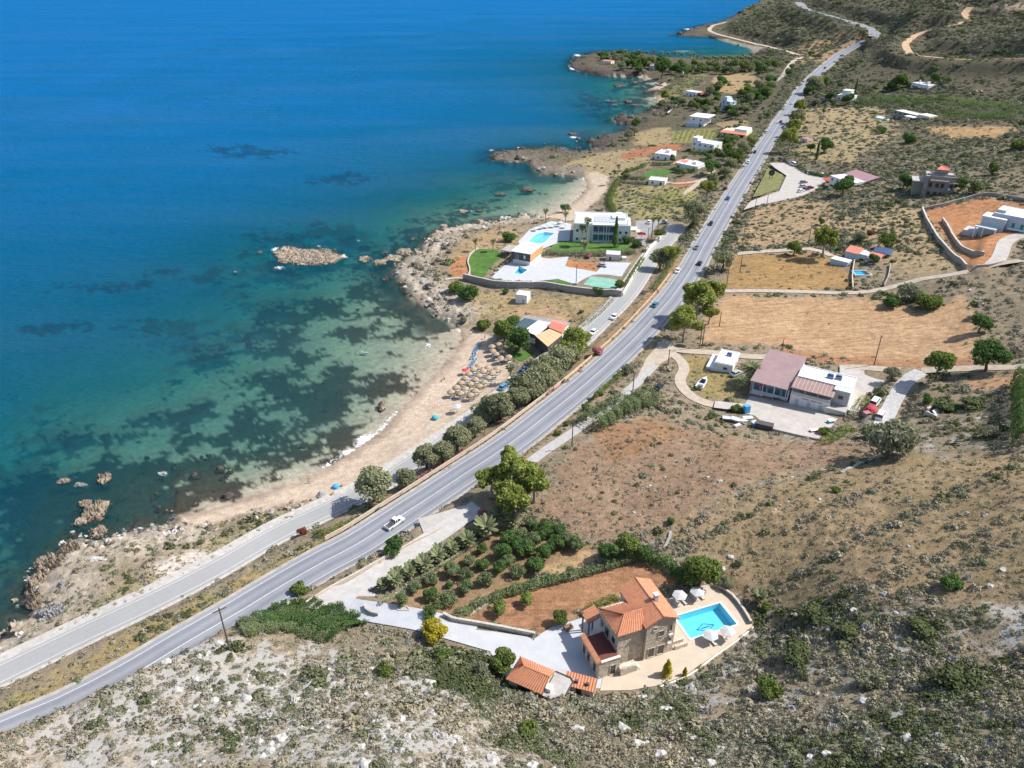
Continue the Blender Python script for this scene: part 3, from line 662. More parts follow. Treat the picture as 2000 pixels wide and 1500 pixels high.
def ribbon(name, L, offs, mat, dz, parent=None):
    n = len(L); V = []; U = []
    for i, p in enumerate(L):
        t = (L[min(i + 1, n - 1)] - L[max(i - 1, 0)]); t.z = 0; t.normalize(); s = Vector((t.y, -t.x, 0))
        for o in offs: V.append(p + s * o + Vector((0, 0, dz))); U.append((o - offs[0]) / (offs[-1] - offs[0]))
    k = len(offs)
    Fq = [(i * k + j, i * k + j + 1, (i + 1) * k + j + 1, (i + 1) * k + j) for i in range(n - 1) for j in range(k - 1)]
    me = np_mesh(name, [tuple(v) for v in V], np.array(Fq)); set_attr(me, 'across', 'FLOAT', U)
    return link(name, me, parent, mat)
ROADMAT = {'highway': 'highway_asphalt', 'coast_road': 'old_asphalt', 'lane': 'lane_concrete', 'driveway': 'drive_concrete', 'villa_lane': 'white_concrete', 'apron': 'pale_concrete',
 'gravel_drive': 'gravel', 'service_road': 'grey_asphalt', 'service_track': 'beige_dirt', 'hill_track': 'orange_dirt', 'hill_track_lower': 'orange_dirt', 'house_drive': 'pale_concrete'}
ROADNAME = {'highway': 'main_road', 'coast_road': 'coast_road', 'lane': 'roadside_lane', 'driveway': 'driveway', 'villa_lane': 'driveway', 'apron': 'driveway_mouth', 'gravel_drive': 'gravel_drive',
 'service_road': 'service_road', 'service_track': 'dirt_track', 'headland_track': 'dirt_track', 'hill_track': 'dirt_track', 'hill_track_lower': 'dirt_track', 'house_drive': 'driveway', 'garden_path': 'garden_path', 'cottage_path': 'garden_path'}
for q, (k, (L, w)) in enumerate(ROADW.items()):
    hw = w / 2
    o = ribbon(ROADNAME.get(k, 'dirt_track'), L, [-hw, -hw * .5, 0, hw * .5, hw], MATS[ROADMAT.get(k, 'beige_dirt')], .02 + .006 * (q % 7))
    tag(o, kind='structure')
    if k == 'highway':
        ribbon('gravel_shoulder', L, [-hw - .9, -hw + .1], MATS['shoulder'], -.02, o); ribbon('gravel_shoulder', L, [hw - .1, hw + .9], MATS['shoulder'], -.02, o)
        ribbon('centre_line', L, [-.10, .10], MATS['line_paint'], .055, o)
        for e in (-3.75, 3.75): ribbon('edge_line', L, [e - .08, e + .08], MATS['line_paint'], .055, o)
    if k == 'coast_road':
        ribbon('gravel_verge', L[:140], [-5.6, -4.2, -2.8], MATS['gravel_pale'], -.03, o); ribbon('gravel_verge', L[:140], [2.8, 3.9], MATS['gravel_pale'], -.03, o)
        for e in (-2.3, 2.3): ribbon('edge_line', L[:130], [e - .09, e + .09], MATS['line_paint'], .06, o)
import bmesh
def flat_poly(name, W, mat, hole=None, dz=0., parent=None):
    bm = bmesh.new(); es = []
    for loop in [W] + ([hole] if hole else []):
        vs = [bm.verts.new(w + Vector((0, 0, dz))) for w in loop]
        es += [bm.edges.new((vs[i], vs[(i + 1) % len(vs)])) for i in range(len(vs))]
    bmesh.ops.triangle_fill(bm, edges=es, use_beauty=True)
    for f_ in bm.faces:
        if f_.normal.z < 0: f_.normal_flip()
    bm.normal_update()
    for f_ in bm.faces:
        if f_.normal.z < 0: f_.normal_flip()
    me = bpy.data.meshes.new(name); bm.to_mesh(me); bm.free()
    return link(name, me, parent, mat)
PADNAME = {'villa_yard': 'yard', 'pool_terrace': 'pool_terrace', 'driveway_head': 'driveway', 'workshop_yard': 'yard', 'workshop_terrace': 'yard', 'hotel_terrace': 'terrace', 'hotel_pool_deck': 'pool_deck',
           'hotel_parking': 'parking_lot', 'beach_parking': 'parking_lot', 'field_bare_yard': 'dirt_bay', 'taverna_floor': 'terrace', 'roadside_bay': 'road_bay'}
for q, (k, (W, c, mt)) in enumerate(PADW.items()):
    hole = None
    if k == 'pool_terrace': hole = POOLS['villa_pool']
    if k == 'hotel_pool_deck': hole = POOLS['hotel_pool']
    if k == 'hotel_terrace': hole = POOLS['plunge_pool']
    if hole: hole = [Vector((h.x, h.y, c[0] * h.x + c[1] * h.y + c[2])) for h in hole]
    nm = PADNAME.get(k, 'lawn' if 'lawn' in k else 'tennis_court' if 'court' in k else k)
    W2 = []
    for i in range(len(W)):             # slightly uneven outline
        a, b_ = W[i], W[(i + 1) % len(W)]; W2.append(a)
    tag(flat_poly(nm, W2, MATS[mt], hole, .01 + .005 * (q % 4) + (.03 if k in LAWNS else 0)), kind='structure')

# pools: tiled basin, water, coping
M('pool_tile', (.42, .80, .88), .4, .05, 3); M('pool_mosaic', (.01, .10, .28), .4, .1, 3); M('coping', (.80, .78, .74), .7, .05, 2); M('pale_tile', (.60, .88, .92), .4, .05, 3)
wm, nt, bs = new_mat('pool_water'); MATS['pool_water'] = wm; nt.nodes.remove(bs)
t_ = N(nt, 'BsdfTransparent'); t_.inputs[0].default_value = (.52, .85, .95, 1); g_ = N(nt, 'BsdfGlossy'); g_.inputs['Roughness'].default_value = .05
b_ = N(nt, 'Bump'); b_.inputs['Strength'].default_value = .15; nt.links.new(noise(nt, 1.5, 3, N(nt, 'NewGeometry').outputs['Position']), b_.inputs['Height']); nt.links.new(b_.outputs[0], g_.inputs['Normal'])
x_ = N(nt, 'MixShader'); f_ = N(nt, 'Fresnel'); f_.inputs[0].default_value = 1.33; nt.links.new(math_node(nt, 'MULTIPLY', f_.outputs[0], .35), x_.inputs[0]); nt.links.new(t_.outputs[0], x_.inputs[1]); nt.links.new(g_.outputs[0], x_.inputs[2]); nt.links.new(x_.outputs[0], nt.nodes['Material Output'].inputs[0])
def pool(name, W, label, depth=1.5, tile='pool_tile', motif=False):
    m = sum(W, Vector()) / len(W); t = thing(name, label, 'pool', m)
    n = len(W); top = [w - m + Vector((0, 0, -.02)) for w in W]; bot = [p - Vector((0, 0, depth)) for p in top]
    b = MB(); b.add(top + bot, [tuple(range(n, 2 * n))] + [(i, (i + 1) % n, (i + 1) % n + n, i + n) for i in range(n)])
    b.build('basin', MATS[tile], t)
    b = MB(); b.add([p - Vector((0, 0, .16)) for p in top], [tuple(range(n))]); b.build('water', MATS['pool_water'], t)
    b = MB(); cen = sum(top, Vector()) / n
    for i in range(n):
        p, q = top[i], top[(i + 1) % n]; po = p + (p - cen).normalized() * .55; qo = q + (q - cen).normalized() * .55
        b.slab([v + Vector((0, 0, .075)) for v in (p, q, qo, po)], .2)
    b.build('coping', MATS['coping'], t)
    if motif:
        u = (top[1] - top[0]) * .19; v = (top[3] - top[0]) * .16; c0 = cen - Vector((0, 0, depth - .03)) - (top[3] - top[0]) * -.05
        b = MB(); dm = [c0 - u, c0 - v, c0 + u, c0 + v]
        for i in range(4):
            a, d = dm[i], dm[(i + 1) % 4]; s = (d - a).cross(Vector((0, 0, 1))).normalized() * .07; b.add([a - s, d - s, d + s, a + s], [(0, 1, 2, 3)])
        s = u.cross(Vector((0, 0, 1))).normalized() * .12; b.add([c0 - u, c0 - s, c0 + u, c0 + s], [(0, 1, 2, 3)])
        b.build('diamond_mosaic', MATS['pool_mosaic'], t)
    return t
pool('swimming_pool', POOLS['villa_pool'], 'blue rectangular pool with dark diamond mosaic beside the stone villa', 1.6, 'pool_tile', True)
pool('swimming_pool', POOLS['hotel_pool'], 'light blue angular pool on the white hotel sun deck', 1.2, 'pale_tile')
pool('plunge_pool', POOLS['plunge_pool'], 'small dark blue plunge pool beside the tan cube pavilion', 2.0)

# ------------------------------------------------------------------ vegetation library
def unit(v): return v / np.maximum(np.linalg.norm(v, axis=-1, keepdims=True), 1e-6)
def leaf_quads(c, nrm, size, rng, asp=.55):
    n = len(c); a = unit(np.cross(nrm, unit(rng.normal(size=(n, 3))))); b = np.cross(nrm, a)
    s = (size * rng.uniform(.6, 1.35, n))[:, None]
    V = np.stack([c - a * s, c - b * s * asp, c + a * s, c + b * s * asp], 1).reshape(-1, 3)
    return V, np.arange(4 * n).reshape(-1, 4)
def crown_mesh(name, seed, nclump=16, nleaf=1300, leaf=.11, flat=.8, shape='round', low=-.45):
    rng = np.random.default_rng(seed)
    d = unit(rng.normal(size=(nclump, 3))); d[:, 2] = np.where(d[:, 2] < low, -d[:, 2] * .6, d[:, 2])
    rad = rng.uniform(.38, .68, nclump)[:, None]
    cc = d * rad; rc = rng.uniform(.28, .46, nclump)
    if shape == 'tall': cc[:, 2] *= 1.5; cc[:, :2] *= .62
    if shape == 'cone':
        t = rng.uniform(0, 1, nclump) ** .8; cc = np.stack([d[:, 0] * .34 * (1 - t), d[:, 1] * .34 * (1 - t), -1 + 2 * t], 1); rc = .12 + .42 * (1 - t)
    if shape == 'umbrella': cc[:, 2] = np.abs(cc[:, 2]) * .45; cc[:, :2] *= 1.2
    if shape == 'loose': cc *= 1.18; rc *= .8
    cc = np.concatenate([cc, [[0, 0, .05]]]); rc = np.concatenate([rc, [.5 if shape != 'cone' else .2]]); nclump += 1
    k = rng.integers(0, nclump, nleaf); v = unit(rng.normal(size=(nleaf, 3))); v[:, 2] = np.where(rng.uniform(size=nleaf) < .35, np.abs(v[:, 2]), v[:, 2])
    p = cc[k] + v * (rc[k] * rng.uniform(.72, 1.1, nleaf))[:, None]
    p[:, 2] *= flat
    V, F = leaf_quads(p, unit(v * .9 + rng.normal(size=(nleaf, 3)) * .55), leaf, rng)
    return np_mesh(name, V, F)
def trunk_mesh(name, seed, h=1., limbs=4, r=.07, top=.5):
    rng = random.Random(seed); b = MB()
    pts = [(0, 0, -.25)]; x = y = 0
    for i in range(1, 5):
        x += rng.uniform(-.05, .05); y += rng.uniform(-.05, .05); pts.append((x, y, h * i / 4))
    b.tube(pts, [r * 1.25, r, r * .85, r * .7, r * .55], 6)
    for i in range(limbs):
        a = 2 * math.pi * i / limbs + rng.uniform(-.4, .4); l = top * rng.uniform(.7, 1)
        b.tube([(x * .8, y * .8, h * .8), (x + math.cos(a) * l * .45, y + math.sin(a) * l * .45, h + l * .35), (x + math.cos(a) * l, y + math.sin(a) * l, h + l * .75)], [r * .5, r * .35, r * .12], 5)
    return b.mesh(name, True)
M('bark', (.16, .12, .085), .95, .3, 3, .03); M('pale_bark', (.34, .29, .23), .95, .25, 3, .03)
leafmat('leaf_tamarisk', (.18, .19, .115), (.36, .36, .22))
leafmat('leaf_eucalypt', (0.127, 0.173, 0.044), (0.374, 0.390, 0.113))
leafmat('leaf_olive', (0.109, 0.149, 0.069), (0.257, 0.297, 0.158))
leafmat('leaf_dark', (0.054, 0.106, 0.039), (0.160, 0.245, 0.081))
leafmat('leaf_green', (.085, .125, .035), (.225, .275, .085))
leafmat('leaf_bright', (.125, .175, .045), (.28, .34, .10))
leafmat('leaf_grey', (0.162, 0.169, 0.115), (0.338, 0.338, 0.236))
leafmat('leaf_yellow', (0.288, 0.234, 0.027), (0.558, 0.468, 0.063))
leafmat('leaf_red', (0.120, 0.060, 0.048), (0.360, 0.120, 0.096))
leafmat('flower_pink', (0.264, 0.144, 0.120), (0.660, 0.300, 0.360))
leafmat('leaf_dry', (0.218, 0.162, 0.085), (0.427, 0.332, 0.180))
leafmat('leaf_purple', (0.169, 0.144, 0.119), (0.300, 0.250, 0.206))
leafmat('leaf_palm', (.11, .13, .065), (.27, .29, .16), .2)
leafmat('leaf_palm_dry', (0.360, 0.300, 0.180), (0.576, 0.504, 0.324), .2)
for n_, a_, b_ in (('sc_grey', (.23, .215, .165), (.39, .365, .285)), ('sc_olive', (0.122, 0.134, 0.073), (0.256, 0.262, 0.152)), ('sc_dark', (0.067, 0.085, 0.039), (0.152, 0.171, 0.079)), ('sc_dry', (.27, .235, .17), (.41, .36, .26)), ('sc_purple', (0.183, 0.165, 0.140), (0.317, 0.281, 0.232)), ('sc_sage', (0.159, 0.177, 0.122), (0.293, 0.305, 0.220))): leafmat(n_, a_, b_, .12)
KIND = {  # crown variants, leaf material, trunk height, crown centre height (both per crown radius), trunk material, vertical half size
 'tamarisk': (dict(nclump=18, nleaf=4275, leaf=0.081, flat=.85), 'leaf_tamarisk', .75, 1.0, 'bark'),
 'eucalypt': (dict(nclump=13, nleaf=4275, leaf=0.085, flat=1.05, shape='loose'), 'leaf_eucalypt', 1.2, 1.45, 'pale_bark'),
 'olive': (dict(nclump=14, nleaf=2565, leaf=0.095, flat=.8), 'leaf_olive', .55, .78, 'bark'),
 'dark': (dict(nclump=14, nleaf=3420, leaf=0.090, flat=.9), 'leaf_dark', .7, .95, 'bark'),
 'green': (dict(nclump=14, nleaf=3420, leaf=0.090, flat=.85), 'leaf_green', .7, .95, 'bark'),
 'bright': (dict(nclump=12, nleaf=2850, leaf=0.104, flat=.8), 'leaf_bright', .55, .8, 'bark'),
 'grey': (dict(nclump=14, nleaf=2850, leaf=0.095, flat=.8), 'leaf_grey', .5, .75, 'bark'),
 'pine': (dict(nclump=14, nleaf=3705, leaf=0.081, flat=.8), 'leaf_green', 1.0, 1.35, 'bark'),
 'umbrella': (dict(nclump=12, nleaf=2850, leaf=0.095, flat=.8, shape='umbrella'), 'leaf_green', 1.0, 1.3, 'bark'),
 'bush': (dict(nclump=12, nleaf=1995, leaf=0.114, flat=.75, low=-.1), 'leaf_dark', .25, .42, 'bark'),
 'bush_green': (dict(nclump=12, nleaf=1995, leaf=0.114, flat=.75, low=-.1), 'leaf_green', .25, .42, 'bark'),
 'bush_grey': (dict(nclump=12, nleaf=1995, leaf=0.104, flat=.7, low=-.1), 'leaf_grey', .25, .40, 'bark'),
 'bush_yellow': (dict(nclump=12, nleaf=2565, leaf=0.104, flat=.85, low=-.1), 'leaf_yellow', .3, .55, 'bark'),
 'bush_red': (dict(nclump=10, nleaf=1710, leaf=0.114, flat=.8, low=-.1), 'leaf_red', .3, .5, 'bark'),
 'bush_pink': (dict(nclump=10, nleaf=1995, leaf=0.104, flat=.75, low=-.1), 'flower_pink', .25, .45, 'bark'),
 'bush_dry': (dict(nclump=10, nleaf=1710, leaf=0.104, flat=.7, low=-.1), 'leaf_dry', .25, .4, 'bark'),
 'cypress': (dict(nclump=26, nleaf=3135, leaf=0.095, flat=2.6, shape='cone'), 'leaf_dark', .8, 2.5, 'bark'),
 'cone_yellow': (dict(nclump=24, nleaf=2565, leaf=0.114, flat=1.25, shape='cone'), 'leaf_yellow', .3, 1.15, 'bark'),
}
CACHE = {}
def tree_meshes(kind):
    if kind not in CACHE:
        kw, lm, th, ch, bm_ = KIND[kind]
        crowns = []
        for i in range(3):
            me = crown_mesh(kind + '_crown', hash_id(kind) + i, **kw); me.materials.append(MATS[lm]); crowns.append(me)
        tr = trunk_mesh(kind + '_trunk', hash_id(kind), th, 4 if 'bush' not in kind else 3, .085 if 'bush' not in kind else .05); tr.materials.append(MATS[bm_])
        CACHE[kind] = (crowns, tr)
    return CACHE[kind]
def hash_id(s): return sum(ord(ch) * (i + 3) for i, ch in enumerate(s))
TREENAME = {'tamarisk': 'tamarisk_tree', 'eucalypt': 'eucalyptus_tree', 'olive': 'olive_tree', 'dark': 'evergreen_tree', 'green': 'leafy_tree', 'bright': 'citrus_tree', 'grey': 'silvery_tree', 'pine': 'pine_tree', 'umbrella': 'umbrella_pine',
            'cypress': 'cypress_tree', 'cone_yellow': 'golden_cypress'}
def plant_size(kind, w):                # w: crown width in the picture
    return w
def tree(kind, x, y, w, label, group=None, vs=1.0, cat=None, world=None, rad=None, mat=None):
    crowns, tr = tree_meshes(kind); ch = KIND[kind][3]
    if world is None:
        p = P(x, y); r = w / 2 / ppm(p) / (1.0 if 'bush' in kind else .98)
        if kind in ('cypress', 'cone_yellow'): r /= .55
        p = P(x, y, ch * r * vs); r2 = w / 2 / ppm(p)
        if kind in ('cypress', 'cone_yellow'): r2 /= .55
        r = r2 * (.95 if kind == 'olive' else 1.16 if r2 and p.y < 330 and 'bush' not in kind else 1.0); p = P(x, y, ch * r * vs); g = Vector((p.x, p.y, hz(p.x, p.y)))
    else: g = world; r = rad
    nm = TREENAME.get(kind, 'bush')
    c_ = cat or ('bush' if nm == 'bush' else 'tree')
    t = thing(nm, label, c_, g, random.uniform(0, 6.28), group)
    o = link('trunk' if nm != 'bush' else 'stem', tr, t); o.scale = (r, r, r * vs)
    o = link('crown' if nm != 'bush' else 'foliage', random.choice(crowns), t); o.scale = (r, r, r * vs); o.location = (0, 0, ch * r * vs)
    if mat:
        o.material_slots[0].link = 'OBJECT'; o.material_slots[0].material = MATS[mat]
    return t
# palms
def frond(b, a, tilt, L, w, droop, fan=False):
    d = Vector((math.cos(a), math.sin(a), 0)); s = Vector((-math.sin(a), math.cos(a), 0)); pts = []
    for i in range(5):
        t = i / 4; e = tilt - droop * t * t
        pts.append(d * (L * t * math.cos(tilt * .6)) + Vector((0, 0, L * (t * math.sin(tilt) - droop * t * t * .6))))
    wid = [.08, .8, 1, .75, .05] if not fan else [.08, .15, 1., 1.15, .5]
    base = len(b.v); vs = []
    for p, q in zip(pts, wid):
        vs += [p - s * (w * q) - Vector((0, 0, w * q * .5)), p, p + s * (w * q) - Vector((0, 0, w * q * .5))]
    fs = []
    for i in range(4):
        for j in range(2): fs.append((i * 3 + j, i * 3 + j + 1, i * 3 + j + 4, i * 3 + j + 3))
    b.add(vs, fs)
def palm_meshes(kind):
    if kind in CACHE: return CACHE[kind]
    rng = random.Random(hash_id(kind)); b = MB(); dry = MB()
    fan = kind != 'date'
    for i in range(34 if fan else 46):
        a = i * 2.399; tilt = 1.25 - 1.5 * (i / 40) if fan else 1.2 - 1.3 * (i / 46)
        frond(b, a, tilt, rng.uniform(.85, 1.05), .17 if fan else .10, .35 if fan else .75, fan)
    for i in range(18): frond(dry, i * 2.399 + .5, -.75 - .3 * rng.random(), .6, .16, .3, fan)
    me = b.mesh(kind + '_fronds'); me.materials.append(MATS['leaf_palm'])
    md = dry.mesh(kind + '_dry_fronds'); md.materials.append(MATS['leaf_palm_dry'])
    t = MB().tube([(0, 0, -.15), (0, 0, .3), (.02, 0, .7), (0, 0, 1.02)], [1.25, 1., .9, .85], 7).mesh(kind + '_trunk'); t.materials.append(MATS['pale_bark'])
    CACHE[kind] = (me, md, t)
    return CACHE[kind]
def palm(kind, x, y, w, h, label, group=None, skirt=True):   # x, y: centre of the fronds; w: width in the picture; h: trunk height in metres
    me, md, t = palm_meshes(kind)
    p = P(x, y, h); r = w / 2 / ppm(p)
    g = Vector((p.x, p.y, hz(p.x, p.y)))
    o = thing('palm_tree', label, 'palm', g, random.uniform(0, 6.28), group)
    k = link('trunk', t, o); tr = max(.16, min(.3, r * .14)); k.scale = (tr, tr, h)
    k = link('fronds', me, o); k.location = (0, 0, h); k.scale = (r, r, r)
    if skirt: k = link('dead_fronds', md, o); k.location = (0, 0, h - .05); k.scale = (r * .9, r * .9, r)
    return o
# hedge: leafy body along a line on the ground
def hedge(line, h, wd, label, mat='leaf_dark', name='hedge', dens=26, group=None):
    L = catmull([P(a, b) for a, b in px(line)], 1.0); rng = np.random.default_rng(len(line) + int(h * 100))
    o0 = L[0].copy(); cs, ns = [], []
    for i in range(len(L) - 1):
        p, q = L[i], L[i + 1]; t = (q - p).normalized(); s = Vector((t.y, -t.x, 0)); nn = max(4, int(dens * (2.4 if name == 'hedge' else 1.5) * (h + wd) * (q - p).length / 2))
        u = rng.uniform(0, 1, nn); a = rng.uniform(-.15, math.pi + .15, nn); k = rng.uniform(.8, 1.12, nn)
        bump = 1 + .16 * math.sin(i * 1.7) + .1 * math.sin(i * .6)
        ca = np.sign(np.cos(a)) * np.abs(np.cos(a)) ** .6; sa = np.abs(np.sin(a)) ** .6
        x_ = ca * wd / 2 * k * bump; z_ = sa * h * k * bump + .1
        c = np.array(p - o0)[None] + np.array(q - p)[None] * u[:, None] + np.array(s)[None] * x_[:, None]; c[:, 2] = look(GRID[0], c[:, 0] + o0.x, c[:, 1] + o0.y) - o0.z + z_
        cs.append(c); ns.append(np.array(s)[None] * (ca)[:, None] + np.array([0, 0, 1.])[None] * sa[:, None])
    c = np.concatenate(cs); n = unit(np.concatenate(ns) + rng.normal(size=c.shape) * .5)
    V, F = leaf_quads(c, n, .17 if 'mastic' in name else max(.15, min(.22, h * .14)), rng)
    t = thing(name, label, 'hedge', o0, 0, group)
    link('foliage', np_mesh('hedge_foliage', V, F), t, MATS[mat])
    b = MB()
    for i in range(0, len(L), 2):
        p = L[i] - o0; b.tube([p - Vector((0, 0, .3)), p + Vector((0, 0, h * .6))], .05, 5)
    b.build('stems', MATS['bark'], t)
    return t

# ------------------------------------------------------------------ scattered low vegetation and stones (uncountable)
def proto_bush(name, seed, mat, n=70, leaf=.26, flat=.62):
    rng = np.random.default_rng(seed)
    v = unit(rng.normal(size=(n, 3))); v[:, 2] = np.abs(v[:, 2]); lump = 1 + .25 * np.sin(v[:, 0] * 5 + seed) * np.cos(v[:, 1] * 4)
    p = v * (rng.uniform(.72, 1.05, n) * lump)[:, None]; p[:, 2] *= flat
    V, F = leaf_quads(p, unit(v + rng.normal(size=(n, 3)) * .45), leaf, rng, .7)
    me = np_mesh(name, V, F); me.materials.append(MATS[mat]); return me
def rock_mesh(name, seed, sub=2, flat=.7, amp=.32):
    bm = bmesh.new(); bmesh.ops.create_icosphere(bm, subdivisions=sub, radius=1)
    from mathutils import noise as mn
    for v in bm.verts:
        p = v.co * 1.3 + Vector((seed * 3.1, seed, 0)); a_ = amp if sub < 4 else amp * .55
        k = 1 + a_ * (mn.noise(p) * 1.3 + mn.noise(p * 2.3) * .8 + mn.noise(p * 5) * .35); zz = flat
        if sub >= 4:
            q = Vector((v.co.x, v.co.y, 0)) * 4 + Vector((seed, seed * 2.7, 0))
            zz *= .45 + 1.2 * abs(mn.noise(q)) + .75 * abs(mn.noise(q * 2.3)) + .5 * mn.noise(q * 5) + .3 * mn.noise(q * 11); k += a_ * .3 * mn.noise(p * 9)
        v.co = Vector((v.co.x * k, v.co.y * k * .9, v.co.z * k * zz))
    me = bpy.data.meshes.new(name); bm.to_mesh(me); bm.free(); return me
def wetrock(name, c1, c2):
    m, nt, bs = new_mat(name); MATS[name] = m; pos = N(nt, 'NewGeometry').outputs['Position']
    f = math_node(nt, 'ADD', math_node(nt, 'MULTIPLY', noise(nt, .45, 5, pos, .65), .6), math_node(nt, 'MULTIPLY', noise(nt, 2.6, 4, pos, .7), .4))
    c = mixc(nt, rmap(nt, f, .38, .62), c2, c1); sx = N(nt, 'SeparateXYZ'); nt.links.new(pos, sx.inputs[0])
    wz = math_node(nt, 'ADD', sx.outputs[2], math_node(nt, 'MULTIPLY', noise(nt, .8, 3, pos), -.8))
    c = mixc(nt, rmap(nt, wz, -.35, .02, 1., 0.), c, (.045, .036, .028)); nt.links.new(c, bs.inputs['Base Color']); bs.inputs['Roughness'].default_value = .9; bs.inputs['Specular IOR Level'].default_value = .2
    b = N(nt, 'Bump'); b.inputs['Strength'].default_value = 1.; b.inputs['Distance'].default_value = .5; nt.links.new(noise(nt, 1.4, 6, pos, .7), b.inputs['Height']); nt.links.new(b.outputs[0], bs.inputs['Normal'])
wetrock('shore_rock', (.50, .415, .31), (.17, .135, .10)); wetrock('dark_rock', (.17, .145, .12), (.05, .042, .036))
M('limestone', (.60, .575, .54), .95, .35, 1.6, .1, (.32, .305, .28)); M('shore_rock', (.46, .385, .295), .95, .3, .9, .3, (.16, .13, .10)); M('grey_rock', (.40, .38, .37), .95, .3, .8, .1, (.19, .18, .175)); M('dark_rock', (.21, .165, .13), .95, .3, .6, .1, (.075, .06, .05))
PROTO = bpy.data.collections.new('plant_sources')
def proto(me):
    o = bpy.data.objects.new(me.name, me); PROTO_NOW.objects.link(o)
def scatter(name, label, cat, protos, pts, size, kind, kindtag='stuff'):
    global PROTO_NOW
    PROTO_NOW = bpy.data.collections.new(name + '_sources')
    for i, me in enumerate(protos):
        o = bpy.data.objects.new('%c_%s' % (97 + i, me.name), me); PROTO_NOW.objects.link(o)
    me = bpy.data.meshes.new(name); n = len(pts)
    me.vertices.add(n); me.vertices.foreach_set('co', np.asarray(pts, dtype=np.float32).ravel())
    for nm, typ, d in (('size', 'FLOAT', size), ('which', 'INT', kind), ('turn', 'FLOAT', RNG.uniform(0, 6.28, n))):
        a = me.attributes.new(nm, typ, 'POINT'); a.data.foreach_set('value', np.asarray(d, dtype=np.float32 if typ == 'FLOAT' else np.int32))
    o = tag(link(name, me), label, cat, None, kindtag)
    ng = bpy.data.node_groups.new(name + '_scatter', 'GeometryNodeTree')
    ng.interface.new_socket('Geometry', in_out='INPUT', socket_type='NodeSocketGeometry'); ng.interface.new_socket('Geometry', in_out='OUTPUT', socket_type='NodeSocketGeometry')
    nd = ng.nodes; gi, go = nd.new('NodeGroupInput'), nd.new('NodeGroupOutput')
    ci_ = nd.new('GeometryNodeCollectionInfo'); ci_.inputs[0].default_value = PROTO_NOW; ci_.inputs[1].default_value = True; ci_.inputs[2].default_value = True
    ip = nd.new('GeometryNodeInstanceOnPoints'); ip.inputs['Pick Instance'].default_value = True
    def na(nm, typ):
        q = nd.new('GeometryNodeInputNamedAttribute'); q.data_type = typ; q.inputs[0].default_value = nm; return q.outputs[0]
    cx = nd.new('ShaderNodeCombineXYZ'); ng.links.new(na('turn', 'FLOAT'), cx.inputs[2])
    ng.links.new(gi.outputs[0], ip.inputs['Points']); ng.links.new(ci_.outputs[0], ip.inputs['Instance']); ng.links.new(na('which', 'INT'), ip.inputs['Instance Index'])
    ng.links.new(cx.outputs[0], ip.inputs['Rotation']); ng.links.new(na('size', 'FLOAT'), ip.inputs['Scale']); ng.links.new(ip.outputs[0], go.inputs[0])
    md = o.modifiers.new('scatter', 'NODES'); md.node_group = ng
    return o
BUSHES = [proto_bush('thyme', 1, 'sc_grey', 120, .2), proto_bush('thyme_b', 2, 'sc_sage', 120, .2), proto_bush('spurge', 3, 'sc_olive', 120, .2), proto_bush('spurge_b', 4, 'sc_olive', 120, .22), proto_bush('mastic', 5, 'sc_dark', 130, .2, .7),
          proto_bush('dry_shrub', 6, 'sc_dry', 100, .22), proto_bush('purple_shrub', 7, 'sc_purple', 100, .22), proto_bush('broom', 8, 'sc_sage', 120, .2)]
def dens_map(base, items, soft=3):
    D = base.copy()
    for s, v in items:
        W = [P(a, b) for a, b in px(s)]
        xs = [w.x for w in W]; ys = [w.y for w in W]
        m = (GX > min(xs) - 6) & (GX < max(xs) + 6) & (GY > min(ys) - 6) & (GY < max(ys) + 6)
        if not m.any(): continue
        d, _, _ = seg_dist(GX[m], GY[m], W, True); k = 1 - sstep((np.where(inside(GX[m], GY[m], W), -d, d) + soft / 2) / soft)
        D[m] = D[m] * (1 - k) + v * k
    D[PAVED > 0] = 0
    return D
def sample(D, n, a0=-62, a1=72, r0=32, r1=1500):
    a = np.radians(RNG.uniform(a0, a1, n)); l = RNG.uniform(math.log(r0), math.log(r1), n); r = np.exp(l); x, y = r * np.sin(a), r * np.cos(a)
    keep = RNG.uniform(0, 1, n) < look(D, x, y); x, y, r = x[keep], y[keep], r[keep]
    return x, y, look(G, x, y), r
STRIPES = [(q, .95) for q in ('1290 1082,1400 1028,1500 978,1620 912,1622 922,1500 990,1400 1042,1290 1094', '1470 1158,1600 1096,1760 1006,1850 966,1990 905,1990 925,1850 985,1760 1024,1600 1114,1480 1172', '1520 1200,1700 1135,1850 1070,1990 990,1990 1012,1850 1094,1700 1158,1530 1218', '1560 1015,1640 975,1720 945,1724 955,1640 990,1562 1030', '1740 1160,1880 1100,1990 1040,1990 1060,1880 1124,1744 1180', '1330 1030,1380 1005,1382 1015,1332 1042', '1300 1050,1350 1060,1352 1074,1300 1070')]
ALLPADS = [(PADS[k][0], 0) for k in PADS] + [(LAWNS[k][0], 0) for k in LAWNS]
FIELDS = [(ZONES[2][0], .34)] + [(ZONES[i][0], v) for i, v in ((0, .05), (1, .07), (3, .08), (4, 0), (5, .03), (6, .01), (7, .12), (8, .02), (9, .22), (10, .02), (11, .35), (12, 0), (13, .05), (14, .08), (15, 0), (16, .0), (17, 0), (18, .25), (19, .06), (20, 0), (21, 0), (22, 0), (23, .03), (24, .02), (25, .04), (26, .4), (27, .06), (28, 0), (29, 0), (30, .15), (31, 0), (32, .45), (33, .0), (34, .0), (35, .35), (36, .18), (37, .22))]
base = np.where(SD > 9, .62, 0.) * np.where(hl > 9, 1, .35)
hill = np.clip((hl - 14) / 4, 0, 1) * (GY < 112)
base = np.maximum(base, hill * 1.0)
patch = np.clip((fbm(GX, GY, .06, 4, 51) - .30) * 4.2, .16, 1)
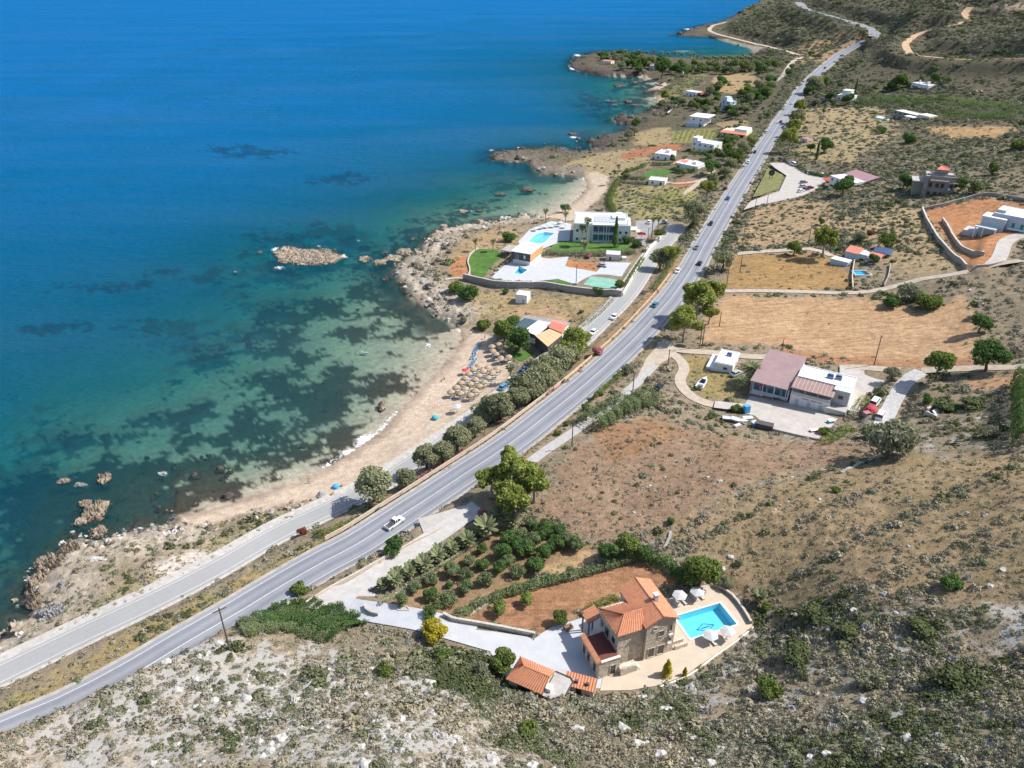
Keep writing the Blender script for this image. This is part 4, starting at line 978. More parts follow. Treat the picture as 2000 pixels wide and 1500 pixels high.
SANDP = [(q, 0) for q in ('330 1034,345 1006,500 963,600 932,690 877,780 800,850 725,903 650,905 640,930 648,962 655,985 690,1000 720,985 760,930 800,900 830,830 882,760 916,660 962,560 986,460 1006,400 1026', '1050 424,1100 410,1130 386,1148 365,1140 345,1160 333,1190 345,1186 372,1150 406,1110 431')]
DM = dens_map(base, FIELDS + ALLPADS + SANDP) * patch
DM = dens_map(DM, STRIPES, .6)
MST = dens_map(np.zeros(G.shape), [(q, .9) for q in ('1500 1235,1560 1190,1640 1170,1690 1190,1680 1250,1620 1290,1560 1330,1480 1340,1450 1310', '1760 1215,1830 1205,1860 1240,1830 1280,1780 1270', '1780 1320,1880 1300,1980 1290,1990 1340,1900 1370,1800 1370', '1200 1395,1330 1385,1360 1430,1250 1450', '1000 1395,1060 1400,1060 1440,1000 1445', '850 1290,960 1310,1000 1370,930 1380,850 1330', '1800 790,1960 770,1960 850,1860 870,1800 840')], 4) * np.clip((fbm(GX, GY, .12, 4, 81) - .36) * 6, 0, 1)
DM *= (SD > 8)
# low shrubs over the slopes
x, y, z, r = sample(DM, 240000)
sz = np.clip(.26 + r * .0014, .34, 1.7) * np.exp(RNG.normal(0, .42, len(x))) * np.where(r < 125, 1.1, .92)
cl = look(fbm(GX, GY, .10, 3, 61), x, y) + RNG.normal(0, .10, len(x))
wh = np.select([cl < .39, cl < .46, cl < .50, cl < .54, cl < .58, cl < .64, cl < .70], [5, 0, 6, 0, 1, 3, 2], 4)
far = r > 380
wh = np.where(far & (RNG.uniform(size=len(x)) < .5), RNG.choice([2, 6, 4, 0], len(x)), wh)
sz = np.where((look(fbm(GX, GY, .035, 3, 15), x, y) > .52) & ~far, sz * 1.25, sz)
scatter('low_shrubs', 'low grey and green scrub covering the dry slopes', 'scrub', BUSHES, np.stack([x, y, z - .05], 1), sz, wh)
FH = np.where((SD > 14) & (hl > 8) & (R > 330), .9, 0.) * np.clip((fbm(GX, GY, .012, 4, 19) - .32) * 5, .2, 1)
FH = dens_map(FH, FIELDS + ALLPADS, 6)
x, y, z, r = sample(FH, 90000, -2, 40, 330, 1700)
scatter('hill_scrub', 'dark low scrub blanketing the distant hillsides', 'scrub', [BUSHES[4], BUSHES[2], BUSHES[6], BUSHES[1]], np.stack([x, y, z - .1], 1), np.clip(r * .0016, .7, 2.0) * np.exp(RNG.normal(0, .35, len(x))), RNG.choice([0, 1, 1, 2, 3, 3], len(x)))
x, y, z, r = sample(MST, 80000, r1=260)
scatter('mastic_scrub', 'dense dark mastic scrub in patches on the near slopes', 'scrub', [BUSHES[4], BUSHES[2], BUSHES[3]], np.stack([x, y, z - .05], 1), np.clip(.6 * np.exp(RNG.normal(0, .35, len(x))), .3, 1.3), RNG.choice([0, 0, 1, 2], len(x)))
# dry grass tufts in fields and verges
TUFTS = [proto_bush('grass_tuft', 21, 'sc_dry', 26, .34, .8), proto_bush('grass_tuft_b', 22, 'sc_dry', 26, .3, .6), proto_bush('weed_tuft', 23, 'sc_olive', 26, .3, .7), proto_bush('green_tuft', 24, 'sc_sage', 26, .3, .6)]
gb = np.where(SD > 7, .5, 0.)
GDM = dens_map(gb, [(ZONES[i][0], v) for i, v in ((0, .5), (1, .9), (4, .03), (6, .15), (12, 0), (15, 0), (16, .05), (33, .05), (34, .05), (35, .9), (36, .5), (37, .6), (32, .8))] + ALLPADS + SANDP)
x, y, z, r = sample(GDM, 120000, r1=600)
sz = np.clip(.18 + r * .0009, .24, .8) * np.exp(RNG.normal(0, .3, len(x)))
gl_ = look(fbm(GX, GY, .08, 3, 91), x, y) + RNG.normal(0, .12, len(x))
scatter('dry_grass', 'dry grass tufts on the fields and verges', 'grass', TUFTS, np.stack([x, y, z - .03], 1), sz, np.select([gl_ < .50, gl_ < .58, gl_ < .68], [0, 1, 2], 3))
# loose limestone on the near slope
ROCKS = []
for i in range(5):
    me = rock_mesh('limestone_block', i + 1, 2, .65, .4); me.materials.append(MATS['limestone' if i < 4 else 'grey_rock']); ROCKS.append(me)
rb = np.clip((fbm(GX, GY, .09, 5, 41) - .5) * 9, 0, 1) * np.clip((hl - 15) / 3, 0, 1) * (R < 160)
RD = dens_map(rb * .3, [('300 1380,520 1290,700 1290,900 1330,960 1400,1000 1500,400 1500', .55), ('1400 1290,1700 1190,1990 1280,1990 1490,1500 1490', .12), ('1150 1372,1300 1352,1400 1312,1475 1240,1490 1250,1430 1322,1320 1378,1180 1398', .75), ('150 1340,350 1260,450 1240,430 1300,200 1380', .35)] + ALLPADS, 5) * np.clip((fbm(GX, GY, .16, 4, 43) - .40) * 7, .06, 1)
x, y, z, r = sample(RD, 58000, r1=200)
scatter('loose_stones', 'pale limestone blocks scattered over the near slope', 'stones', ROCKS, np.stack([x, y, z], 1), np.clip(.16 * np.exp(RNG.normal(0, .8, len(x))), .06, 1.1), RNG.integers(0, 5, len(x)))
# boulders of the foreshore
SH = []
for i, mt in enumerate(('shore_rock', 'shore_rock', 'grey_rock', 'limestone', 'dark_rock', 'dark_rock')):
    me = rock_mesh('shore_block', i + 11, 2, .75, .45); me.materials.append(MATS[mt]); SH.append(me)
sb = np.clip(1 - np.abs(SD - 2.5) / 7, 0, 1) * (1 - np.clip(ISB * 3, 0, 1)) * .8
SHD = dens_map(sb, [('330 1040,430 1016,560 986,650 962,662 974,560 1000,430 1032,340 1054', .8), ('770 530,800 505,850 460,940 440,985 440,900 470,870 505,850 545,890 570,870 590,940 630,935 648,900 638,840 598,790 570', .95), ('760 920,830 880,850 865,850 880,780 930', .3), ('1880 570,1920 560,1960 640,1990 700,1960 700,1920 640,1890 600', .5), ('1960 470,2010 465,2010 485,1965 486', .4)] + [('330 1034,345 1006,500 963,600 932,690 877,780 800,850 725,903 650,930 648,985 690,930 800,760 912,560 980,430 1012', 0)])
SHD *= (SD > -5)
x, y, z, r = sample(SHD, 80000, r1=1400)
farr = np.clip((r - 420) / 300, 0, 1)
w_k = np.where(RNG.uniform(size=len(x)) < farr, RNG.integers(4, 6, len(x)), RNG.choice([0, 1, 1, 2, 3, 4], len(x)))
scatter('shore_boulders', 'jumbled boulders along the rocky shore', 'boulders', SH, np.stack([x, y, np.maximum(z, -.3)], 1), np.clip(.38 + r * .0022, .4, 2.2) * np.exp(RNG.normal(0, .45, len(x))) * .75, w_k)
# drowned rocks in the shallows
ub = np.where((SD < -2) & (dp < 5), WEED, 0) * .5
x, y, z, r = sample(ub, 12000, r1=420)
scatter('drowned_rocks', 'dark weedy rocks under the clear shallow water', 'rocks', [SH[4], SH[5], SH[0]], np.stack([x, y, z - .15], 1), np.clip(.5 * np.exp(RNG.normal(0, .4, len(x))), .25, 1.1) * np.clip(-z, .3, 1.3), RNG.choice([0, 1, 0, 1, 2], len(x)))

# broken reef and skerries that break the surface
rb_ = np.where((SD < -1) & (reef > .4), np.clip((fbm(GX, GY, .14, 4, 55) - .47) * 7, 0, 1), 0) * .8
rb_ = np.maximum(rb_, np.where((SD < 1) & (SD > -16) & (R > 400) & (ISB < .2), np.clip((fbm(GX, GY, .045, 4, 57) - .48) * 7, 0, 1), 0) * .8)
rb_ = np.maximum(rb_, np.where((SD < 1) & (SD > -12) & (R > 290) & (R < 420) & (ISB < .2), np.clip((fbm(GX, GY, .09, 4, 57) - .48) * 7, 0, 1), 0) * .6)
ip_ = at_z(610, 503, 0); rb_ = np.maximum(rb_, .9 * np.exp(-((GX - ip_.x) / 24) ** 2 - ((GY - ip_.y) / 15) ** 2) * np.clip((fbm(GX, GY, .16, 4, 58) - .40) * 7, 0, 1))
x, y, z, r = sample(rb_, 30000, r1=1500)
scatter('reef_rocks', 'dark jagged reef rocks breaking the water near the shore', 'rocks', [SH[4], SH[5], SH[0], SH[3]], np.stack([x, y, np.maximum(z, -.9) * .5 - .1 + .7 * np.exp(-((x - ip_.x) / 17) ** 2 - ((y - ip_.y) / 10) ** 2)], 1), np.clip(.3 + r * .0016, .5, 2.) * np.exp(RNG.normal(0, .4, len(x))), np.where(np.hypot(x - ip_.x, y - ip_.y) < 22, RNG.choice([2, 2, 3], len(x)), RNG.choice([0, 1, 0, 1, 2], len(x))))

# ------------------------------------------------------------------ buildings
def stonework(name, c1, c2, mortar, scale):
    m, nt, bs = new_mat(name); MATS[name] = m; pos = N(nt, 'NewGeometry').outputs['Position']; mp_ = N(nt, 'Mapping'); mp_.inputs['Scale'].default_value = (1, 1, 1.5); nt.links.new(pos, mp_.inputs[0])
    vo_ = N(nt, 'TexVoronoi'); ve = N(nt, 'TexVoronoi', feature='DISTANCE_TO_EDGE')
    for q in (vo_, ve): q.inputs['Scale'].default_value = scale; nt.links.new(mp_.outputs[0], q.inputs['Vector'])
    sc_ = N(nt, 'SeparateColor'); nt.links.new(vo_.outputs['Color'], sc_.inputs[0]); c = mixc(nt, sc_.outputs[0], c2, c1)
    c = mixc(nt, rmap(nt, ve.outputs['Distance'], .02, .09, 1., 0.), c, mortar); nt.links.new(c, bs.inputs['Base Color']); bs.inputs['Roughness'].default_value = .95
    b = N(nt, 'Bump'); b.inputs['Strength'].default_value = .8; b.inputs['Distance'].default_value = .06; nt.links.new(rmap(nt, ve.outputs['Distance'], 0., .15), b.inputs['Height']); nt.links.new(b.outputs[0], bs.inputs['Normal'])
stonework('stone_wall', (.70, .61, .50), (.36, .29, .22), (.60, .54, .46), 2.3)
M('stucco_grey', (.52, .50, .48), .9, .1, 1); M('white_wall', (.74, .74, .735), .8, .05, .8); M('white_roof', (.66, .66, .655), .8, .06, .5)
M('roof_tile', (.46, .185, .10), .85, .16, 1.6, .03, (.58, .27, .155), 0, 4); M('roof_tile_dark', (.34, .15, .10), .85, .2, 1.2, .03); M('terrace_tile', (.16, .05, .04), .7, .15, 2); M('purple_sheet', (.31, .215, .215), .7, .1, .5); M('maroon_sheet', (.36, .20, .22), .7, .1, .5)
M('dark_glass', (.03, .04, .05), .15, .2, 2, 0, None, 0, None, .6); M('blue_glass', (.05, .13, .22), .12, .3, .6, 0, None, 0, None, .6); M('wood_dark', (.07, .05, .04), .8, .2, 2); M('timber', (.22, .14, .08), .8, .25, 3); M('grey_concrete', (.27, .25, .232), .95, .2, .7, .02); M('raw_concrete', (.43, .40, .375), .95, .2, .6, .02)
M('tan_clad', (.56, .32, .14), .8, .1, .7); M('dark_panel', (.09, .08, .08), .8, .2, 1); M('tan_sheet', (.62, .42, .24), .85, .08, .5); M('red_tile', (.62, .22, .15), .85, .14, .8, .03); M('teal_roof', (.075, .115, .145), .5, .25, .8); M('blue_wall', (.45, .52, .60), .85, .06, .6); M('solar', (.10, .14, .25), .2, .2, 1.5, 0, None, 0, None, .6)
M('cream_wall', (.72, .66, .56), .85, .08, .8); M('iron', (.08, .08, .085), .6, .2, 3); M('steel', (.45, .47, .50), .35, .1, 3, 0, None, .6); M('steel_tank', (.70, .72, .74), .3, .05, 3, 0, None, .4); M('beige_wall', (.62, .50, .40), .9, .15, 1.5, .02); M('pale_stone_wall', (.58, .53, .47), .95, .25, 1.6, .06, (.38, .34, .29), 0, 4); M('grey_stone_wall', (.42, .385, .35), .95, .3, 1.6, .08, (.22, .20, .18), 0, 4)
M('blue_plastic', (.08, .35, .65), .5, .1, 2); M('white_plastic', (.82, .82, .82), .4, .04, 2); M('red_paint', (.55, .06, .05), .5, .1, 2); M('orange_plastic', (.75, .20, .06), .5, .1, 2); M('green_paint', (.06, .25, .16), .6, .1, 2)
def bx(t, name, mat, *boxes):
    b = MB()
    for q in boxes: b.box(*q)
    return b.build(name, MATS[mat], t)
def win(t, face, u, z, w, h, at=0., pane='dark_glass', frame='white_wall', name='window', d=.10):
    # face f/b: u along x, at = y of the wall; face l/r: u along y, at = x of the wall
    fr = .09; b = MB(); s = {'f': -1, 'b': 1, 'l': -1, 'r': 1}[face]
    def bar(b, u0, u1, z0, z1, dd):
        lo, hi = sorted((at - s * .04, at + s * dd))
        if face in 'fb': b.box(u0, u1, lo, hi, z0, z1)
        else: b.box(lo, hi, u0, u1, z0, z1)
    bar(b, u - w / 2 - fr, u + w / 2 + fr, z - fr * 1.6, z, d * 1.4); bar(b, u - w / 2 - fr, u + w / 2 + fr, z + h, z + h + fr, d)
    bar(b, u - w / 2 - fr, u - w / 2, z, z + h, d); bar(b, u + w / 2, u + w / 2 + fr, z, z + h, d)
    o = b.build(name, MATS[frame], t)
    b = MB(); bar(b, u - w / 2, u + w / 2, z, z + h, .025); b.build('pane' if name == 'window' else 'leaf', MATS[pane], o)
    return o
def tile_plane(b, A, B, Cc, D, pitch=.5, amp=.085):   # A-B eave, D-C top
    A, B, Cc, D = (Vector(v) for v in (A, B, Cc, D)); n = max(2, int((B - A).length / pitch)) * 2
    nr = (B - A).cross(D - A).normalized(); base = len(b.v); rows = 4
    if nr.z < 0: nr = -nr
    for j in range(rows + 1):
        for i in range(n + 1):
            t = i / n; lo = A.lerp(B, t); hi = D.lerp(Cc, t); off = amp if i % 2 == 0 else -amp * .4
            b.v.append(tuple(lo.lerp(hi, j / rows) + nr * (off + (.03 if j else 0))))
    for j in range(rows):
        for i in range(n):
            q = base + j * (n + 1) + i; b.f.append((q, q + 1, q + n + 2, q + n + 1))
    b.slab([A - nr * .05, B - nr * .05, Cc - nr * .05, D - nr * .05], .12)
    return b
def ridge_cap(t, pts, mat='roof_tile'):
    b = MB()
    for p, q in pts: b.tube([p, q], .13, 6)
    return b.build('ridge_tiles', MATS[mat], t)
def frame_px(p1, p2):
    A, B = P(*p1), P(*p2); d = B - A; rz = math.atan2(d.y, d.x); L = math.hypot(d.x, d.y)
    return Vector((A.x, A.y, min(A.z, B.z))), rz, L
def parapet_box(t, L, D, h, mat, roofmat='white_roof', par=.35, th=.22, x0=0., y0=0., z0=-1.2, name='wall'):
    bx(t, name, mat, (x0, x0 + L, y0, y0 + th, z0, h), (x0, x0 + L, y0 + D - th, y0 + D, z0, h), (x0, x0 + th, y0 + th, y0 + D - th, z0, h), (x0 + L - th, x0 + L, y0 + th, y0 + D - th, z0, h))
    return bx(t, 'roof', roofmat, (x0 + th, x0 + L - th, y0 + th, y0 + D - th, h - par - .25, h - par))
def solar_heater(t, x, y, z, s=1.):
    o = bx(t, 'solar_panel', 'solar', (x, x + 2 * s, y, y + .1, z, z + .1))
    o2 = MB(); o2.slab([(x, y, z + .2), (x + 2 * s, y, z + .2), (x + 2 * s, y + 1.1 * s, z + 1.1 * s), (x, y + 1.1 * s, z + 1.1 * s)], .08); o2.build('collector', MATS['solar'], o)
    MB().tube([(x + .2, y + 1.2 * s, z + 1.3 * s), (x + 1.8 * s, y + 1.2 * s, z + 1.3 * s)], .28 * s, 8).build('water_tank', MATS['steel_tank'], o)
def house(label, p1, p2, yroof, depth, mat='white_wall', roof='white_roof', name='house', par=.35, pane='dark_glass', wins=True, extra=None, floors=None, right=True):
    o, rz, L = frame_px(p1, p2); m = Vector((o.x, o.y, o.z)); h = z_for(o + Vector((math.cos(rz) * L / 2, math.sin(rz) * L / 2, 0)), yroof) - o.z
    h = max(2.6, min(h, 12)); t = thing(name, label, 'house', o, rz)
    parapet_box(t, L, depth, h, mat, roof, par)
    if wins:
        fl = floors or max(1, round(h / 3.3)); nc = max(1, int(L / 3.6))
        for k in range(fl):
            for i in range(nc):
                u = L * (i + .5) / nc; zz = h * k / fl
                if k == 0 and i == nc // 2: win(t, 'f', u, .05, 1.1, 2.1, 0, pane, mat, 'door')
                else: win(t, 'f', u, zz + 1.0, 1.2, 1.15, 0, pane, mat)
            if right: win(t, 'r', depth * .5, h * k / fl + 1.0, 1.2, 1.1, L, pane, mat)
    if extra: extra(t, L, depth, h)
    return t, L, depth, h

# --- stone villa with red roofs
VO = Vector((23.8, 97.6, 15.5)); VR = math.radians(20.9)
v = thing('stone_villa', 'stone villa with orange tiled roofs and chimney beside the blue pool', 'villa', VO, VR)
bx(v, 'wall', 'stone_wall', (.15, 6.15, .15, 9.85, -.6, 8.55))
b = MB(); b.add([(.15, .15, 8.5), (6.15, .15, 8.5), (3.15, .15, 9.95), (.15, 9.85, 8.5), (6.15, 9.85, 8.5), (3.15, 9.85, 9.95)], [(0, 1, 2), (3, 5, 4), (0, 2, 5, 3), (1, 4, 5, 2)]); b.build('gable', MATS['stone_wall'], v)
b = MB(); tile_plane(b, (-.3, 10.2, 8.5), (-.3, -.2, 8.5), (3.15, -.2, 10.15), (3.15, 10.2, 10.15)); tile_plane(b, (6.6, -.2, 8.5), (6.6, 10.2, 8.5), (3.15, 10.2, 10.15), (3.15, -.2, 10.15))
r_ = b.build('roof', MATS['roof_tile'], v)
ridge_cap(r_, [((3.15, -.2, 10.2), (3.15, 10.2, 10.2))])
ch = bx(v, 'chimney', 'stucco_grey', (3.6, 4.3, 3.7, 4.4, 9.4, 11.3)); bx(ch, 'chimney_cap', 'white_wall', (3.5, 4.4, 3.6, 4.5, 11.3, 11.5))
bx(v, 'tower_wall', 'stone_wall', (-5.2, .1, .7, 7.5, -.6, 8.0))
b = MB(); e = .35; ap = (-2.8, 3.3, 9.65); rr = (.9, 3.3, 9.65)
tile_plane(b, (-5.2 - e, .7 - e, 7.95), (.3, .7 - e, 7.95), rr, ap); tile_plane(b, (.3, 7.5 + e, 7.7), (-5.2 - e, 7.5 + e, 7.7), ap, rr); tile_plane(b, (-5.2 - e, 7.5 + e, 7.7), (-5.2 - e, .7 - e, 7.95), ap, ap)
r_ = b.build('tower_roof', MATS['roof_tile'], v); ridge_cap(r_, [((-5.55, .35, 8.05), ap), ((-5.55, 7.85, 7.8), ap), (ap, rr)])
bx(v, 'porch_wall', 'stone_wall', (-9.4, -5.25, -.7, 6.2, -.6, 3.45)); bx(v, 'balcony_floor', 'terrace_tile', (-9.1, -5.25, -.4, 5.9, 3.45, 3.52))
b = MB(); b.box(-9.42, -9.1, -.7, 6.2, 3.45, 4.0); b.box(-9.1, -5.25, -.72, -.4, 3.45, 3.95); pp = b.build('balcony_parapet', MATS['stone_wall'], v)
b = MB(); tile_plane(b, (-9.85, 6.2, 3.95), (-9.85, -.7, 3.95), (-8.95, -.7, 4.3), (-8.95, 6.2, 4.3), .35); b.build('parapet_tiles', MATS['roof_tile'], pp)
bx(pp, 'parapet_coping', 'cream_wall', (-9.0, -5.2, -.8, -.3, 3.95, 4.08))
b = MB(); tile_plane(b, (-7.7, 10.4, 4.9), (-7.7, 7.4, 4.9), (-5.0, 7.4, 5.9), (-5.0, 10.4, 5.9)); b.build('pergola_roof', MATS['roof_tile'], v)
for px_, py_ in ((-7.4, 7.6), (-7.4, 10.1), (-5.3, 10.1)): bx(v, 'pergola_post', 'timber', (px_ - .12, px_ + .12, py_ - .12, py_ + .12, -.3, 5.2))
MB().tube([(.08, .08, .2), (.08, .08, 8.4)], .09, 6).build('drainpipe', MATS['grey_concrete'], v)
for u, z_, w_w, h_w in ((1.9, 7.0, .6, .6), (3.3, 5.0, 1.0, 1.3), (5.2, 5.6, .45, 1.6), (1.6, .3, 1.2, 2.2), (3.6, .3, 1.3, 2.2), (5.2, 3.0, .7, .9)): win(v, 'f', u, z_, w_w, h_w, .15, 'dark_glass', 'stone_wall', 'window' if z_ > 1 else 'door')
for u, z_, w_w, h_w in ((2.2, 4.4, 1.2, 1.6), (4.6, 3.6, 1.4, 2.4), (6.4, 4.4, 1.0, 1.6)): win(v, 'l', u, z_, w_w, h_w, -5.2, 'dark_glass', 'stucco_grey')
for u in (.8, 3.2, 5.0): win(v, 'l', u, .4, 1.0, 2.0, -9.4, 'dark_glass', 'stone_wall')
win(v, 'f', -6.6, .2, 1.0, 2.3, -.7, 'dark_glass', 'stone_wall', 'door')
for y_ in (2.2, 5.2, 8.): win(v, 'r', y_, 4.8, 1.1, 1.3, 6.15, 'dark_glass', 'white_wall'); win(v, 'r', y_, .3, 1.3, 2.1, 6.15, 'dark_glass', 'white_wall')
bx(v, 'window_box', 'coping', (4.8, 5.6, -.15, .12, 2.5, 2.75)); bx(v, 'window_box', 'coping', (4.9, 5.7, -.15, .12, 4.6, 4.85))
st = bx(v, 'stair_landing', 'stone_wall', (-5.4, -2.2, -1.6, -.2, -.3, 1.5)); bx(st, 'stair_step', 'cream_wall', (-2.2, -1.9, -1.5, -.3, -.3, 1.1), (-1.9, -1.6, -1.5, -.3, -.3, .7), (-1.6, -1.3, -1.5, -.3, -.3, .35))
b = MB()
for i in range(12): b.tube([(-5.3 + i * .27, -1.55, 1.5), (-5.3 + i * .27, -1.55, 2.4)], .02, 4)
b.tube([(-5.35, -1.55, 2.4), (-2.2, -1.55, 2.4)], .035, 5); b.build('railing', MATS['white_plastic'], st)
yl = bx(v, 'low_wall', 'beige_wall', (6.3, 9.2, 1.2, 1.5, -.2, .8), (6.3, 6.6, 1.5, 4.0, -.2, .8)); bx(v, 'garden_wall', 'stone_wall', (6.8, 9.4, .0, .5, -.2, .9))
# --- garage and shed
d_ = Vector((6.3, -3.3)).normalized(); gz = math.atan2(d_.y, d_.x)
t = thing('garage', 'small garage with hipped orange tile roof and flat concrete slab below the villa', 'garage', Vector((-.9, 91.7, 15.4)), gz)
bx(t, 'wall', 'stone_wall', (.3, 6.7, .3, 5.0, -1.0, 2.5)); b = MB(); A_, B_, C_, D_ = (-.1, -.1, 2.5), (6.9, -.1, 2.5), (6.9, 5.4, 2.5), (-.1, 5.4, 2.5); r1, r2 = (2.0, 2.65, 4.1), (6.9, 2.65, 4.1)
tile_plane(b, A_, B_, r2, r1); tile_plane(b, C_, D_, r1, r2); tile_plane(b, D_, A_, r1, r1); r_ = b.build('roof', MATS['roof_tile'], t); ridge_cap(r_, [(A_, r1), (D_, r1), (r1, r2)])
bx(t, 'flat_roof', 'raw_concrete', (6.95, 10.4, -.2, 5.2, 2.2, 2.5)); bx(t, 'side_wall', 'grey_concrete', (7.1, 10.2, .1, .35, -1, 2.2), (7.1, 10.2, 4.7, 4.95, -1, 2.2), (9.95, 10.2, .4, 4.6, -1, 2.2)); bx(t, 'water_tank', 'white_plastic', (7.0, 8.0, .8, 2.0, 2.5, 3.3))
win(t, 'f', 3.2, 0., 2.6, 2.0, .3, 'wood_dark', 'stone_wall', 'door')
b = MB()
b.tube([(6.9, 5.3, 2.6), (9.8, 5.3, 2.6), (10.5, 4.7, 2.6), (10.5, 1.5, 2.6)], .12, 6); b.build('roof_kerb', MATS['dark_panel'], t)
d_ = Vector((4.9, -1.6)); gz = math.atan2(d_.y, d_.x)
t = thing('shed', 'low outbuilding with small orange tile roof and two dark roof vents', 'shed', Vector((9.1, 91.2, 15.4)), gz)
bx(t, 'wall', 'cream_wall', (0, 5.2, -.1, 1.9, -.6, 2.0)); b = MB(); tile_plane(b, (-.2, -.35, 2.0), (5.4, -.35, 2.0), (5.4, 2.1, 2.7), (-.2, 2.1, 2.7)); b.build('roof', MATS['roof_tile'], t)
for u in (1.7, 3.6): bx(t, 'roof_vent', 'dark_panel', (u, u + .55, .4, .85, 2.2, 2.75))
win(t, 'f', 2.6, .2, 1.0, 1.6, -.1, 'wood_dark', 'cream_wall', 'door')

# --- workshop with purple roof
wd = Vector((.857, -.514)); wr = math.atan2(wd.y, wd.x); WO = Vector((79.0, 189.8, 0)); WO.z = PADW['workshop_yard'][1] @ np.array([WO.x, WO.y, 1])
t = thing('workshop_hall', 'long workshop hall with purple sheet roof and open glazed front', 'workshop', WO, wr)
b = MB(); b.slab([(-11.6, -.8, 4.6), (-.5, -.8, 4.6), (-.5, 20, 5.6), (-11.6, 20, 5.6)], .18)
for i in range(19): b.box(-11.5 + i * .6, -11.44 + i * .6, -.8, 20, 4.62, 4.68) if False else None
rf = b.build('roof', MATS['purple_sheet'], t)
b = MB()
for i in range(18): b.slab([(-11.4 + i * .62, -.8, 4.66), (-11.3 + i * .62, -.8, 4.66), (-11.3 + i * .62, 20, 5.66), (-11.4 + i * .62, 20, 5.66)], .06)
b.build('roof_ribs', MATS['purple_sheet'], rf)
bx(t, 'wall', 'white_wall', (-11.2, -11.0, 1.5, 19.6, -1, 4.5), (-11.0, -.8, 19.4, 19.6, -1, 5.2), (-1.0, -.8, 1.5, 19.4, -1, 4.5), (-11.0, -1.0, 1.6, 1.8, -1, .7))
for i in range(5):
    win(t, 'f', -9.9 + i * 2.0, .8, 1.6, 2.6, 1.6, 'blue_glass', 'white_wall')
for i in range(4): bx(t, 'post', 'steel', (-11.2 + i * 3.3, -11.05 + i * 3.3, -.5, -.35, -.3, 4.5))
bx(t, 'low_rail', 'white_plastic', (-11.2, -7.5, -.55, -.45, .4, .5), (-11.2, -7.5, -.55, -.45, .8, .9)); bx(t, 'shop_sign', 'red_paint', (-9.2, -8.4, 1.2, 1.45, 2.4, 3.4))
t = thing('workshop_house', 'white two storey building with flat roof and ribbed porch canopy beside the hall', 'building', WO, wr)
parapet_box(t, 14.6, 7.6, 7.0, 'white_wall', 'white_roof', .2, .25, .3, 4.6); bx(t, 'ground_floor_wall', 'white_wall', (0, 10.6, 0, 4.6, -1, 3.3)); bx(t, 'balcony_wall', 'stucco_grey', (0, 10.6, -.1, .15, 3.3, 4.2)); bx(t, 'side_wing_wall', 'stucco_grey', (10.62, 14.88, 2.3, 4.6, -1, 6.6)); bx(t, 'side_wing_roof', 'white_roof', (10.6, 14.9, 2.3, 4.7, 6.6, 6.85))
b = MB(); b.slab([(-.2, -.7, 5.7), (11.2, -.7, 5.7), (11.2, 4.5, 6.6), (-.2, 4.5, 6.6)], .12); rf = b.build('porch_roof', MATS['purple_sheet'], t)
b = MB()
for i in range(11): b.slab([(.2 + i * 1.05, -.7, 5.78), (.34 + i * 1.05, -.7, 5.78), (.34 + i * 1.05, 4.5, 6.68), (.2 + i * 1.05, 4.5, 6.68)], .06)
b.build('roof_batten', MATS['tan_sheet'], rf)
for i in range(4): bx(t, 'porch_post', 'steel', (.1 + i * 3.5, .22 + i * 3.5, 0, .12, 4.2, 5.75))
for u in (1.8, 4.6, 7.4): win(t, 'f', u, 4.0, 1.8, 1.6, 4.6, 'dark_glass', 'white_wall')
win(t, 'f', 12.7, 4.2, 1.4, 1.1, 2.3, 'dark_glass', 'stucco_grey')
for u in (2.0, 5.2, 8.4): win(t, 'f', u, .1, 1.0, 2.0, 0, 'stucco_grey', 'white_wall', 'door')
solar_heater(t, 7.4, 7.5, 6.85, .9); solar_heater(t, 9.6, 8.0, 6.85, .9)
MB().tube([(1.2, 6.2, 6.8), (1.2, 6.2, 8.6)], .06, 5).build('antenna', MATS['iron'], t)
bx(t, 'annex_wall', 'stucco_grey', (9.6, 15.2, -1.0, 2.2, -1, 2.2)); bx(t, 'annex_roof', 'raw_concrete', (9.6, 15.2, -1.0, 2.2, 2.2, 2.35)); bx(t, 'back_terrace', 'cream_wall', (3.0, 14.5, 12.25, 15.8, -1, 3.0)); bx(t, 'side_yard_wall', 'white_wall', (15.4, 15.6, 2.5, 9, -1, 1.6), (17.8, 18.0, 2.5, 9, -1, 1.6), (15.6, 17.8, 2.5, 2.7, -1, 1.6))
lm = link('letters', None, t)
# raised lettering band on the front wall, unreadable dashes as in the picture
b = MB()
bpy.data.objects.remove(lm)
for u0, n_ in ((3.2, 7), (5.6, 6), (7.4, 5)):
    b = MB()
    for i in range(n_): b.box(u0 + i * .27, u0 + i * .27 + .17, -.06, 0, 2.55, 2.8)
    b.build('wall_lettering', MATS['wood_dark'], t)['kind'] = 'stuff'
# small white house left of it
o = Vector((62.9, 212.1, 13.0)); o.z = hz(65, 214); dd = Vector((67.7 - 62.9, 209.8 - 212.1))
t = thing('white_cottage', 'small flat roofed white cottage near the highway with solar heater on top', 'house', o, math.atan2(dd.y, dd.x))
parapet_box(t, 5.4, 9.4, 3.3, 'white_wall', 'white_roof', .15); bx(t, 'side_terrace', 'white_wall', (-2.6, -.02, 0, 9.2, -1, 1.0)); win(t, 'f', 3.2, 1.2, 1.1, .8, 0); win(t, 'r', 5, 1.0, 1.2, 1.2, 5.4); solar_heater(t, 2.2, 5.2, 3.15, .8)
bx(t, 'roof_edge', 'white_wall', (-.25, 5.65, -.25, 9.65, 2.9, 3.05))

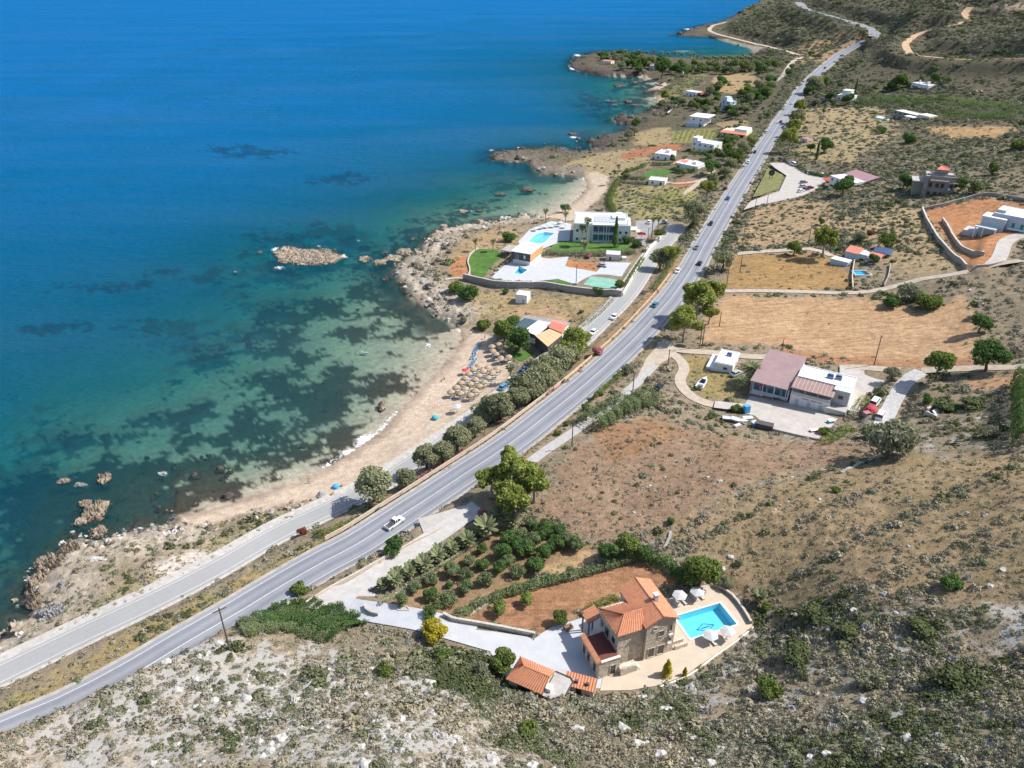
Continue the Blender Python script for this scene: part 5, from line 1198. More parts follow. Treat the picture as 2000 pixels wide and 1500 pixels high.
# --- beach taverna: four roofs on posts over stone walls
def canopy(label, cs, h, mat, thick=.15, name='canopy', cat='canopy', post='timber', walls=None, ribs=0, parent=None, posts=True, drop=0.):
    W = [P(a, b_, h) for a, b_ in px(cs)]; zt = sum(w.z for w in W) / len(W)
    W = [Vector((w.x, w.y, zt)) for w in W]; c0 = sum(W, Vector()) / len(W); g = hz(c0.x, c0.y)
    t = thing(name, label, cat, Vector((c0.x, c0.y, g)))
    L = [w - t.location for w in W]
    if drop: L = [p + Vector((0, 0, d)) for p, d in zip(L, drop)]
    b = MB(); b.slab(L, thick); rf = b.build('roof', MATS[mat], t)
    if ribs:
        b = MB()
        for i in range(ribs + 1):
            a, c = L[0].lerp(L[1], i / ribs), L[3].lerp(L[2], i / ribs); s = (L[1] - L[0]).normalized() * .06; u = Vector((0, 0, .05)); b.slab([a - s + u, a + s + u, c + s + u, c - s + u], .06)
        b.build('roof_battens', MATS[mat], rf)
    if posts:
        for p in L:
            q = p.lerp(Vector((0, 0, p.z)), .06); gz_ = hz(q.x + c0.x, q.y + c0.y) - g; bx(t, 'post', post, (q.x - .1, q.x + .1, q.y - .1, q.y + .1, gz_ - .3, p.z - thick))
    if walls:
        n = len(L); b = MB()
        for i in range(n):
            p, q = L[i].lerp(Vector((0, 0, L[i].z)), .05), L[(i + 1) % n].lerp(Vector((0, 0, L[(i + 1) % n].z)), .05); s = (q - p).cross(Vector((0, 0, 1))).normalized() * .12
            if walls[1][i]: b.slab([Vector((v_.x, v_.y, h * walls[1][i])) for v_ in (p - s, q - s, q + s, p + s)], h * walls[1][i] + 1)
        b.build('wall', MATS[walls[0]], t)
    return t
canopy('dark slate coloured tavern awning roof nearest the rocky shore', '1004.7 634,1025 621,1050 625.5,1022 647', 3.6, 'teal_roof', name='tavern_awning', walls=('wood_dark', (.3, .3, .9, .3)), ribs=6)
canopy('white sheet tavern roof between the dark awning and the red roof', '1022.5 647.2,1051.5 625,1079 628.5,1048 656', 3.7, 'white_roof', name='tavern_roof', cat='roof', walls=('white_wall', (0, .9, 0, .5)), ribs=8)
canopy('tan sheet tavern roof over dark stone walls facing the highway', '1044.5 660,1073 643.5,1099 651.7,1070 671.5', 3.5, 'tan_sheet', name='tavern_hall', cat='building', walls=('dark_panel', (.9, .9, .95, .95)), ribs=5)
Wc = [P(a, b_, 4.0) for a, b_ in px('1071.5 639.7,1098.5 648.7,1112 630,1082 624.7')]; c0 = sum(Wc, Vector()) / 4; g = hz(c0.x, c0.y)
t = thing('tavern_house', 'little white tavern house with red tiled roof beside the coast road', 'house', Vector((c0.x, c0.y, g))); L4 = [w - c0 for w in Wc]
b = MB(); lo = [Vector((p.x * .94, p.y * .94, -1)) for p in L4]; hi = [Vector((p.x * .94, p.y * .94, 3.7)) for p in L4]; b.add(lo + hi, [(4, 5, 6, 7), (0, 1, 5, 4), (1, 2, 6, 5), (2, 3, 7, 6), (3, 0, 4, 7)]); b.build('wall', MATS['white_wall'], t)
zz = [Vector((p.x, p.y, 3.8)) for p in L4]; rA, rB = (zz[0] + zz[3]) / 2 + Vector((0, 0, .9)), (zz[1] + zz[2]) / 2 + Vector((0, 0, .9)); b = MB(); tile_plane(b, zz[0], zz[1], rB, rA, .5); tile_plane(b, zz[2], zz[3], rA, rB, .5); b.build('roof', MATS['red_tile'], t)
b = MB(); b.add([hi[1], hi[2], rB * .97], [(0, 1, 2)]); b.add([hi[3], hi[0], rA * .97], [(0, 1, 2)]); b.build('gable', MATS['white_wall'], t)
# white shed
def hut(t, L, D, h, label=None): pass
house('small plain white shed alone in the dry field above the cove', (1007, 592), (1029, 593), 576, 4.5, name='shed', par=.1, wins=False, extra=lambda t, L, D, h: (win(t, 'f', L * .7, .05, 1.0, 2.0, 0, 'stucco_grey', 'white_wall', 'door'), bx(t, 'terrace', 'pale_concrete', (L + .05, L + 4, .5, 4, -.5, .12))))

# --- hotel
def hotel_x(t, L, D, h):
    bx(t, 'left_wing', 'white_wall', (-.4, L * .30, -.9, D - 4, -1, h * .98)); bx(t, 'left_wing_roof', 'white_roof', (-.2, L * .28, -.7, D - 4.2, h * .98, h * 1.0))
    bx(t, 'right_wing', 'white_wall', (L * .80, L + 1.2, -.8, D - 6, -1, h * .94)); bx(t, 'right_wing_roof', 'white_roof', (L * .81, L + 1., -.6, D - 6.2, h * .94, h * .96))
    for k in range(2):
        for i in range(4): win(t, 'f', L * .405 + i * 2.45, h * (.06 + k * .44), 2.2, h * .34, 0, 'blue_glass', 'white_wall')
        s = bx(t, 'balcony', 'white_wall', (L * .345, L * .755, -1.3, -.02, h * (.02 + .44 * k), h * (.035 + .44 * k))); b = MB()
        b.tube([(L * .345, -1.28, h * (.14 + .44 * k)), (L * .755, -1.28, h * (.14 + .44 * k))], .07, 5)
        for i in range(9): b.tube([(L * .345 + i * L * .41 / 8, -1.28, h * (.03 + .44 * k)), (L * .345 + i * L * .41 / 8, -1.28, h * (.14 + .44 * k))], .04, 4)
        b.build('railing', MATS['white_plastic'], s)
    bx(t, 'facade_frame', 'white_wall', (L * .335, L * .345, -1.4, 0, -.5, h * .95), (L * .755, L * .765, -1.4, 0, -.5, h * .95), (L * .335, L * .765, -1.4, 0, h * .93, h * .97), (L * .60, L * .61, -1.35, 0, -.5, h * .93))
    for u in (.06, .2): win(t, 'f', L * u, 1, 1.1, 1.2, -.9); win(t, 'f', L * u, h * .55, 1.1, 1.2, -.9)
    for u in (.86, .97): win(t, 'f', L * u, 1, 1.1, 1.2, -.8); win(t, 'f', L * u, h * .5, 1.1, 1.2, -.8)
    for i in range(3):
        for j in range(6):
            x0 = L * .38 + j * 1.7; y0 = 2.5 + i * 3.2; b = MB(); b.slab([(x0, y0, h - .1), (x0 + 1.4, y0, h - .1), (x0 + 1.4, y0 + 1.9, h + .6), (x0, y0 + 1.9, h + .6)], .06); b.build('solar_panel', MATS['steel_tank'], t)
    bx(t, 'roof_room', 'white_wall', (L * .70, L * .95, D * .35, D * .6, h - .4, h + 1.0), (L * .78, L * .9, D * .7, D * .9, h - .4, h + .8)); bx(t, 'sun_awning', 'white_roof', (L + 1.2, L + 4.5, 2, 7, h * .6, h * .62))
house('white two storey seaside hotel with blue glazed balconies and roof solar panels', (1120.6, 471), (1224.6, 473.6), 436, 17, name='hotel', par=.4, wins=False, extra=hotel_x)
# tan cube pavilion
CA, CB, CE = at_z(1036, 496, 10.2), at_z(1060, 477, 10.2), at_z(1011.7, 480, 10.2); CA.z = 0
rz = math.atan2((CE - CB).y, (CE - CB).x)
U = Vector((CB.x - CA.x, CB.y - CA.y, 0)); Vv = Vector((CE.x - CA.x, CE.y - CA.y, 0)); Ln = U.length; Un = U.normalized(); Pn = Vector((-Un.y, Un.x, 0)); Wn = max(4., abs(Vv.dot(Pn)))
t = thing('pavilion', 'tan clad cube pavilion with flat white roof beside the plunge pool', 'building', Vector((CA.x, CA.y, 4.9)), math.atan2(Un.y, Un.x))
bx(t, 'wall', 'tan_clad', (0, Ln, 0, Wn, 1.6, 5.0)); bx(t, 'roof', 'white_roof', (-.15, Ln + .15, -.15, Wn + .15, 5.0, 5.3)); bx(t, 'base_wall', 'white_wall', (.8, Ln - .3, .6, Wn - .5, -1, 1.6)); bx(t, 'dark_cladding', 'dark_panel', (-.06, 0, .2, Wn - .1, 1.7, 4.9)); win(t, 'l', Wn * .3, 2.6, .9, 1.6, -.06, 'white_wall', 'dark_panel'); win(t, 'l', Wn * .7, 1.9, 1.6, 2.4, -.06, 'blue_glass', 'steel')
MB().tube([(Ln * .3, Wn * .6, 5.2), (Ln * .3, Wn * .6, 8)], .08, 5).build('flue', MATS['iron'], t)
canopy('flat grey slatted canopy on the sea side of the cube pavilion', '978.7 487,992 478,1011.7 479.4,997.4 493', 3.2, 'raw_concrete', name='terrace_canopy', ribs=7)
house('small white pump house with grey front inside the hotel compound', (1183, 509), (1211, 509.5), 497, 5, 'stucco_grey', name='pump_house', wins=False, par=.1, extra=lambda t, L, D, h: (win(t, 'f', L * .3, .05, .9, 1.9, 0, 'wood_dark', 'white_wall', 'door'), bx(t, 'water_tank', 'white_plastic', (L + .8, L + 2.6, 1, 2.8, 0, 1.5))))

# --- houses of the coastal strip
house('white cottage with roof parapets standing by the red earth plot', (1277.6, 311.5), (1307, 313.5), 300.5, 12, extra=lambda t, L, D, h: (bx(t, 'roof_room', 'white_wall', (L * .5, L * .75, D * .5, D * .75, h - .4, h + 1.3)),))
house('tall white house with stepped roof in front of the vineyard rows', (1349.5, 295), (1393, 297), 279, 11, extra=lambda t, L, D, h: (bx(t, 'stair_tower', 'white_wall', (0, L * .24, .2, D * .6, h - .4, h + 2.4)), bx(t, 'upper_wall', 'white_wall', (L * .24, L * .42, .2, D * .5, h - .4, h + .8))))
def tile_front(t, L, D, h):
    b = MB(); tile_plane(b, (-2.2, -.2, h - 1.0), (L * .28, -.6, h - 1.2), (L * .28, D * .7, h + .3), (-1.0, D * .7, h + .3), .6); b.build('tiled_roof', MATS['red_tile'], t); bx(t, 'roof_room', 'white_wall', (L * .6, L * .8, D * .4, D * .7, h - .4, h + 1.1))
house('white bungalow with a tiled red corner roof behind the dark hedge', (1318, 331.5), (1358, 333), 321, 12, extra=tile_front)
house('low cream roofed house beside the clipped garden hedges', (1266, 361), (1298, 362), 352, 8, roof='cream_wall')
def tile_strip(t, L, D, h):
    b = MB(); tile_plane(b, (-.3, -2.4, h - 1.0), (L + .3, -2.4, h - 1.0), (L + .3, .6, h + .1), (-.3, .6, h + .1), .6); b.build('porch_roof', MATS['red_tile'], t)
    for i in range(5): bx(t, 'porch_post', 'white_wall', (i * L / 4.1, i * L / 4.1 + .3, -2.2, -1.9, -1, h - 1.0))
    bx(t, 'upper_floor', 'white_wall', (L * .48, L * .98, 2, D - 1, h - .35, h + 1.6))
house('beige villa with long red tiled porch close to the highway junction', (1409, 266), (1456, 267), 257, 13, 'cream_wall', 'beige_wall', extra=tile_strip)
house('white roofed house with blue basement above the vineyard', (1347, 246), (1374, 247), 229, 14, extra=lambda t, L, D, h: (bx(t, 'front_wing', 'blue_wall', (-2.2, L * .7, -3, 0, -1, h * .45)), bx(t, 'upper_roof', 'white_roof', (-1, L + 3, -.5, D + 1, h, h + .3))))
house('bluish house with a tapering tower among dark trees', (1407, 217), (1424, 218), 197, 7, 'blue_wall', extra=lambda t, L, D, h: (MB().box(0, L * .6, 0, D, h - .3, h + 2.6, 1.2, 1).build('tower', MATS['blue_wall'], t), bx(t, 'side_fin', 'white_wall', (L + 2, L + 3.2, 1, 3, -1, h * .8)), bx(t, 'terrace', 'red_tile', (L * .9, L * 1.6, -2, 0, -1, h * .25))))
house('low white house with red tiled end among trees behind the bay', (1338, 187), (1360, 188), 179, 9, extra=lambda t, L, D, h: bx(t, 'tiled_roof', 'red_tile', (L, L + 5.5, 1, D - 1, h - .8, h - .1)))
house('small red roofed house on the wooded headland point', (1174, 125.5), (1193, 126), 119, 8, 'cream_wall', 'red_tile', par=-.15)
house('grey stone house half hidden by the tall dark headland tree', (1268, 137), (1285, 138), 128, 9, 'stucco_grey', 'raw_concrete')
house('flat pale kiosk under the headland palms', (1322, 143), (1334, 143.5), 138, 6, 'cream_wall', 'white_roof', name='kiosk')
# --- inland houses
def house_I(t, L, D, h):
    bx(t, 'upper_floor', 'white_wall', (L * .25, L * .75, 2.5, D, h - .4, h + 3.2)); bx(t, 'upper_roof', 'white_roof', (L * .22, L * .78, 2.2, D + .3, h + 3.2, h + 3.5)); bx(t, 'garden_wall', 'grey_stone_wall', (-12, 0, -2.5, -2.1, -2, 1.0), (L, L + 9, .5, 1, -2, 1.5))
house('white two level house by the highway behind twin dark shrubs', (1633, 195.5), (1664, 197), 187, 10, extra=house_I)
house('pale house with white chimneys on the upper scrub hillside', (1778, 172), (1812, 174), 164, 10, extra=lambda t, L, D, h: (bx(t, 'chimney', 'white_wall', (L * .25, L * .3, 3, 4, h - .4, h + 2.2)), bx(t, 'tank', 'white_wall', (L * .72, L * .8, 3, 5, h - .4, h + 2)), bx(t, 'tiled_wing', 'red_tile', (L, L + 6, 1, 7, -1, h * .6))))
def house_K(t, L, D, h):
    bx(t, 'pool_terrace', 'pale_tile', (-9, L * .35, -6, -1.5, -1.5, -.2)); bx(t, 'side_wing', 'cream_wall', (L, L + 9, .5, 8, -1.5, h + .8)); bx(t, 'pergola', 'white_wall', (L * .7, L * 1.05, -5, -.3, h * .75, h * .85)); bx(t, 'ramp_wall', 'white_wall', (L + 2, L + 3, 8, 16, -1, 1.5))
house('low modern house with pale pool terrace in the dry meadow', (1742, 231), (1790, 233), 220, 9, 'grey_concrete', 'cream_wall', extra=house_K)
t, L, D, h = house('long restaurant with maroon sheet roof beside the crowded parking lot', (1617, 366), (1662, 366), 350, 9, 'white_wall', 'white_roof', 'restaurant', .1)
b = MB(); b.slab([(-.4, 8.6, h - .1), (L + .3, 8.6, h - .1), (L + .3, 17, h + 1.4), (-.4, 17, h + 1.4)], .15); b.build('maroon_roof', MATS['maroon_sheet'], t); bx(t, 'rear_wall', 'white_wall', (0, L, 9.05, 16.5, -1, h - .3))
b = MB(); b.slab([(-6.5, 1, 2.9), (-.6, 1, 2.9), (-.6, 5, 3.2), (-6.5, 5, 3.2)], .1); b.build('red_awning', MATS['red_paint'], t)
for q in (-6.3, -3.5): bx(t, 'awning_post', 'steel', (q, q + .1, 1.1, 1.2, -1, 2.9))
# unfinished concrete house
def ruin(t, L, D, h):
    bx(t, 'left_wing', 'grey_concrete', (-4.5, 0, 1.5, D - 1, -2, h * .62)); bx(t, 'left_roof', 'raw_concrete', (-5.2, -.02, .8, D - .6, h * .62, h * .68)); bx(t, 'upper_room', 'grey_concrete', (L * .35, L * .72, 3.0, D - .5, h - .4, h + 2.4))
    b = MB(); tile_plane(b, (L * .31, 2.5, h + 2.4), (L * .76, 2.5, h + 2.4), (L * .62, (D + 2.5) / 2, h + 3.4), (L * .45, (D + 2.5) / 2, h + 3.4), .6); tile_plane(b, (L * .76, D, h + 2.4), (L * .31, D, h + 2.4), (L * .45, (D + 2.5) / 2, h + 3.4), (L * .62, (D + 2.5) / 2, h + 3.4), .6); b.build('tiled_roof', MATS['red_tile'], t)
    bx(t, 'ledge', 'raw_concrete', (L * .15, L * .78, -1.2, 0, h * .78, h * .83), (L * .78, L + 1.5, -.6, 3, h * .70, h * .75)); bx(t, 'buttress', 'grey_concrete', (-.5, 1.2, -.9, 0, -2, h)); bx(t, 'roof_beam', 'grey_concrete', (.3, L - .3, 2.2, 2.6, h - .4, h + .5)); bx(t, 'satellite_dish', 'white_plastic', (L * .8, L * .8 + .8, -1.3, -1.2, h * .4, h * .5))
    for u in (.2, .42, .6, .9): win(t, 'f', L * u, h * .46, 1.3, 1.9, 0, 'wood_dark', 'grey_concrete'); win(t, 'f', L * u, .2, 1.3, 2.0, 0, 'wood_dark', 'grey_concrete', 'door' if u < .5 else 'window')
house('unfinished grey concrete house with one small red tiled roof room', (1800, 382), (1860, 378), 345, 10, 'grey_concrete', 'raw_concrete', par=.3, wins=False, extra=ruin)
def modern(t, L, D, h):
    bx(t, 'front_wing', 'blue_wall', (-3.2, L * .30, -2.4, 4, -1.5, h * .78)); bx(t, 'front_wing_roof', 'white_roof', (-3.4, L * .31, -2.6, 4.2, h * .78, h * .84)); bx(t, 'porch_slab', 'white_wall', (-4.2, L * .2, -5.8, -2.4, h * .36, h * .42))
    for q in ((-4.0, -5.6), (-1.2, -5.6), (L * .18, -5.6)): bx(t, 'porch_post', 'white_wall', (q[0], q[0] + .35, q[1], q[1] + .35, -1.5, h * .36))
    for i in range(4): win(t, 'f', L * .45 + i * 3.0, h * .45, 1.2, 2.1, 0, 'green_paint', 'white_wall')
    for i in range(3): win(t, 'f', L * .45 + i * 3.6, .1, 1.8, 2.2, 0, 'dark_glass', 'white_wall', 'door')
    bx(t, 'balcony', 'white_wall', (L * .36, L, -1.8, 0, h * .42, h * .46)); bx(t, 'roof_room', 'stucco_grey', (.3, L * .2, 2, D * .7, h - .4, h + .9)); bx(t, 'terrace', 'white_concrete', (-8.5, -3.3, -3, 3.4, -2, .25)); solar_heater(t, L * .5, D * .8, h - .2, 1.1)
house('large modern white house with green shutters above the orange earth yard', (1930, 455), (2030, 455), 424, 13, 'blue_wall', 'white_roof', par=.15, wins=False, extra=modern)
# blue farmhouse
def farm(t, L, D, h):
    b = MB(); tile_plane(b, (-.2, -.5, h - .2), (L * .40, -.5, h - .2), (L * .40, D * .7, h + .9), (-.2, D * .7, h + .9), .55); tile_plane(b, (L * .66, -.9, h - .4), (L + .4, -.9, h - .4), (L + .4, D * .8, h + .9), (L * .66, D * .8, h + .9), .55); b.build('tiled_roof', MATS['red_tile'], t)
    bx(t, 'lean_to', 'blue_wall', (-2.5, L * .32, -7.6, -4.0, -1.2, 2.1)); bx(t, 'lean_to_roof', 'cream_wall', (-2.7, L * .34, -7.8, -3.8, 2.1, 2.3))
    for i in range(6):
        x0 = L * .68 + i * 1.15; b = MB(); b.slab([(x0, D * .6, h + .9), (x0 + 1.05, D * .6, h + .9), (x0 + 1.05, D * .6 + 3.4, h + 2.3), (x0, D * .6 + 3.4, h + 2.3)], .08); b.build('solar_panel', MATS['solar'], t)
    for x0 in (L * .68, L * .68 + 6.6): bx(t, 'panel_post', 'white_wall', (x0, x0 + .2, D * .6 + 3, D * .6 + 3.2, -1, h + 1.9))
    win(t, 'f', L * .5, 1.2, 1.6, 1.2, 0); win(t, 'f', L * .78, 1.2, 1.0, 1.2, 0)
house('blue farmhouse with orange tile roofs and tilted solar panels', (1648, 508), (1716, 511), 497, 7, 'blue_wall', 'cream_wall', wins=False, extra=farm)
t = house('tiny hut with purple roof behind the roadside eucalyptus', (1562, 279), (1576, 279), 271, 5, 'beige_wall', 'maroon_sheet', 'hut', -.15)[0]
# roofless stone hut
o, rz, L = frame_px((1803, 812), (1838, 815)); t = thing('ruined_hut', 'small roofless stone hut with collapsed walls among green shrubs', 'ruin', o, rz)
bx(t, 'wall', 'pale_stone_wall', (0, L, 0, .5, -1, 1.6), (0, .5, .5, 3.6, -1, 2.3), (0, L * .6, 3.6, 4.1, -1, 2.6)); b = MB(); b.slab([(L * .35, .6, 2.2), (L, .2, .6), (L, 3.4, .5), (L * .35, 3.6, 2.4)], .15); b.build('fallen_roof', MATS['white_roof'], t)

# ------------------------------------------------------------------ walls, fences, poles
def offset_line(L, o):
    out = []; n = len(L)
    for i, p in enumerate(L):
        t = L[min(i + 1, n - 1)] - L[max(i - 1, 0)]; t.z = 0; t.normalize(); out.append(p + Vector((t.y, -t.x, 0)) * o)
    return out
def wall_along(L, h, th, mat, label, name='stone_wall', base=.8, jag=.0, cat='wall', coping=None):
    o = L[0].copy(); n = len(L); rng = random.Random(n); Q = [p - o for p in L]; t = thing(name, label, cat, o)
    def strip(h0, h1, th_, mat_, nm, jag_):
        b = MB()
        for i, p in enumerate(Q):
            d = Q[min(i + 1, n - 1)] - Q[max(i - 1, 0)]; d.z = 0; d.normalize(); s = Vector((d.y, -d.x, 0)) * th_ / 2; hh = h1 + rng.uniform(-jag_, jag_)
            b.v += [tuple(p - s + Vector((0, 0, h0))), tuple(p - s + Vector((0, 0, hh))), tuple(p + s + Vector((0, 0, hh))), tuple(p + s + Vector((0, 0, h0)))]
        for i in range(n - 1):
            for k in range(4): b.f.append((i * 4 + k, i * 4 + (k + 1) % 4, i * 4 + 4 + (k + 1) % 4, i * 4 + 4 + k))
        b.f += [(3, 2, 1, 0), tuple(4 * (n - 1) + k for k in range(4))]
        return b.build(nm, MATS[mat_], t)
    strip(-base, h, th, mat, 'masonry', jag)
    if coping: strip(h - .01, h + .09, th + .12, coping, 'coping', 0)
    return t
def wall(line, h, th, mat, label, **kw):
    L = catmull([P(a, b) for a, b in px(line)], 1.6)
    return wall_along([Vector((p.x, p.y, hz(p.x, p.y))) for p in L], h, th, mat, label, **kw)
wall('592 1184,640 1155,700 1122,760 1088,820 1056,862 1034', .8, .3, 'beige_wall', 'long pinkish retaining wall between villa driveway and main road', coping='pale_stone_wall', name='retaining_wall')
wall('866 1204,884 1213,930 1221,985 1231,1045 1243', 1.0, .4, 'pale_stone_wall', 'pale stone wall below the ploughed villa field beside the driveway', coping='pale_stone_wall')
wall('714 1184,716 1194,726 1200,740 1203', .9, .5, 'pale_stone_wall', 'short curved stone wall at the driveway bend by the olive grove', coping='pale_stone_wall')
wall('1393 1146,1412 1154,1430 1168,1450 1193,1466 1220', .9, .35, 'grey_stone_wall', 'stone wall along the right side of the villa pool terrace', coping='pale_stone_wall')
wall('1472 1226,1440 1252,1400 1280,1345 1320,1290 1342', .25, .3, 'cream_wall', 'low pale kerb wall on the slope side of the pool terrace', name='kerb_wall')
wall('770 1185,795 1186,800 1193,778 1193,770 1185', .35, .25, 'beige_wall', 'tiny square planting frame of stones in the olive grove', name='planting_bed', base=.2)
wall('740 1178,800 1142,850 1110,900 1080,945 1052', .35, .4, 'pale_stone_wall', 'low stone edging between palm row and olive grove', name='edging_wall')
wall('895 1205,960 1176,1020 1156,1100 1134,1180 1112,1243 1093', .5, .4, 'pale_stone_wall', 'low stone edging under the hedge beside the ploughed field', name='edging_wall')
wall('1800 412,1812 440,1832 473,1858 502,1885 526', 1.9, .6, 'grey_stone_wall', 'long grey boundary wall on the left of the orange earth yard', coping='pale_stone_wall')
wall('1840 432,1856 458,1872 482,1888 493,1920 500', 1.5, .6, 'grey_stone_wall', 'inner angled retaining wall across the orange earth yard', coping='pale_stone_wall', name='retaining_wall')
wall('1802 411,1840 403,1880 392,1920 382,1960 386,2020 396', 1.4, .6, 'grey_stone_wall', 'stone wall at the back of the orange earth yard')
wall('1898 528,1930 521,1970 514,2020 508', 1.0, .5, 'grey_stone_wall', 'field wall along the upper side of the farm track')
wall('905 546,935 553,970 560,1010 562,1060 562,1110 570,1160 576,1214 580', 2.6, .6, 'grey_stone_wall', 'tall stone wall along the near side of the hotel compound', coping='pale_stone_wall')
wall('1216 578,1228 557,1240 534,1256 508,1272 484,1290 466', 1.3, .5, 'cream_wall', 'pale wall between the hotel compound and the coast road')
wall('912 544,918 530,914 512,920 497,934 486', .8, .5, 'pale_stone_wall', 'curved pale stone edging around the sea end lawn')
wall('870 548,890 545,905 546', .6, .6, 'cream_wall', 'short pale wall running from the shore rocks to the lawn', name='path_wall')
wall('1240 400,1215 404', .8, .4, 'cream_wall', 'short white garden wall behind the hotel roof')
wall('1665 566,1664 540,1668 512', 1.2, .4, 'pale_stone_wall', 'straight wall on the left of the farmhouse garden')
wall('1726 560,1735 540,1738 518', 1.0, .4, 'grey_stone_wall', 'rough wall on the right of the farmhouse garden')
wall('1598 860,1550 850,1500 838', .6, .4, 'raw_concrete', 'concrete kerb wall on the lower edge of the workshop yard', name='kerb_wall')
wall('1304 221,1326 202', .7, .5, 'white_wall', 'slanting white garden wall above the rocky inlet')
wall('1640 925,1700 900,1760 885,1775 872', .5, .7, 'grey_stone_wall', 'tumbled dry stone terrace wall below the bare shrub', jag=.25, name='terrace_wall')
wall('1260 1080,1300 1068,1310 1040', .4, .6, 'grey_stone_wall', 'broken dry stone wall in the brown hillside field', jag=.2, name='terrace_wall')
hw = ROADW['highway'][0]
g0 = min(range(len(hw)), key=lambda i: (hw[i] - P(660, 1085)).length); g1 = min(range(len(hw)), key=lambda i: (hw[i] - P(1345, 532)).length)
wall_along([p.copy() for p in offset_line(hw[g0:g1], -7.0)], .32, .16, 'beige_wall', 'long low tan parapet along the seaward edge of the main road', name='road_parapet', base=.8)

M('pole_wood', (.11, .085, .065), .9, .2, 3)
POLE = {}
def pole(x0, y0, x1, y1, label, arm=1.6):
    p = P(x0, y0); h = max(4, z_for(p, y1) - p.z); k = round(h)
    t = thing('utility_pole', label, 'pole', p, .6)
    MB().tube([(0, 0, -.5), (0, 0, h)], [.17, .11], 7).build('post', MATS['pole_wood'], t)
    if arm:
        b = MB(); b.box(-arm / 2, arm / 2, -.07, .07, h - .65, h - .5); a = b.build('crossarm', MATS['pole_wood'], t); b = MB()
        for q in (-.45, 0, .45): b.lathe([(.04, h - .5), (.07, h - .4), (.04, h - .25)], 6, (q * arm, 0, 0))
        o = b.build('insulators', MATS['stucco_grey'], a); o['kind'] = 'stuff'
    return t
for q in ((449, 1271, 421, 1187, 'wooden power pole with crossarm on the scrub slope above the main road', 2.4), (1117, 874, 1118, 826, 'wooden pole beside the lane near the big eucalyptus', 1.2), (1236, 764, 1237, 728, 'pole beside the lane between the roadside shrubs', 1.0), (1366, 680, 1372, 624, 'tall pole at the left corner of the bare field', 1.4), (1371, 679, 1374, 632, 'leaning twin pole next to the tall corner pole', 0),
          (1405, 637, 1410, 610, 'lone short pole on the left edge of the bare field', 0), (1527, 684, 1530, 661, 'thin pole behind the purple workshop roof', 0), (1707, 713, 1720, 655, 'tall dark pole behind the workshop on the field edge', 1.5), (1305, 711, 1307, 682, 'pole beside the dirt bay by the main road', .9), (1448, 490, 1465, 433, 'tall pole at the corner of the ochre field', 1.6), (1472, 424, 1480, 382, 'pole where the parking lot meets the main road', 1.2),
          (1419, 557, 1425, 514, 'pole among trees at the left end of the ochre field', 1.0), (1445, 532, 1448, 497, 'thin pole inside the ochre field', 0), (1578, 478, 1584, 439, 'pole beside the farmhouse track', 1.2), (1690, 445, 1693, 413, 'pole on the slope above the farmhouse', 1.0), (1497, 403, 1499, 379, 'short pole below the grass triangle', 0), (1640, 247, 1644, 218, 'pole with bushy top standing in the dry meadow', .9), (1797, 406, 1800, 386, 'pole below the unfinished concrete house', .8),
          (1125, 557, 1126, 516, 'slim lamp post on the hotel compound lawn', 0), (1265, 470, 1266, 445, 'pole at the hotel parking entrance', .8), (1468, 268, 1470, 247, 'pole at the highway junction by the beige villa', 1.2), (1484, 240, 1486, 220, 'pole on the verge between the two roads', 1.0), (1021, 935, 1020, 893, 'reddish pole sticking out of the eucalyptus crowns', 0)):
    pole(*q)

# ------------------------------------------------------------------ hedges and thickets
hedge('895 1203,930 1187,960 1174,1000 1160,1060 1144,1120 1128,1180 1112,1243 1092', 1.7, 1.7, 'long clipped dark hedge along the upper edge of the ploughed field', 'leaf_olive')
hedge('960 1172,1000 1156,1050 1140,1085 1128', 1.2, 2.2, 'bright green vine strip beside the long clipped hedge', 'leaf_bright', 'vine_row')
hedge('1243 1088,1275 1098,1305 1112,1335 1132,1350 1140', 2.4, 2.2, 'tall dark hedge sloping down to the villa pool', 'leaf_dark')
hedge('872 1206,900 1213,950 1221,1000 1231,1040 1240', .8, .9, 'low hedge on top of the stone wall by the driveway', 'leaf_olive')
hedge('1145 1195,1175 1180,1205 1168', 1.2, 1.4, 'short green hedge behind the villa tower', 'leaf_green')
hedge('742 1183,800 1146,860 1108,920 1070,955 1048', .9, .9, 'low hedge between the palm row and the olive grove', 'leaf_olive')
hedge('1066 497,1100 499,1150 500,1200 498,1240 495', 2.0, 2.4, 'flowering grey hedge between hotel lawn and lower terrace', 'leaf_grey')
hedge('955 551,985 555,1020 557,1050 558', 1.6, 2.0, 'grey green hedge behind the compound wall', 'leaf_grey')
hedge('1222 560,1240 530,1255 508', 1.4, 1.6, 'green hedge inside the compound roadside wall', 'leaf_green')
hedge('1200 420,1190 396,1197 372,1207 356', 2.2, 3.0, 'dense green hedge between the far beach and the green field', 'leaf_green')
hedge('1212 349,1240 350,1262 352', 1.6, 2.0, 'trimmed hedge in front of the low cream roofed house', 'leaf_olive')
hedge('1210 357,1240 359,1264 361', 1.4, 1.8, 'grey hedge on the upper edge of the green field', 'leaf_grey')
hedge('1222 338,1245 331,1262 324', 2.0, 2.2, 'dark hedge slanting up from the beach palms', 'leaf_dark')
hedge('1272 322,1290 323,1310 322', 1.5, 1.5, 'dark hedge below the white cottage', 'leaf_dark')
hedge('1320 336,1340 338,1362 336', 2.4, 3.0, 'dark thick hedge in front of the white bungalow', 'leaf_dark')
hedge('1348 300,1370 301,1395 300', 2.0, 2.4, 'green shrubs along the front of the tall white house', 'leaf_green')
hedge('1984 752,1985 800,1986 840,1988 878', 5.5, 2.6, 'tall dark cypress hedge cut off by the right edge', 'leaf_dark', dens=22)
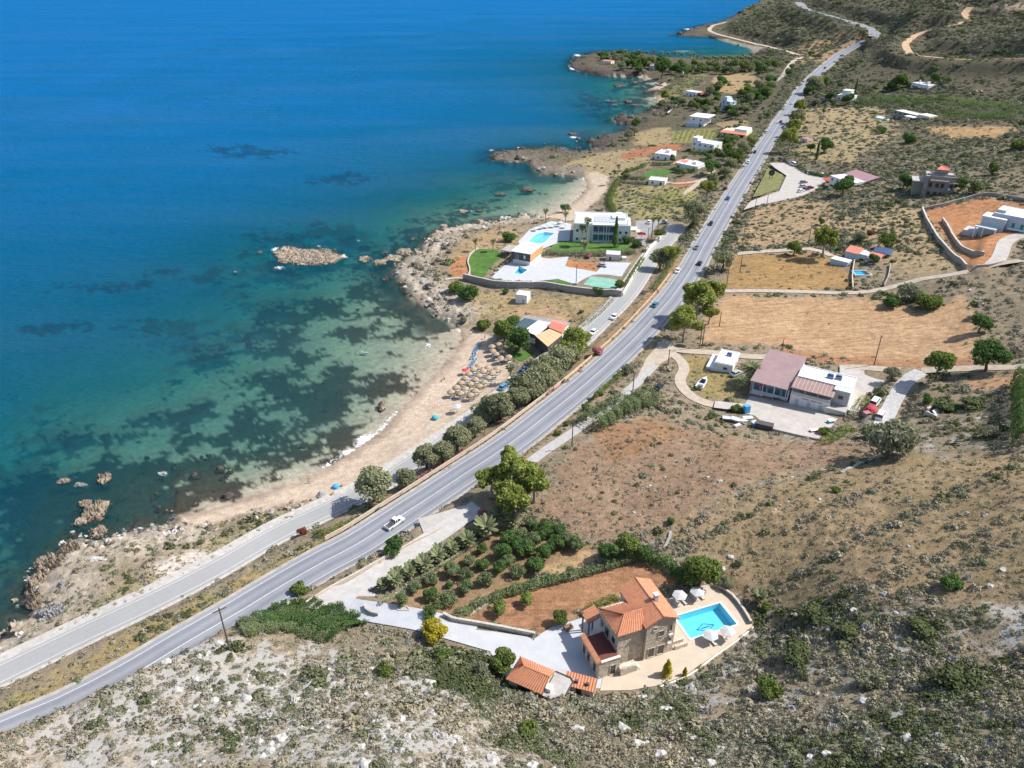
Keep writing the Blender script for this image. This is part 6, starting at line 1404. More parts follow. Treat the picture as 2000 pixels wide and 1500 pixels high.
hedge('1550 322,1575 338,1600 345,1618 347', 1.6, 1.8, 'dark hedge curving behind the parked cars', 'leaf_dark')
hedge('1130 640,1150 628,1175 606,1195 584', .9, 2.2, 'grey green verge thicket along the coast road', 'leaf_olive', 'verge_thicket')
hedge('1215 730,1200 745,1180 762,1160 780', 1.6, 2.0, 'green oleander row between lane and main road', 'leaf_green', 'shrub_row')
hedge('1320 500,1308 520,1290 548,1275 570', 1.3, 2.2, 'green shrubs on the bank between coast road and main road', 'leaf_green', 'shrub_row')
hedge('500 1215,540 1200,590 1200,640 1215,680 1236', 1.5, 9.0, 'broad dark green mastic thicket at the foot of the near slope', 'leaf_dark', 'mastic_thicket', 95)
hedge('470 1232,520 1222,580 1222,650 1240', 1.3, 6.0, 'lower fringe of the dark mastic thicket', 'leaf_olive', 'mastic_thicket', 80)
hedge('1150 838,1190 812,1230 792,1275 780', 3.2, 8.0, 'wide grey green reed bed beside the lane', 'leaf_olive', 'reed_bed', 45)
hedge('1290 190,1320 172,1350 158,1370 150', 2.6, 16.0, 'broad green reed field behind the wooded bay', 'leaf_tamarisk', 'reed_bed', 9)
hedge('620 1050,650 1040,690 1022', 1.4, 2.4, 'oleander thicket between the two roads', 'leaf_green', 'shrub_row')
hedge('800 944,829 926,880 898,910 878', .9, 2.0, 'pinkish oleander strip beside the road parapet', 'flower_pink', 'shrub_row')
hedge('960 852,1000 825,1040 790,1080 762', .8, 1.8, 'dull pink shrubs along the road parapet', 'leaf_red', 'shrub_row')
hedge('1650 840,1640 850,1620 862,1600 866', 1.4, 3.0, 'green thicket at the right end of the workshop yard', 'leaf_green', 'thicket')
hedge('1690 780,1680 795,1675 805', 1.2, 2.6, 'bright vine patch beside the parked vans', 'leaf_bright', 'vine_patch')
hedge('1690 195,1740 205,1800 200,1850 205,1900 215,1990 225', 3.0, 22., 'broad dark orchard belt across the upper valley', 'leaf_dark', 'orchard', 7)
hedge('1830 235,1900 232,1990 236', 3.0, 9., 'dark orchard strip above the tan field', 'leaf_dark', 'orchard', 7)

# ------------------------------------------------------------------ trees
ORD = 'first second third fourth fifth sixth seventh eighth ninth tenth eleventh twelfth thirteenth fourteenth fifteenth sixteenth seventeenth eighteenth nineteenth'.split()
for tn, te in (('twenty', 'twentieth'), ('thirty', 'thirtieth'), ('forty', 'fortieth')): ORD += [te] + [tn + '-' + q for q in ORD[:9]]
TM = [(730, 945, 72), (793, 932, 38), (832, 893, 52), (864, 885, 46), (892, 857, 54), (928, 833, 42), (946, 806, 48), (958, 796, 48), (978, 790, 58), (1010, 775, 48), (1022, 752, 58), (1038, 762, 44), (1056, 738, 60), (1072, 716, 58), (1080, 728, 40), (1094, 700, 58), (1110, 690, 50)]
for i, (a, b, w) in enumerate(TM):
    tree('tamarisk', a, b, w * 1.06, '%s grey-green tamarisk from the near end of the beachside row' % ORD[i], 'tamarisks along the beach road', vs=.95)
tree('tamarisk', 1128, 668, 62, 'yellowish tamarisk next to the tavern at the row end', vs=1.05, mat='leaf_eucalypt'); tree('eucalypt', 1104, 684, 44, 'smaller yellow-green tree in front of the tavern')
tree('green', 985, 645, 46, 'leafy green tree between the beach and dark tavern awning'); tree('green', 1012, 662, 50, 'dark green tree shading the beach parasols below the tavern', mat='leaf_dark'); tree('dark', 998, 632, 34, 'small round tree by the shore end of the tavern')
for a, b, w, l in ((962, 935, 62, 'left crown of the big eucalyptus clump by the driveway mouth'), (1005, 930, 84, 'tallest yellow-green eucalyptus in the clump beside the main road'), (1042, 940, 70, 'right eucalyptus of the clump beside the brown field'), (1002, 975, 72, 'lower front eucalyptus of the clump near the driveway mouth'), (996, 890, 38, 'small round crown at the top of the eucalyptus clump')):
    tree('eucalypt', a, b, w, l, vs=.9)
for a, b, w, l in ((1340, 626, 62, 'front eucalyptus of the pair left of the bare field'), (1366, 575, 70, 'big rear eucalyptus left of the bare field'), (1392, 570, 48, 'right eucalyptus at the track end by the bare field'), (1386, 610, 34, 'small darker eucalyptus at the bare field corner')):
    tree('eucalypt', a, b, w, l, vs=.9)
for a, b, w, k, l in ((1413, 506, 40, 'tamarisk', 'round tree on the road edge left of the ochre field'), (1290, 504, 42, 'tamarisk', 'olive toned tree on the bank beside the coast road'), (1312, 495, 34, 'eucalypt', 'yellowish tree beside the coast road bank'), (1358, 412, 58, 'tamarisk', 'largest grey-green tree by the highway above the hotel'), (1384, 366, 38, 'eucalypt', 'round green tree beside the highway near the red plot'), (1393, 348, 28, 'tamarisk', 'small tree at the end of the cottage path'),
    (1392, 326, 34, 'dark', 'dark tree on the drive of the white bungalow'), (1417, 335, 26, 'tamarisk', 'lowest tree of the highway windbreak'), (1428, 320, 30, 'tamarisk', 'second tree of the highway windbreak'), (1442, 303, 30, 'green', 'third tree of the highway windbreak'), (1452, 287, 28, 'tamarisk', 'fourth tree of the highway windbreak'), (1467, 274, 26, 'eucalypt', 'yellowish tree at the junction end of the windbreak'), (1421, 290, 26, 'green', 'green garden tree behind the white houses'), (1424, 272, 22, 'dark', 'dark garden tree below the red tiled porch'),
    (1545, 268, 40, 'eucalypt', 'tall yellowish eucalyptus on the right of the highway'), (1552, 246, 30, 'eucalypt', 'second eucalyptus on the right of the highway'), (1558, 226, 34, 'tamarisk', 'pale green tree right of the highway by the meadow'), (1564, 206, 26, 'eucalypt', 'bright green tree right of the highway below the white house'), (1592, 163, 40, 'tamarisk', 'big rounded tree right of the highway bend'), (1608, 160, 28, 'green', 'darker companion of the big rounded roadside tree'), (1580, 175, 24, 'dark', 'small dark tree at the foot of the big roadside tree'),
    (1622, 188, 22, 'dark', 'left dark garden shrub tree at the white two level house'), (1656, 192, 26, 'dark', 'right dark garden tree at the white two level house'), (1672, 172, 7, 'cypress', 'slim dark cypress behind the white two level house'), (1760, 158, 32, 'dark', 'dark leaning pine on the upper hillside'), (1745, 165, 24, 'dark', 'low dark tree left of the hillside pine'), (1825, 152, 22, 'dark', 'dark round tree above the pale hillside house'), (1850, 155, 20, 'olive', 'brownish tree right of the pale hillside house'),
    (1609, 217, 9, 'dark', 'tiny round tree on the meadow left side'), (1612, 283, 32, 'dark', 'wide dark carob behind the purple roofed hut'), (1585, 287, 20, 'dark', 'small dark carob beside the purple roofed hut'), (1597, 296, 8, 'cypress', 'tiny dark cypress on the field edge'), (1649, 360, 44, 'dark', 'big round dark tree in front of the restaurant'), (1615, 465, 46, 'eucalypt', 'loose yellow-green tree beside the farmhouse track'), (1552, 483, 28, 'green', 'low green bushy tree on the farmhouse track'), (1735, 470, 34, 'green', 'green shade tree behind the solar panels'), (1682, 462, 24, 'grey', 'silvery tree behind the farmhouse'), (1708, 505, 20, 'dark', 'dark tree at the right end of the farmhouse'),
    (1838, 706, 52, 'pine', 'round headed pine beside the upper track'), (1936, 695, 62, 'dark', 'large dark olive tree right of the round pine'), (1918, 630, 42, 'dark', 'dark tree by the stone heap on the field edge'), (1743, 729, 30, 'grey', 'small silvery tree at the gravel drive corner'), (1768, 353, 34, 'dark', 'dark slope tree left of the unfinished house'), (1878, 360, 30, 'dark', 'dark tree behind the right end of the unfinished house'), (1905, 365, 40, 'olive', 'wide dark bushy tree above the yard wall'), (1940, 328, 26, 'dark', 'dark round shrub tree high on the rocky slope'), (1738, 400, 22, 'olive', 'small olive tree on the slope above the farmhouse'), (1604, 432, 16, 'dark', 'dark shrub tree in the dry slope field'), (1810, 780, 22, 'dark', 'small dark tree left of the ruined hut'),
    (1370, 1112, 74, 'green', 'large dense green tree behind the pool parasols'), (1345, 1128, 40, 'dark', 'dark tree at the end of the tall hedge'), (1230, 1062, 50, 'green', 'leafy tree at the top corner of the villa plot'), (1190, 1075, 42, 'dark', 'dark tree left of the top corner of the plot'), (1258, 1082, 36, 'dark', 'small dark tree beside the corner hedge'), (1030, 1172, 30, 'bright', 'small citrus tree alone in the ploughed field'), (977, 1190, 34, 'bright', 'wider citrus tree near the driveway wall'), (1095, 1205, 32, 'green', 'green shrub tree at the yard corner'), (986, 1290, 50, 'green', 'leafy dark shrub tree beside the garage'), (1420, 1138, 30, 'grey', 'thin olive at the top of the pool wall'),
    (1740, 862, 90, 'grey', 'wide bare grey shrub tree below the gravel drive'), (1700, 845, 40, 'olive', 'dark olive left of the bare grey shrub tree'), (1225, 720, 24, 'grey', 'bluish small tree by the lane pole'), (1105, 405, 24, 'olive', 'rounded beach shrub tree beyond the hotel')):
    tree(k, a, b, w, l)
for a, b, w, l in ((1304, 1305, 17, 'golden conical cypress on the villa terrace edge'), (1338, 1312, 9, 'small golden cypress right of the conical one')): tree('cone_yellow', a, b, w, l)
tree('cypress', 1203, 455, 13, 'dark columnar cypress against the hotel front')
# olive grove
OL = '783 1172 34,812 1147 30,842 1133 34,843 1159 38,875 1169 42,881 1111 40,878 1142 20,909 1120 34,911 1145 36,915 1093 30,942 1102 32,947 1132 40,977 1108 36,942 1073 28,980 1078 46,992 1092 34,1010 1114 36,1043 1103 46,1028 1072 44,1064 1078 42,992 1051 44,1016 1042 40,1040 1054 44,1061 1042 38,1088 1060 44,1091 1036 36,1034 1021 36,1064 1027 38,839 1192 30,857 1183 28,1112 1052 42,1128 1062 38,1010 1062 40,1050 1030 30'
for i, s in enumerate(sorted(OL.split(','), key=lambda q: float(q.split()[0]))):
    a, b, w = (float(q) for q in s.split()); tree('olive', a, b, w, '%s round olive tree from the left in the villa grove' % ORD[i], 'olive trees of the villa grove', mat='leaf_dark' if random.random() < .6 else None)
# lone bushes
for a, b, w, k, l in ((772, 1068, 50, 'bush', 'dark green mound bush between driveway wall and main road'), (585, 1148, 42, 'bush_green', 'spreading green bush beside the main road at the wall end'), (590, 1040, 24, 'bush_red', 'dark red leaved bush on the bank between the roads'), (692, 1018, 18, 'bush_pink', 'pink oleander beside the main road edge'), (848, 1233, 58, 'bush_yellow', 'bright yellow flowering bush on the driveway edge'), (840, 1205, 26, 'bush_green', 'green bush at the foot of the stone wall'), (1167, 686, 26, 'bush_pink', 'purple bougainvillea bush beside the main road'), (942, 1002, 20, 'bush_pink', 'pink oleander at the palm clump'),
    (1856, 1138, 46, 'bush', 'dark round carob bush alone on the right slope'), (1633, 958, 22, 'bush_green', 'small green bush casting shadow on the brown field'), (1500, 1185, 24, 'bush_green', 'green shrub outside the pool wall'), (1310, 1018, 22, 'bush', 'dark shrub in the hillside field'), (1442, 1100, 20, 'bush_grey', 'grey thorny bush in the right field'), (1600, 1200, 70, 'bush', 'low dark mastic patch on the slope above the pool'), (1660, 1235, 60, 'bush', 'dark mastic patch beside the pale boulder'), (1560, 1280, 80, 'bush_green', 'olive green mastic patch below the pool terrace'), (1800, 1230, 70, 'bush', 'dark mastic patch on the right slope'), (1880, 1330, 100, 'bush', 'broad dark mastic patch near the right edge'), (1700, 1330, 60, 'bush_grey', 'grey mound shrub in the middle of the near slope'), (1030, 1425, 46, 'bush_green', 'bright green shrub in the bottom centre scrub'), (1500, 1350, 60, 'bush_green', 'green shrub mass below the kerb wall'),
    (750, 1310, 40, 'bush_green', 'rounded green shrub behind the yellow bush'), (870, 1280, 46, 'bush_green', 'green shrub below the yellow bush'), (940, 1310, 46, 'bush_grey', 'grey shrub on the slope left of the garage'), (1100, 1120, 1, 'bush', ''), (912, 575, 56, 'bush', 'wide dark shrub mound above the cove rocks'), (888, 562, 40, 'bush_green', 'bright green shrub mound by the compound wall'), (988, 570, 18, 'bush', 'small dark bush left of the white shed'), (1168, 570, 30, 'bush', 'dark conifer bush in front of the compound wall'), (1135, 608, 12, 'bush_green', 'small green bush in the dry plot'), (905, 625, 20, 'bush_grey', 'grey shrub on the cove rocks'), (945, 635, 34, 'bush_green', 'green shrubs above the beach end'),
    (1107, 828, 16, 'bush_green', 'first round green bush along the lane'), (1088, 845, 18, 'bush_green', 'second round green bush along the lane'), (1145, 795, 22, 'bush_green', 'third round green bush along the lane'), (1175, 770, 14, 'bush_green', 'fourth round green bush along the lane'), (1417, 368, 9, 'bush_red', 'small dark red bush on the highway verge'), (1700, 455, 16, 'bush_red', 'red bougainvillea behind the farmhouse'), (1390, 815, 14, 'bush_green', 'upright green bush on the yard lower corner'), (1440, 800, 30, 'bush_green', 'banana like green clump by the workshop yard'), (1610, 842, 26, 'bush_green', 'green shrubs at the yard corner'), (1275, 770, 10, 'bush', 'tiny dark bush at the lane bend'), (1190, 545, 1, 'bush', ''), (1180, 460, 1, 'bush', ''),
    (1225, 470, 26, 'bush', 'dark shrub at the right corner of the hotel'), (1150, 500, 18, 'bush_pink', 'pink flowering shrub on the hotel lawn hedge'), (1210, 555, 24, 'bush_green', 'green shrub at the corner of the tennis court'), (995, 465, 34, 'bush', 'dark shrub mound beside the hotel pool deck'), (1288, 455, 24, 'umbrella', 'flat topped small pine at the hotel parking'), (1245, 478, 24, 'bush', 'dark shrub below the hotel parking wall'), (1230, 440, 1, 'bush', ''), (1850, 790, 70, 'bush_green', 'green mastic thicket beside the ruined hut'), (1900, 790, 60, 'bush', 'dark mastic thicket right of the ruined hut'), (1935, 845, 40, 'bush_grey', 'grey shrub left of the tall cypress hedge'), (1775, 575, 60, 'bush_grey', 'grey shrub heap at the top of the bare field'), (1810, 590, 60, 'bush_green', 'olive green shrub heap at the top of the bare field'), (1740, 590, 40, 'bush', 'dark shrub at the left end of the shrub heap'),
    (1990, 285, 34, 'bush_green', 'bright green shrubs at the right edge slope'), (1725, 255, 20, 'bush', 'dark shrub on the meadow rise'), (1775, 272, 34, 'bush', 'dark shrub clump among grey rocks'), (1830, 1010, 1, 'bush', '')):
    if l: tree(k, a, b, w, l, vs=.55 if 'mastic' in l else 1.0, mat='sc_dark' if 'mastic' in l else None)
# palms
for i in range(13):
    f = i / 12; palm('fan', 752 + (922 - 752) * f + (4 if i % 2 else -4), 1140 + (1046 - 1140) * f, 30 + 6 * (i % 3), 1.6 + .5 * (i % 2), '%s fan palm from the bend in the row along the driveway' % ORD[i], 'fan palms along the driveway')
for a, b, w, h, l in ((948, 1028, 54, 3, 'wide fan palm at the upper end of the driveway'), (978, 1006, 50, 3.4, 'tall fan palm under the eucalyptus clump'), (1000, 1016, 40, 2.6, 'smaller fan palm beside the olive grove top'), (1484, 1163, 34, 2.2, 'small palm outside the pool wall'), (1470, 718, 46, 5, 'feathery date palm in front of the purple roofed hall'), (1448, 742, 34, 3, 'lower date palm left of the workshop hall'), (928, 470, 14, 5, 'left palm on the sea end lawn'), (963, 471, 14, 5, 'right palm on the sea end lawn'), (1148, 432, 20, 11.8, 'tall palm against the hotel left wing'), (1138, 446, 18, 8.8, 'second palm against the hotel left wing'), (1142, 476, 20, 4, 'short palm on the hotel lawn'), (1066, 412, 14, 6, 'left beach palm beyond the hotel pool'), (1105, 418, 14, 5, 'right beach palm beyond the hotel pool'), (1276, 428, 14, 9, 'left of two tall palms in the hotel parking'), (1287, 427, 15, 9, 'right of two tall palms in the hotel parking'), (997, 719, 22, 4, 'palm beside the beach parking'), (1035, 708, 20, 3, 'low palm beside the tavern lawn'), (1208, 324, 11, 10, 'taller palm at the far beach'), (1200, 336, 11, 7, 'shorter palm at the far beach'), (978, 790, 18, 2.5, 'little palm on the sand below the trees'), (1318, 348, 8, 3, 'tiny palm by the cottage path'), (1024, 497, 1, 3, '')):
    if l: palm('date' if 'date' in l else 'fan', a, b, w, h, l)
for i, (a, b) in enumerate(((1319, 104), (1333, 106), (1349, 107), (1355, 106), (1363, 110))): palm('fan', a, b, 10, 9, '%s tall headland palm from the left seen against the sea' % ORD[i], 'tall palms on the headland neck')
for i in range(24): palm('fan', 1376 + i * 5.4, 112 + (i % 3) * 1.5 - i * .05, 10, 6.5, '%s palm from the left in the dense row along the bay' % ORD[i], 'dense palm row along the bay')
for i in range(7): palm('fan', 1222 + i * 14, 100 + (i % 2) * 3, 9, 6.5, '%s palm from the left along the headland sea side' % ORD[i], 'palms on the headland')
# distant woods on the headland and behind the bays
WOOD = (('1310 124,1330 120,1440 122,1470 124,1520 118,1535 124,1500 140,1460 142,1430 138,1330 140,1308 134', 46, 'evergreen tree in the wood behind the headland bay', 'trees behind the headland bay', 20), ('1165 106,1215 102,1268 108,1262 122,1230 126,1205 115,1170 115', 30, 'dark tree crowding the headland point', 'trees on the headland point', 18),
        ('1205 112,1260 110,1306 116,1310 132,1280 130,1240 138,1205 124', 24, 'tree in the gardens of the headland neck', 'trees on the headland neck', 17), ('1390 160,1410 150,1412 185,1380 190', 9, 'tree in the clump beside the tan bay field', 'clump beside the bay field', 20), ('1445 180,1470 165,1505 150,1512 160,1495 195,1460 195', 22, 'dark tree along the far service road', 'trees along the service road', 22), ('1330 200,1400 192,1460 198,1480 208,1450 224,1430 222,1395 215,1340 210', 30, 'tree around the bluish tower house', 'trees around the tower house', 18), ('1290 205,1300 192,1330 188,1335 200,1310 210', 10, 'tree on the rocky inlet shore', 'trees on the inlet shore', 20), ('1400 290,1405 268,1440 268,1430 300,1412 318', 12, 'garden tree among the white coastal houses', 'garden trees of the white houses', 16), ('1475 245,1500 205,1506 215,1488 248', 5, 'small verge tree between service road and highway', 'verge trees at the junction', 12), ('1298 318,1310 300,1345 300,1348 318,1330 345,1312 345', 8, 'garden tree between the white cottage and the bungalow', 'trees between the cottages', 14), ('1370 300,1400 290,1412 268,1404 250,1440 232,1462 240,1440 262,1420 300,1396 318', 14, 'garden tree behind the tall white house', 'trees behind the tall house', 15), ('1205 355,1212 340,1230 330,1226 345', 5, 'scrubby tree at the far beach hedge', 'trees at the far beach', 12), ('1690 160,1760 150,1840 145,1850 158,1760 172,1700 180', 12, 'dark tree on the scrub slope by the hillside pine', 'trees on the upper scrub slope', 14), ('1580 195,1620 190,1630 200,1600 206', 4, 'roadside tree near the two level house', 'trees by the two level house', 16), ('1540 128,1556 118,1545 150,1532 160', 6, 'scrub tree between service track and highway', 'scrub trees by the highway', 14))
for s, n, l, gr, w in WOOD:
    poly = px(s); xs = [p[0] for p in poly]; ys = [p[1] for p in poly]; k = 0; tries = 0; spots = []
    while k < n and tries < 4000:
        tries += 1
        a, b = random.uniform(min(xs), max(xs)), random.uniform(min(ys), max(ys))
        if not inside(np.array([a]), np.array([b]), poly)[0]: continue
        spots.append((a, b)); k += 1
    for i, (a, b) in enumerate(sorted(spots)):
        tree(random.choice(['dark', 'dark', 'green', 'olive', 'tamarisk']), a, b, w * random.uniform(.65, 1.15), l.replace('tree', ORD[i] + ' tree from the left', 1), gr)
tree('dark', 1294, 132, 36, 'very tall dark tree over the headland inlet', vs=1.2); tree('dark', 1243, 240, 22, 'dark shore tree above the inlet rocks'); tree('tamarisk', 1228, 262, 22, 'pale shore tree above the small promontory'); tree('tamarisk', 1240, 255, 18, 'small pale shore tree behind the promontory'); tree('eucalypt', 1300, 185, 22, 'yellowish tree on the inlet shore')
# vines and orchard rows of the coastal strip
for i in range(9):
    x0 = 1316 + i * 9.6; hedge('%g 277,%g 266,%g 256' % (x0, x0 + 5, x0 + 9), 1.1, 1.2, '%s vine row from the left in the small vineyard' % ORD[i], 'leaf_bright', 'vine_row', 12, 'vine rows of the small vineyard')
for i in range(7):
    x0 = 1262 + i * 11; hedge('%g %g,%g %g' % (x0, 408 - i, x0 + 18, 382 - i), .8, 1.3, '%s crop row from the hotel in the green field' % ORD[i], 'leaf_bright', 'crop_row', 12, 'crop rows of the green field')

# ------------------------------------------------------------------ vehicles
M('tyre', (.02, .02, .02), .9, .2, 5); M('rim', (.5, .5, .52), .35, .1, 5, 0, None, .7); M('car_glass', (.02, .025, .03), .08, .1, 3, 0, None, 0, None, .7); M('lamp_glass', (.75, .75, .72), .2, .05, 5)
for n_, c_ in (('white', (.78, .78, .78)), ('black', (.02, .021, .024)), ('grey', (.22, .23, .24)), ('silver', (.45, .46, .48)), ('teal', (.03, .22, .27)), ('blue', (.03, .10, .28)), ('red', (.40, .02, .025)), ('maroon', (.16, .02, .03)), ('sky', (.12, .30, .45)), ('purple', (.13, .06, .16))): M('paint_' + n_, c_, .25, .04, 2, 0, None, .1, None, .6)
def bev(me, off, seg=2):
    bm = bmesh.new(); bm.from_mesh(me); bmesh.ops.bevel(bm, geom=[e_ for e_ in bm.edges], offset=off, segments=seg, profile=.6, affect='EDGES'); bm.to_mesh(me); bm.free(); return me
CARS = {}
def car_meshes(kind):
    if kind in CARS: return CARS[kind]
    L, Wd, h0, h1, c0, c1, f, r = {'car': (4.2, 1.75, .88, 1.45, -1.75, 1.0, .55, .45), 'suv': (4.6, 1.85, 1.0, 1.75, -2.15, 1.1, .5, .25), 'van': (4.9, 1.9, 1.15, 2.0, -2.35, 1.5, .6, .12), 'pickup': (5.2, 1.85, 1.0, 1.78, -.55, 1.45, .6, .3)}[kind]
    hl_, hw = L / 2, Wd / 2; out = {}
    b = MB(); b.box(-hl_, hl_, -hw, hw, .28, h0 * .72, .03, .0); b.box(-hl_ + .06, hl_ - .1, -hw + .04, hw - .04, h0 * .68, h0, .12, .06)
    if kind == 'pickup':
        b = MB(); b.box(-hl_, hl_, -hw, hw, .35, .72, .02, 0); b.box(c0 - .05, hl_ - .08, -hw + .03, hw - .03, .7, h0, .12, .06)
        b.box(-hl_, c0 - .1, -hw, -hw + .09, .7, h0 + .02); b.box(-hl_, c0 - .1, hw - .09, hw, .7, h0 + .02); b.box(-hl_, -hl_ + .08, -hw + .09, hw - .09, .7, h0 + .02)
    out['body'] = bev(b.mesh(kind + '_body'), .035)
    out['windows'] = MB().add([(c0, -hw + .1, h0 - .02), (c1, -hw + .1, h0 - .02), (c1, hw - .1, h0 - .02), (c0, hw - .1, h0 - .02), (c0 + r, -hw + .24, h1 - .06), (c1 - f, -hw + .24, h1 - .06), (c1 - f, hw - .24, h1 - .06), (c0 + r, hw - .24, h1 - .06)], [(3, 2, 1, 0), (4, 5, 6, 7), (0, 1, 5, 4), (1, 2, 6, 5), (2, 3, 7, 6), (3, 0, 4, 7)]).mesh(kind + '_windows')
    b = MB(); b.box(c0 + r - .04, c1 - f + .04, -hw + .2, hw - .2, h1 - .07, h1, .08, .06)
    for s in (-1, 1):
        for xx in ((c0 + c1) / 2 - .1, c0 + r * .5 + .1): b.add([(xx, s * (hw - .095), h0 - .02), (xx + .12, s * (hw - .095), h0 - .02), (xx + .1, s * (hw - .225), h1 - .05), (xx - .02, s * (hw - .225), h1 - .05)], [(0, 1, 2, 3)])
    out['roof'] = b.mesh(kind + '_roof')
    out['wheel'] = MB().tube([(0, -.11, 0), (0, .11, 0)], .33, 12).mesh('wheel'); out['rim'] = MB().tube([(0, -.125, 0), (0, .125, 0)], .19, 8).mesh('rim'); out['headlight'] = MB().box(-.04, .06, -.18, .18, -.08, .08).mesh('headlight')
    if kind == 'pickup': out['bed'] = MB().box(-hl_ + .09, c0 - .12, -hw + .1, hw - .1, .66, .74).mesh('bed'); out['roll_bar'] = MB().tube([(c0 - .25, -hw + .1, h0), (c0 - .25, -hw + .2, h1 - .1), (c0 - .25, hw - .2, h1 - .1), (c0 - .25, hw - .1, h0)], .05, 6).mesh('roll_bar')
    for k, m in (('windows', 'car_glass'), ('wheel', 'tyre'), ('rim', 'rim'), ('headlight', 'lamp_glass'), ('bed', 'dark_panel'), ('roll_bar', 'iron')):
        if k in out: out[k].materials.append(MATS[m])
    out['dims'] = (hl_, hw, h0); CARS[kind] = out
    return out
CARPAINT = {}
def car(x, y, dx, dy, kind, colr, label, group=None):
    m = car_meshes(kind); p = P(x, y); q = P(x + dx, y + dy); d = q - p; hl_, hw, h0 = m['dims']
    p.z = hz(p.x, p.y) + .17
    t = thing({'car': 'car', 'suv': 'off_road_car', 'van': 'van', 'pickup': 'pickup_truck'}[kind], label, {'car': 'car', 'suv': 'car', 'van': 'van', 'pickup': 'pickup'}[kind], p, math.atan2(d.y, d.x), group)
    for part in ('body', 'roof'):
        key = (kind, part, colr)
        if key not in CARPAINT: me = m[part].copy(); me.materials.append(MATS['paint_' + colr]); CARPAINT[key] = me
        link(part, CARPAINT[key], t)
    link('windows', m['windows'], t)
    for part in ('bed', 'roll_bar'):
        if part in m: link(part, m[part], t)
    for sx in (-.62, .64):
        for s in (-1, 1):
            w = link('wheel', m['wheel'], t, None, (hl_ * sx, s * (hw - .1), .33)); link('rim', m['rim'], w)
    for s in (-1, 1): link('headlight', m['headlight'], t, None, (hl_ - .04, s * (hw - .32), h0 * .62))
    return t
UP, DN = (12, -13), (-12, 13)
for q in ((771, 1026, 30, -20, 'pickup', 'white', 'white pickup truck with dark load bed on the near main road'), (1279, 598, *UP, 'car', 'teal', 'teal car on the main road near the hotel compound'), (1323, 532, *DN, 'car', 'white', 'white car on the main road beside the hotel bank'), (1366, 517, 8, -13, 'car', 'black', 'black car on the right lane by the roadside trees'), (1360, 486, -8, 13, 'car', 'grey', 'grey car on the left lane above the hotel'), (1388, 439, -8, 13, 'car', 'black', 'dark car on the main road below the parking lot'), (1421, 390, -8, 13, 'car', 'blue', 'dark blue car on the left lane by the parking turnoff'), (1461, 319, -8, 13, 'car', 'white', 'white car on the left lane opposite the parking lot'), (1474, 299, -8, 13, 'car', 'black', 'black car ahead of the white one on the left lane'), (1525, 240, 8, -12, 'suv', 'black', 'dark off road car on the right lane by the eucalyptus'), (1529, 250, 8, -12, 'car', 'grey', 'grey car parked under the roadside eucalyptus'), (1546, 204, -8, 12, 'car', 'white', 'white car on the main road below the rounded tree'), (1566, 165, -8, 9, 'car', 'white', 'small white car near the highway bend'), (1611, 134, 8, -6, 'car', 'black', 'tiny dark car climbing the highway bend'),
          (1199, 622, -12, 11, 'car', 'white', 'upper white car on the coast road by the tavern'), (1158, 652, -12, 11, 'car', 'white', 'lower white car on the coast road by the tavern'), (1490, 213, -6, 10, 'car', 'black', 'dark car parked on the far service road'), (1485, 224, -6, 10, 'car', 'grey', 'grey car parked lower on the far service road'), (1456, 265, -6, 6, 'car', 'silver', 'silver car beside the beige villa junction'), (1300, 436, 10, 3, 'car', 'grey', 'grey car in the hotel parking'), (1268, 436, 8, -8, 'car', 'white', 'white car in the hotel parking'), (1177, 521, 6, 1, 'car', 'silver', 'silver car parked inside the hotel compound'),
          (1001, 745, 14, -12, 'suv', 'white', 'white off road car in the beach parking'), (983, 759, 14, -12, 'car', 'sky', 'blue car nearest the parasols in the beach parking'), (1022, 728, 12, -10, 'car', 'blue', 'dark blue car behind the white one in the beach parking'), (1036, 717, 10, -8, 'van', 'white', 'white van at the top of the beach parking'), (908, 846, 10, -8, 'car', 'white', 'white car half hidden under the beach tamarisks'), (1437, 733, 10, -5, 'car', 'silver', 'silver car beside the date palm at the workshop'), (1708, 790, 10, -13, 'van', 'white', 'upper white van on the gravel drive'), (1719, 816, 8, -13, 'van', 'white', 'lower white van on the gravel drive'), (1416, 370, 6, -9, 'car', 'maroon', 'dark red car parked on the highway verge'), (1286, 760, 6, -6, 'car', 'black', 'dark car beside the reed bed'),
          (1525, 313, 8, 3, 'car', 'black', 'black car first in the parking lot entrance row'), (1533, 319, 8, 3, 'suv', 'black', 'dark off road car second in the parking entrance row'), (1541, 321, 8, 3, 'car', 'grey', 'grey car third in the parking entrance row'), (1551, 324, 8, 3, 'van', 'white', 'white van last in the parking entrance row'), (1578, 339, 3, 6, 'car', 'white', 'white car left of the blue one below the dark hedge'), (1587, 340, 3, 6, 'car', 'sky', 'light blue car below the dark hedge'), (1597, 342, 3, 6, 'car', 'black', 'black car right of the light blue one'), (1606, 344, 3, 6, 'car', 'white', 'white car nearest the restaurant wall'), (1569, 358, 8, -1, 'car', 'grey', 'grey car alone in the parking lot middle'), (1568, 366, 8, -1, 'car', 'silver', 'silver car below the grey one in the lot'), (1564, 375, 9, -2, 'car', 'white', 'white car at the front of the lower lot row'), (1574, 372, 9, -2, 'car', 'purple', 'purple car in the lower lot row'), (1582, 369, 9, -2, 'car', 'maroon', 'maroon car in the lower lot row')):
    car(*q)
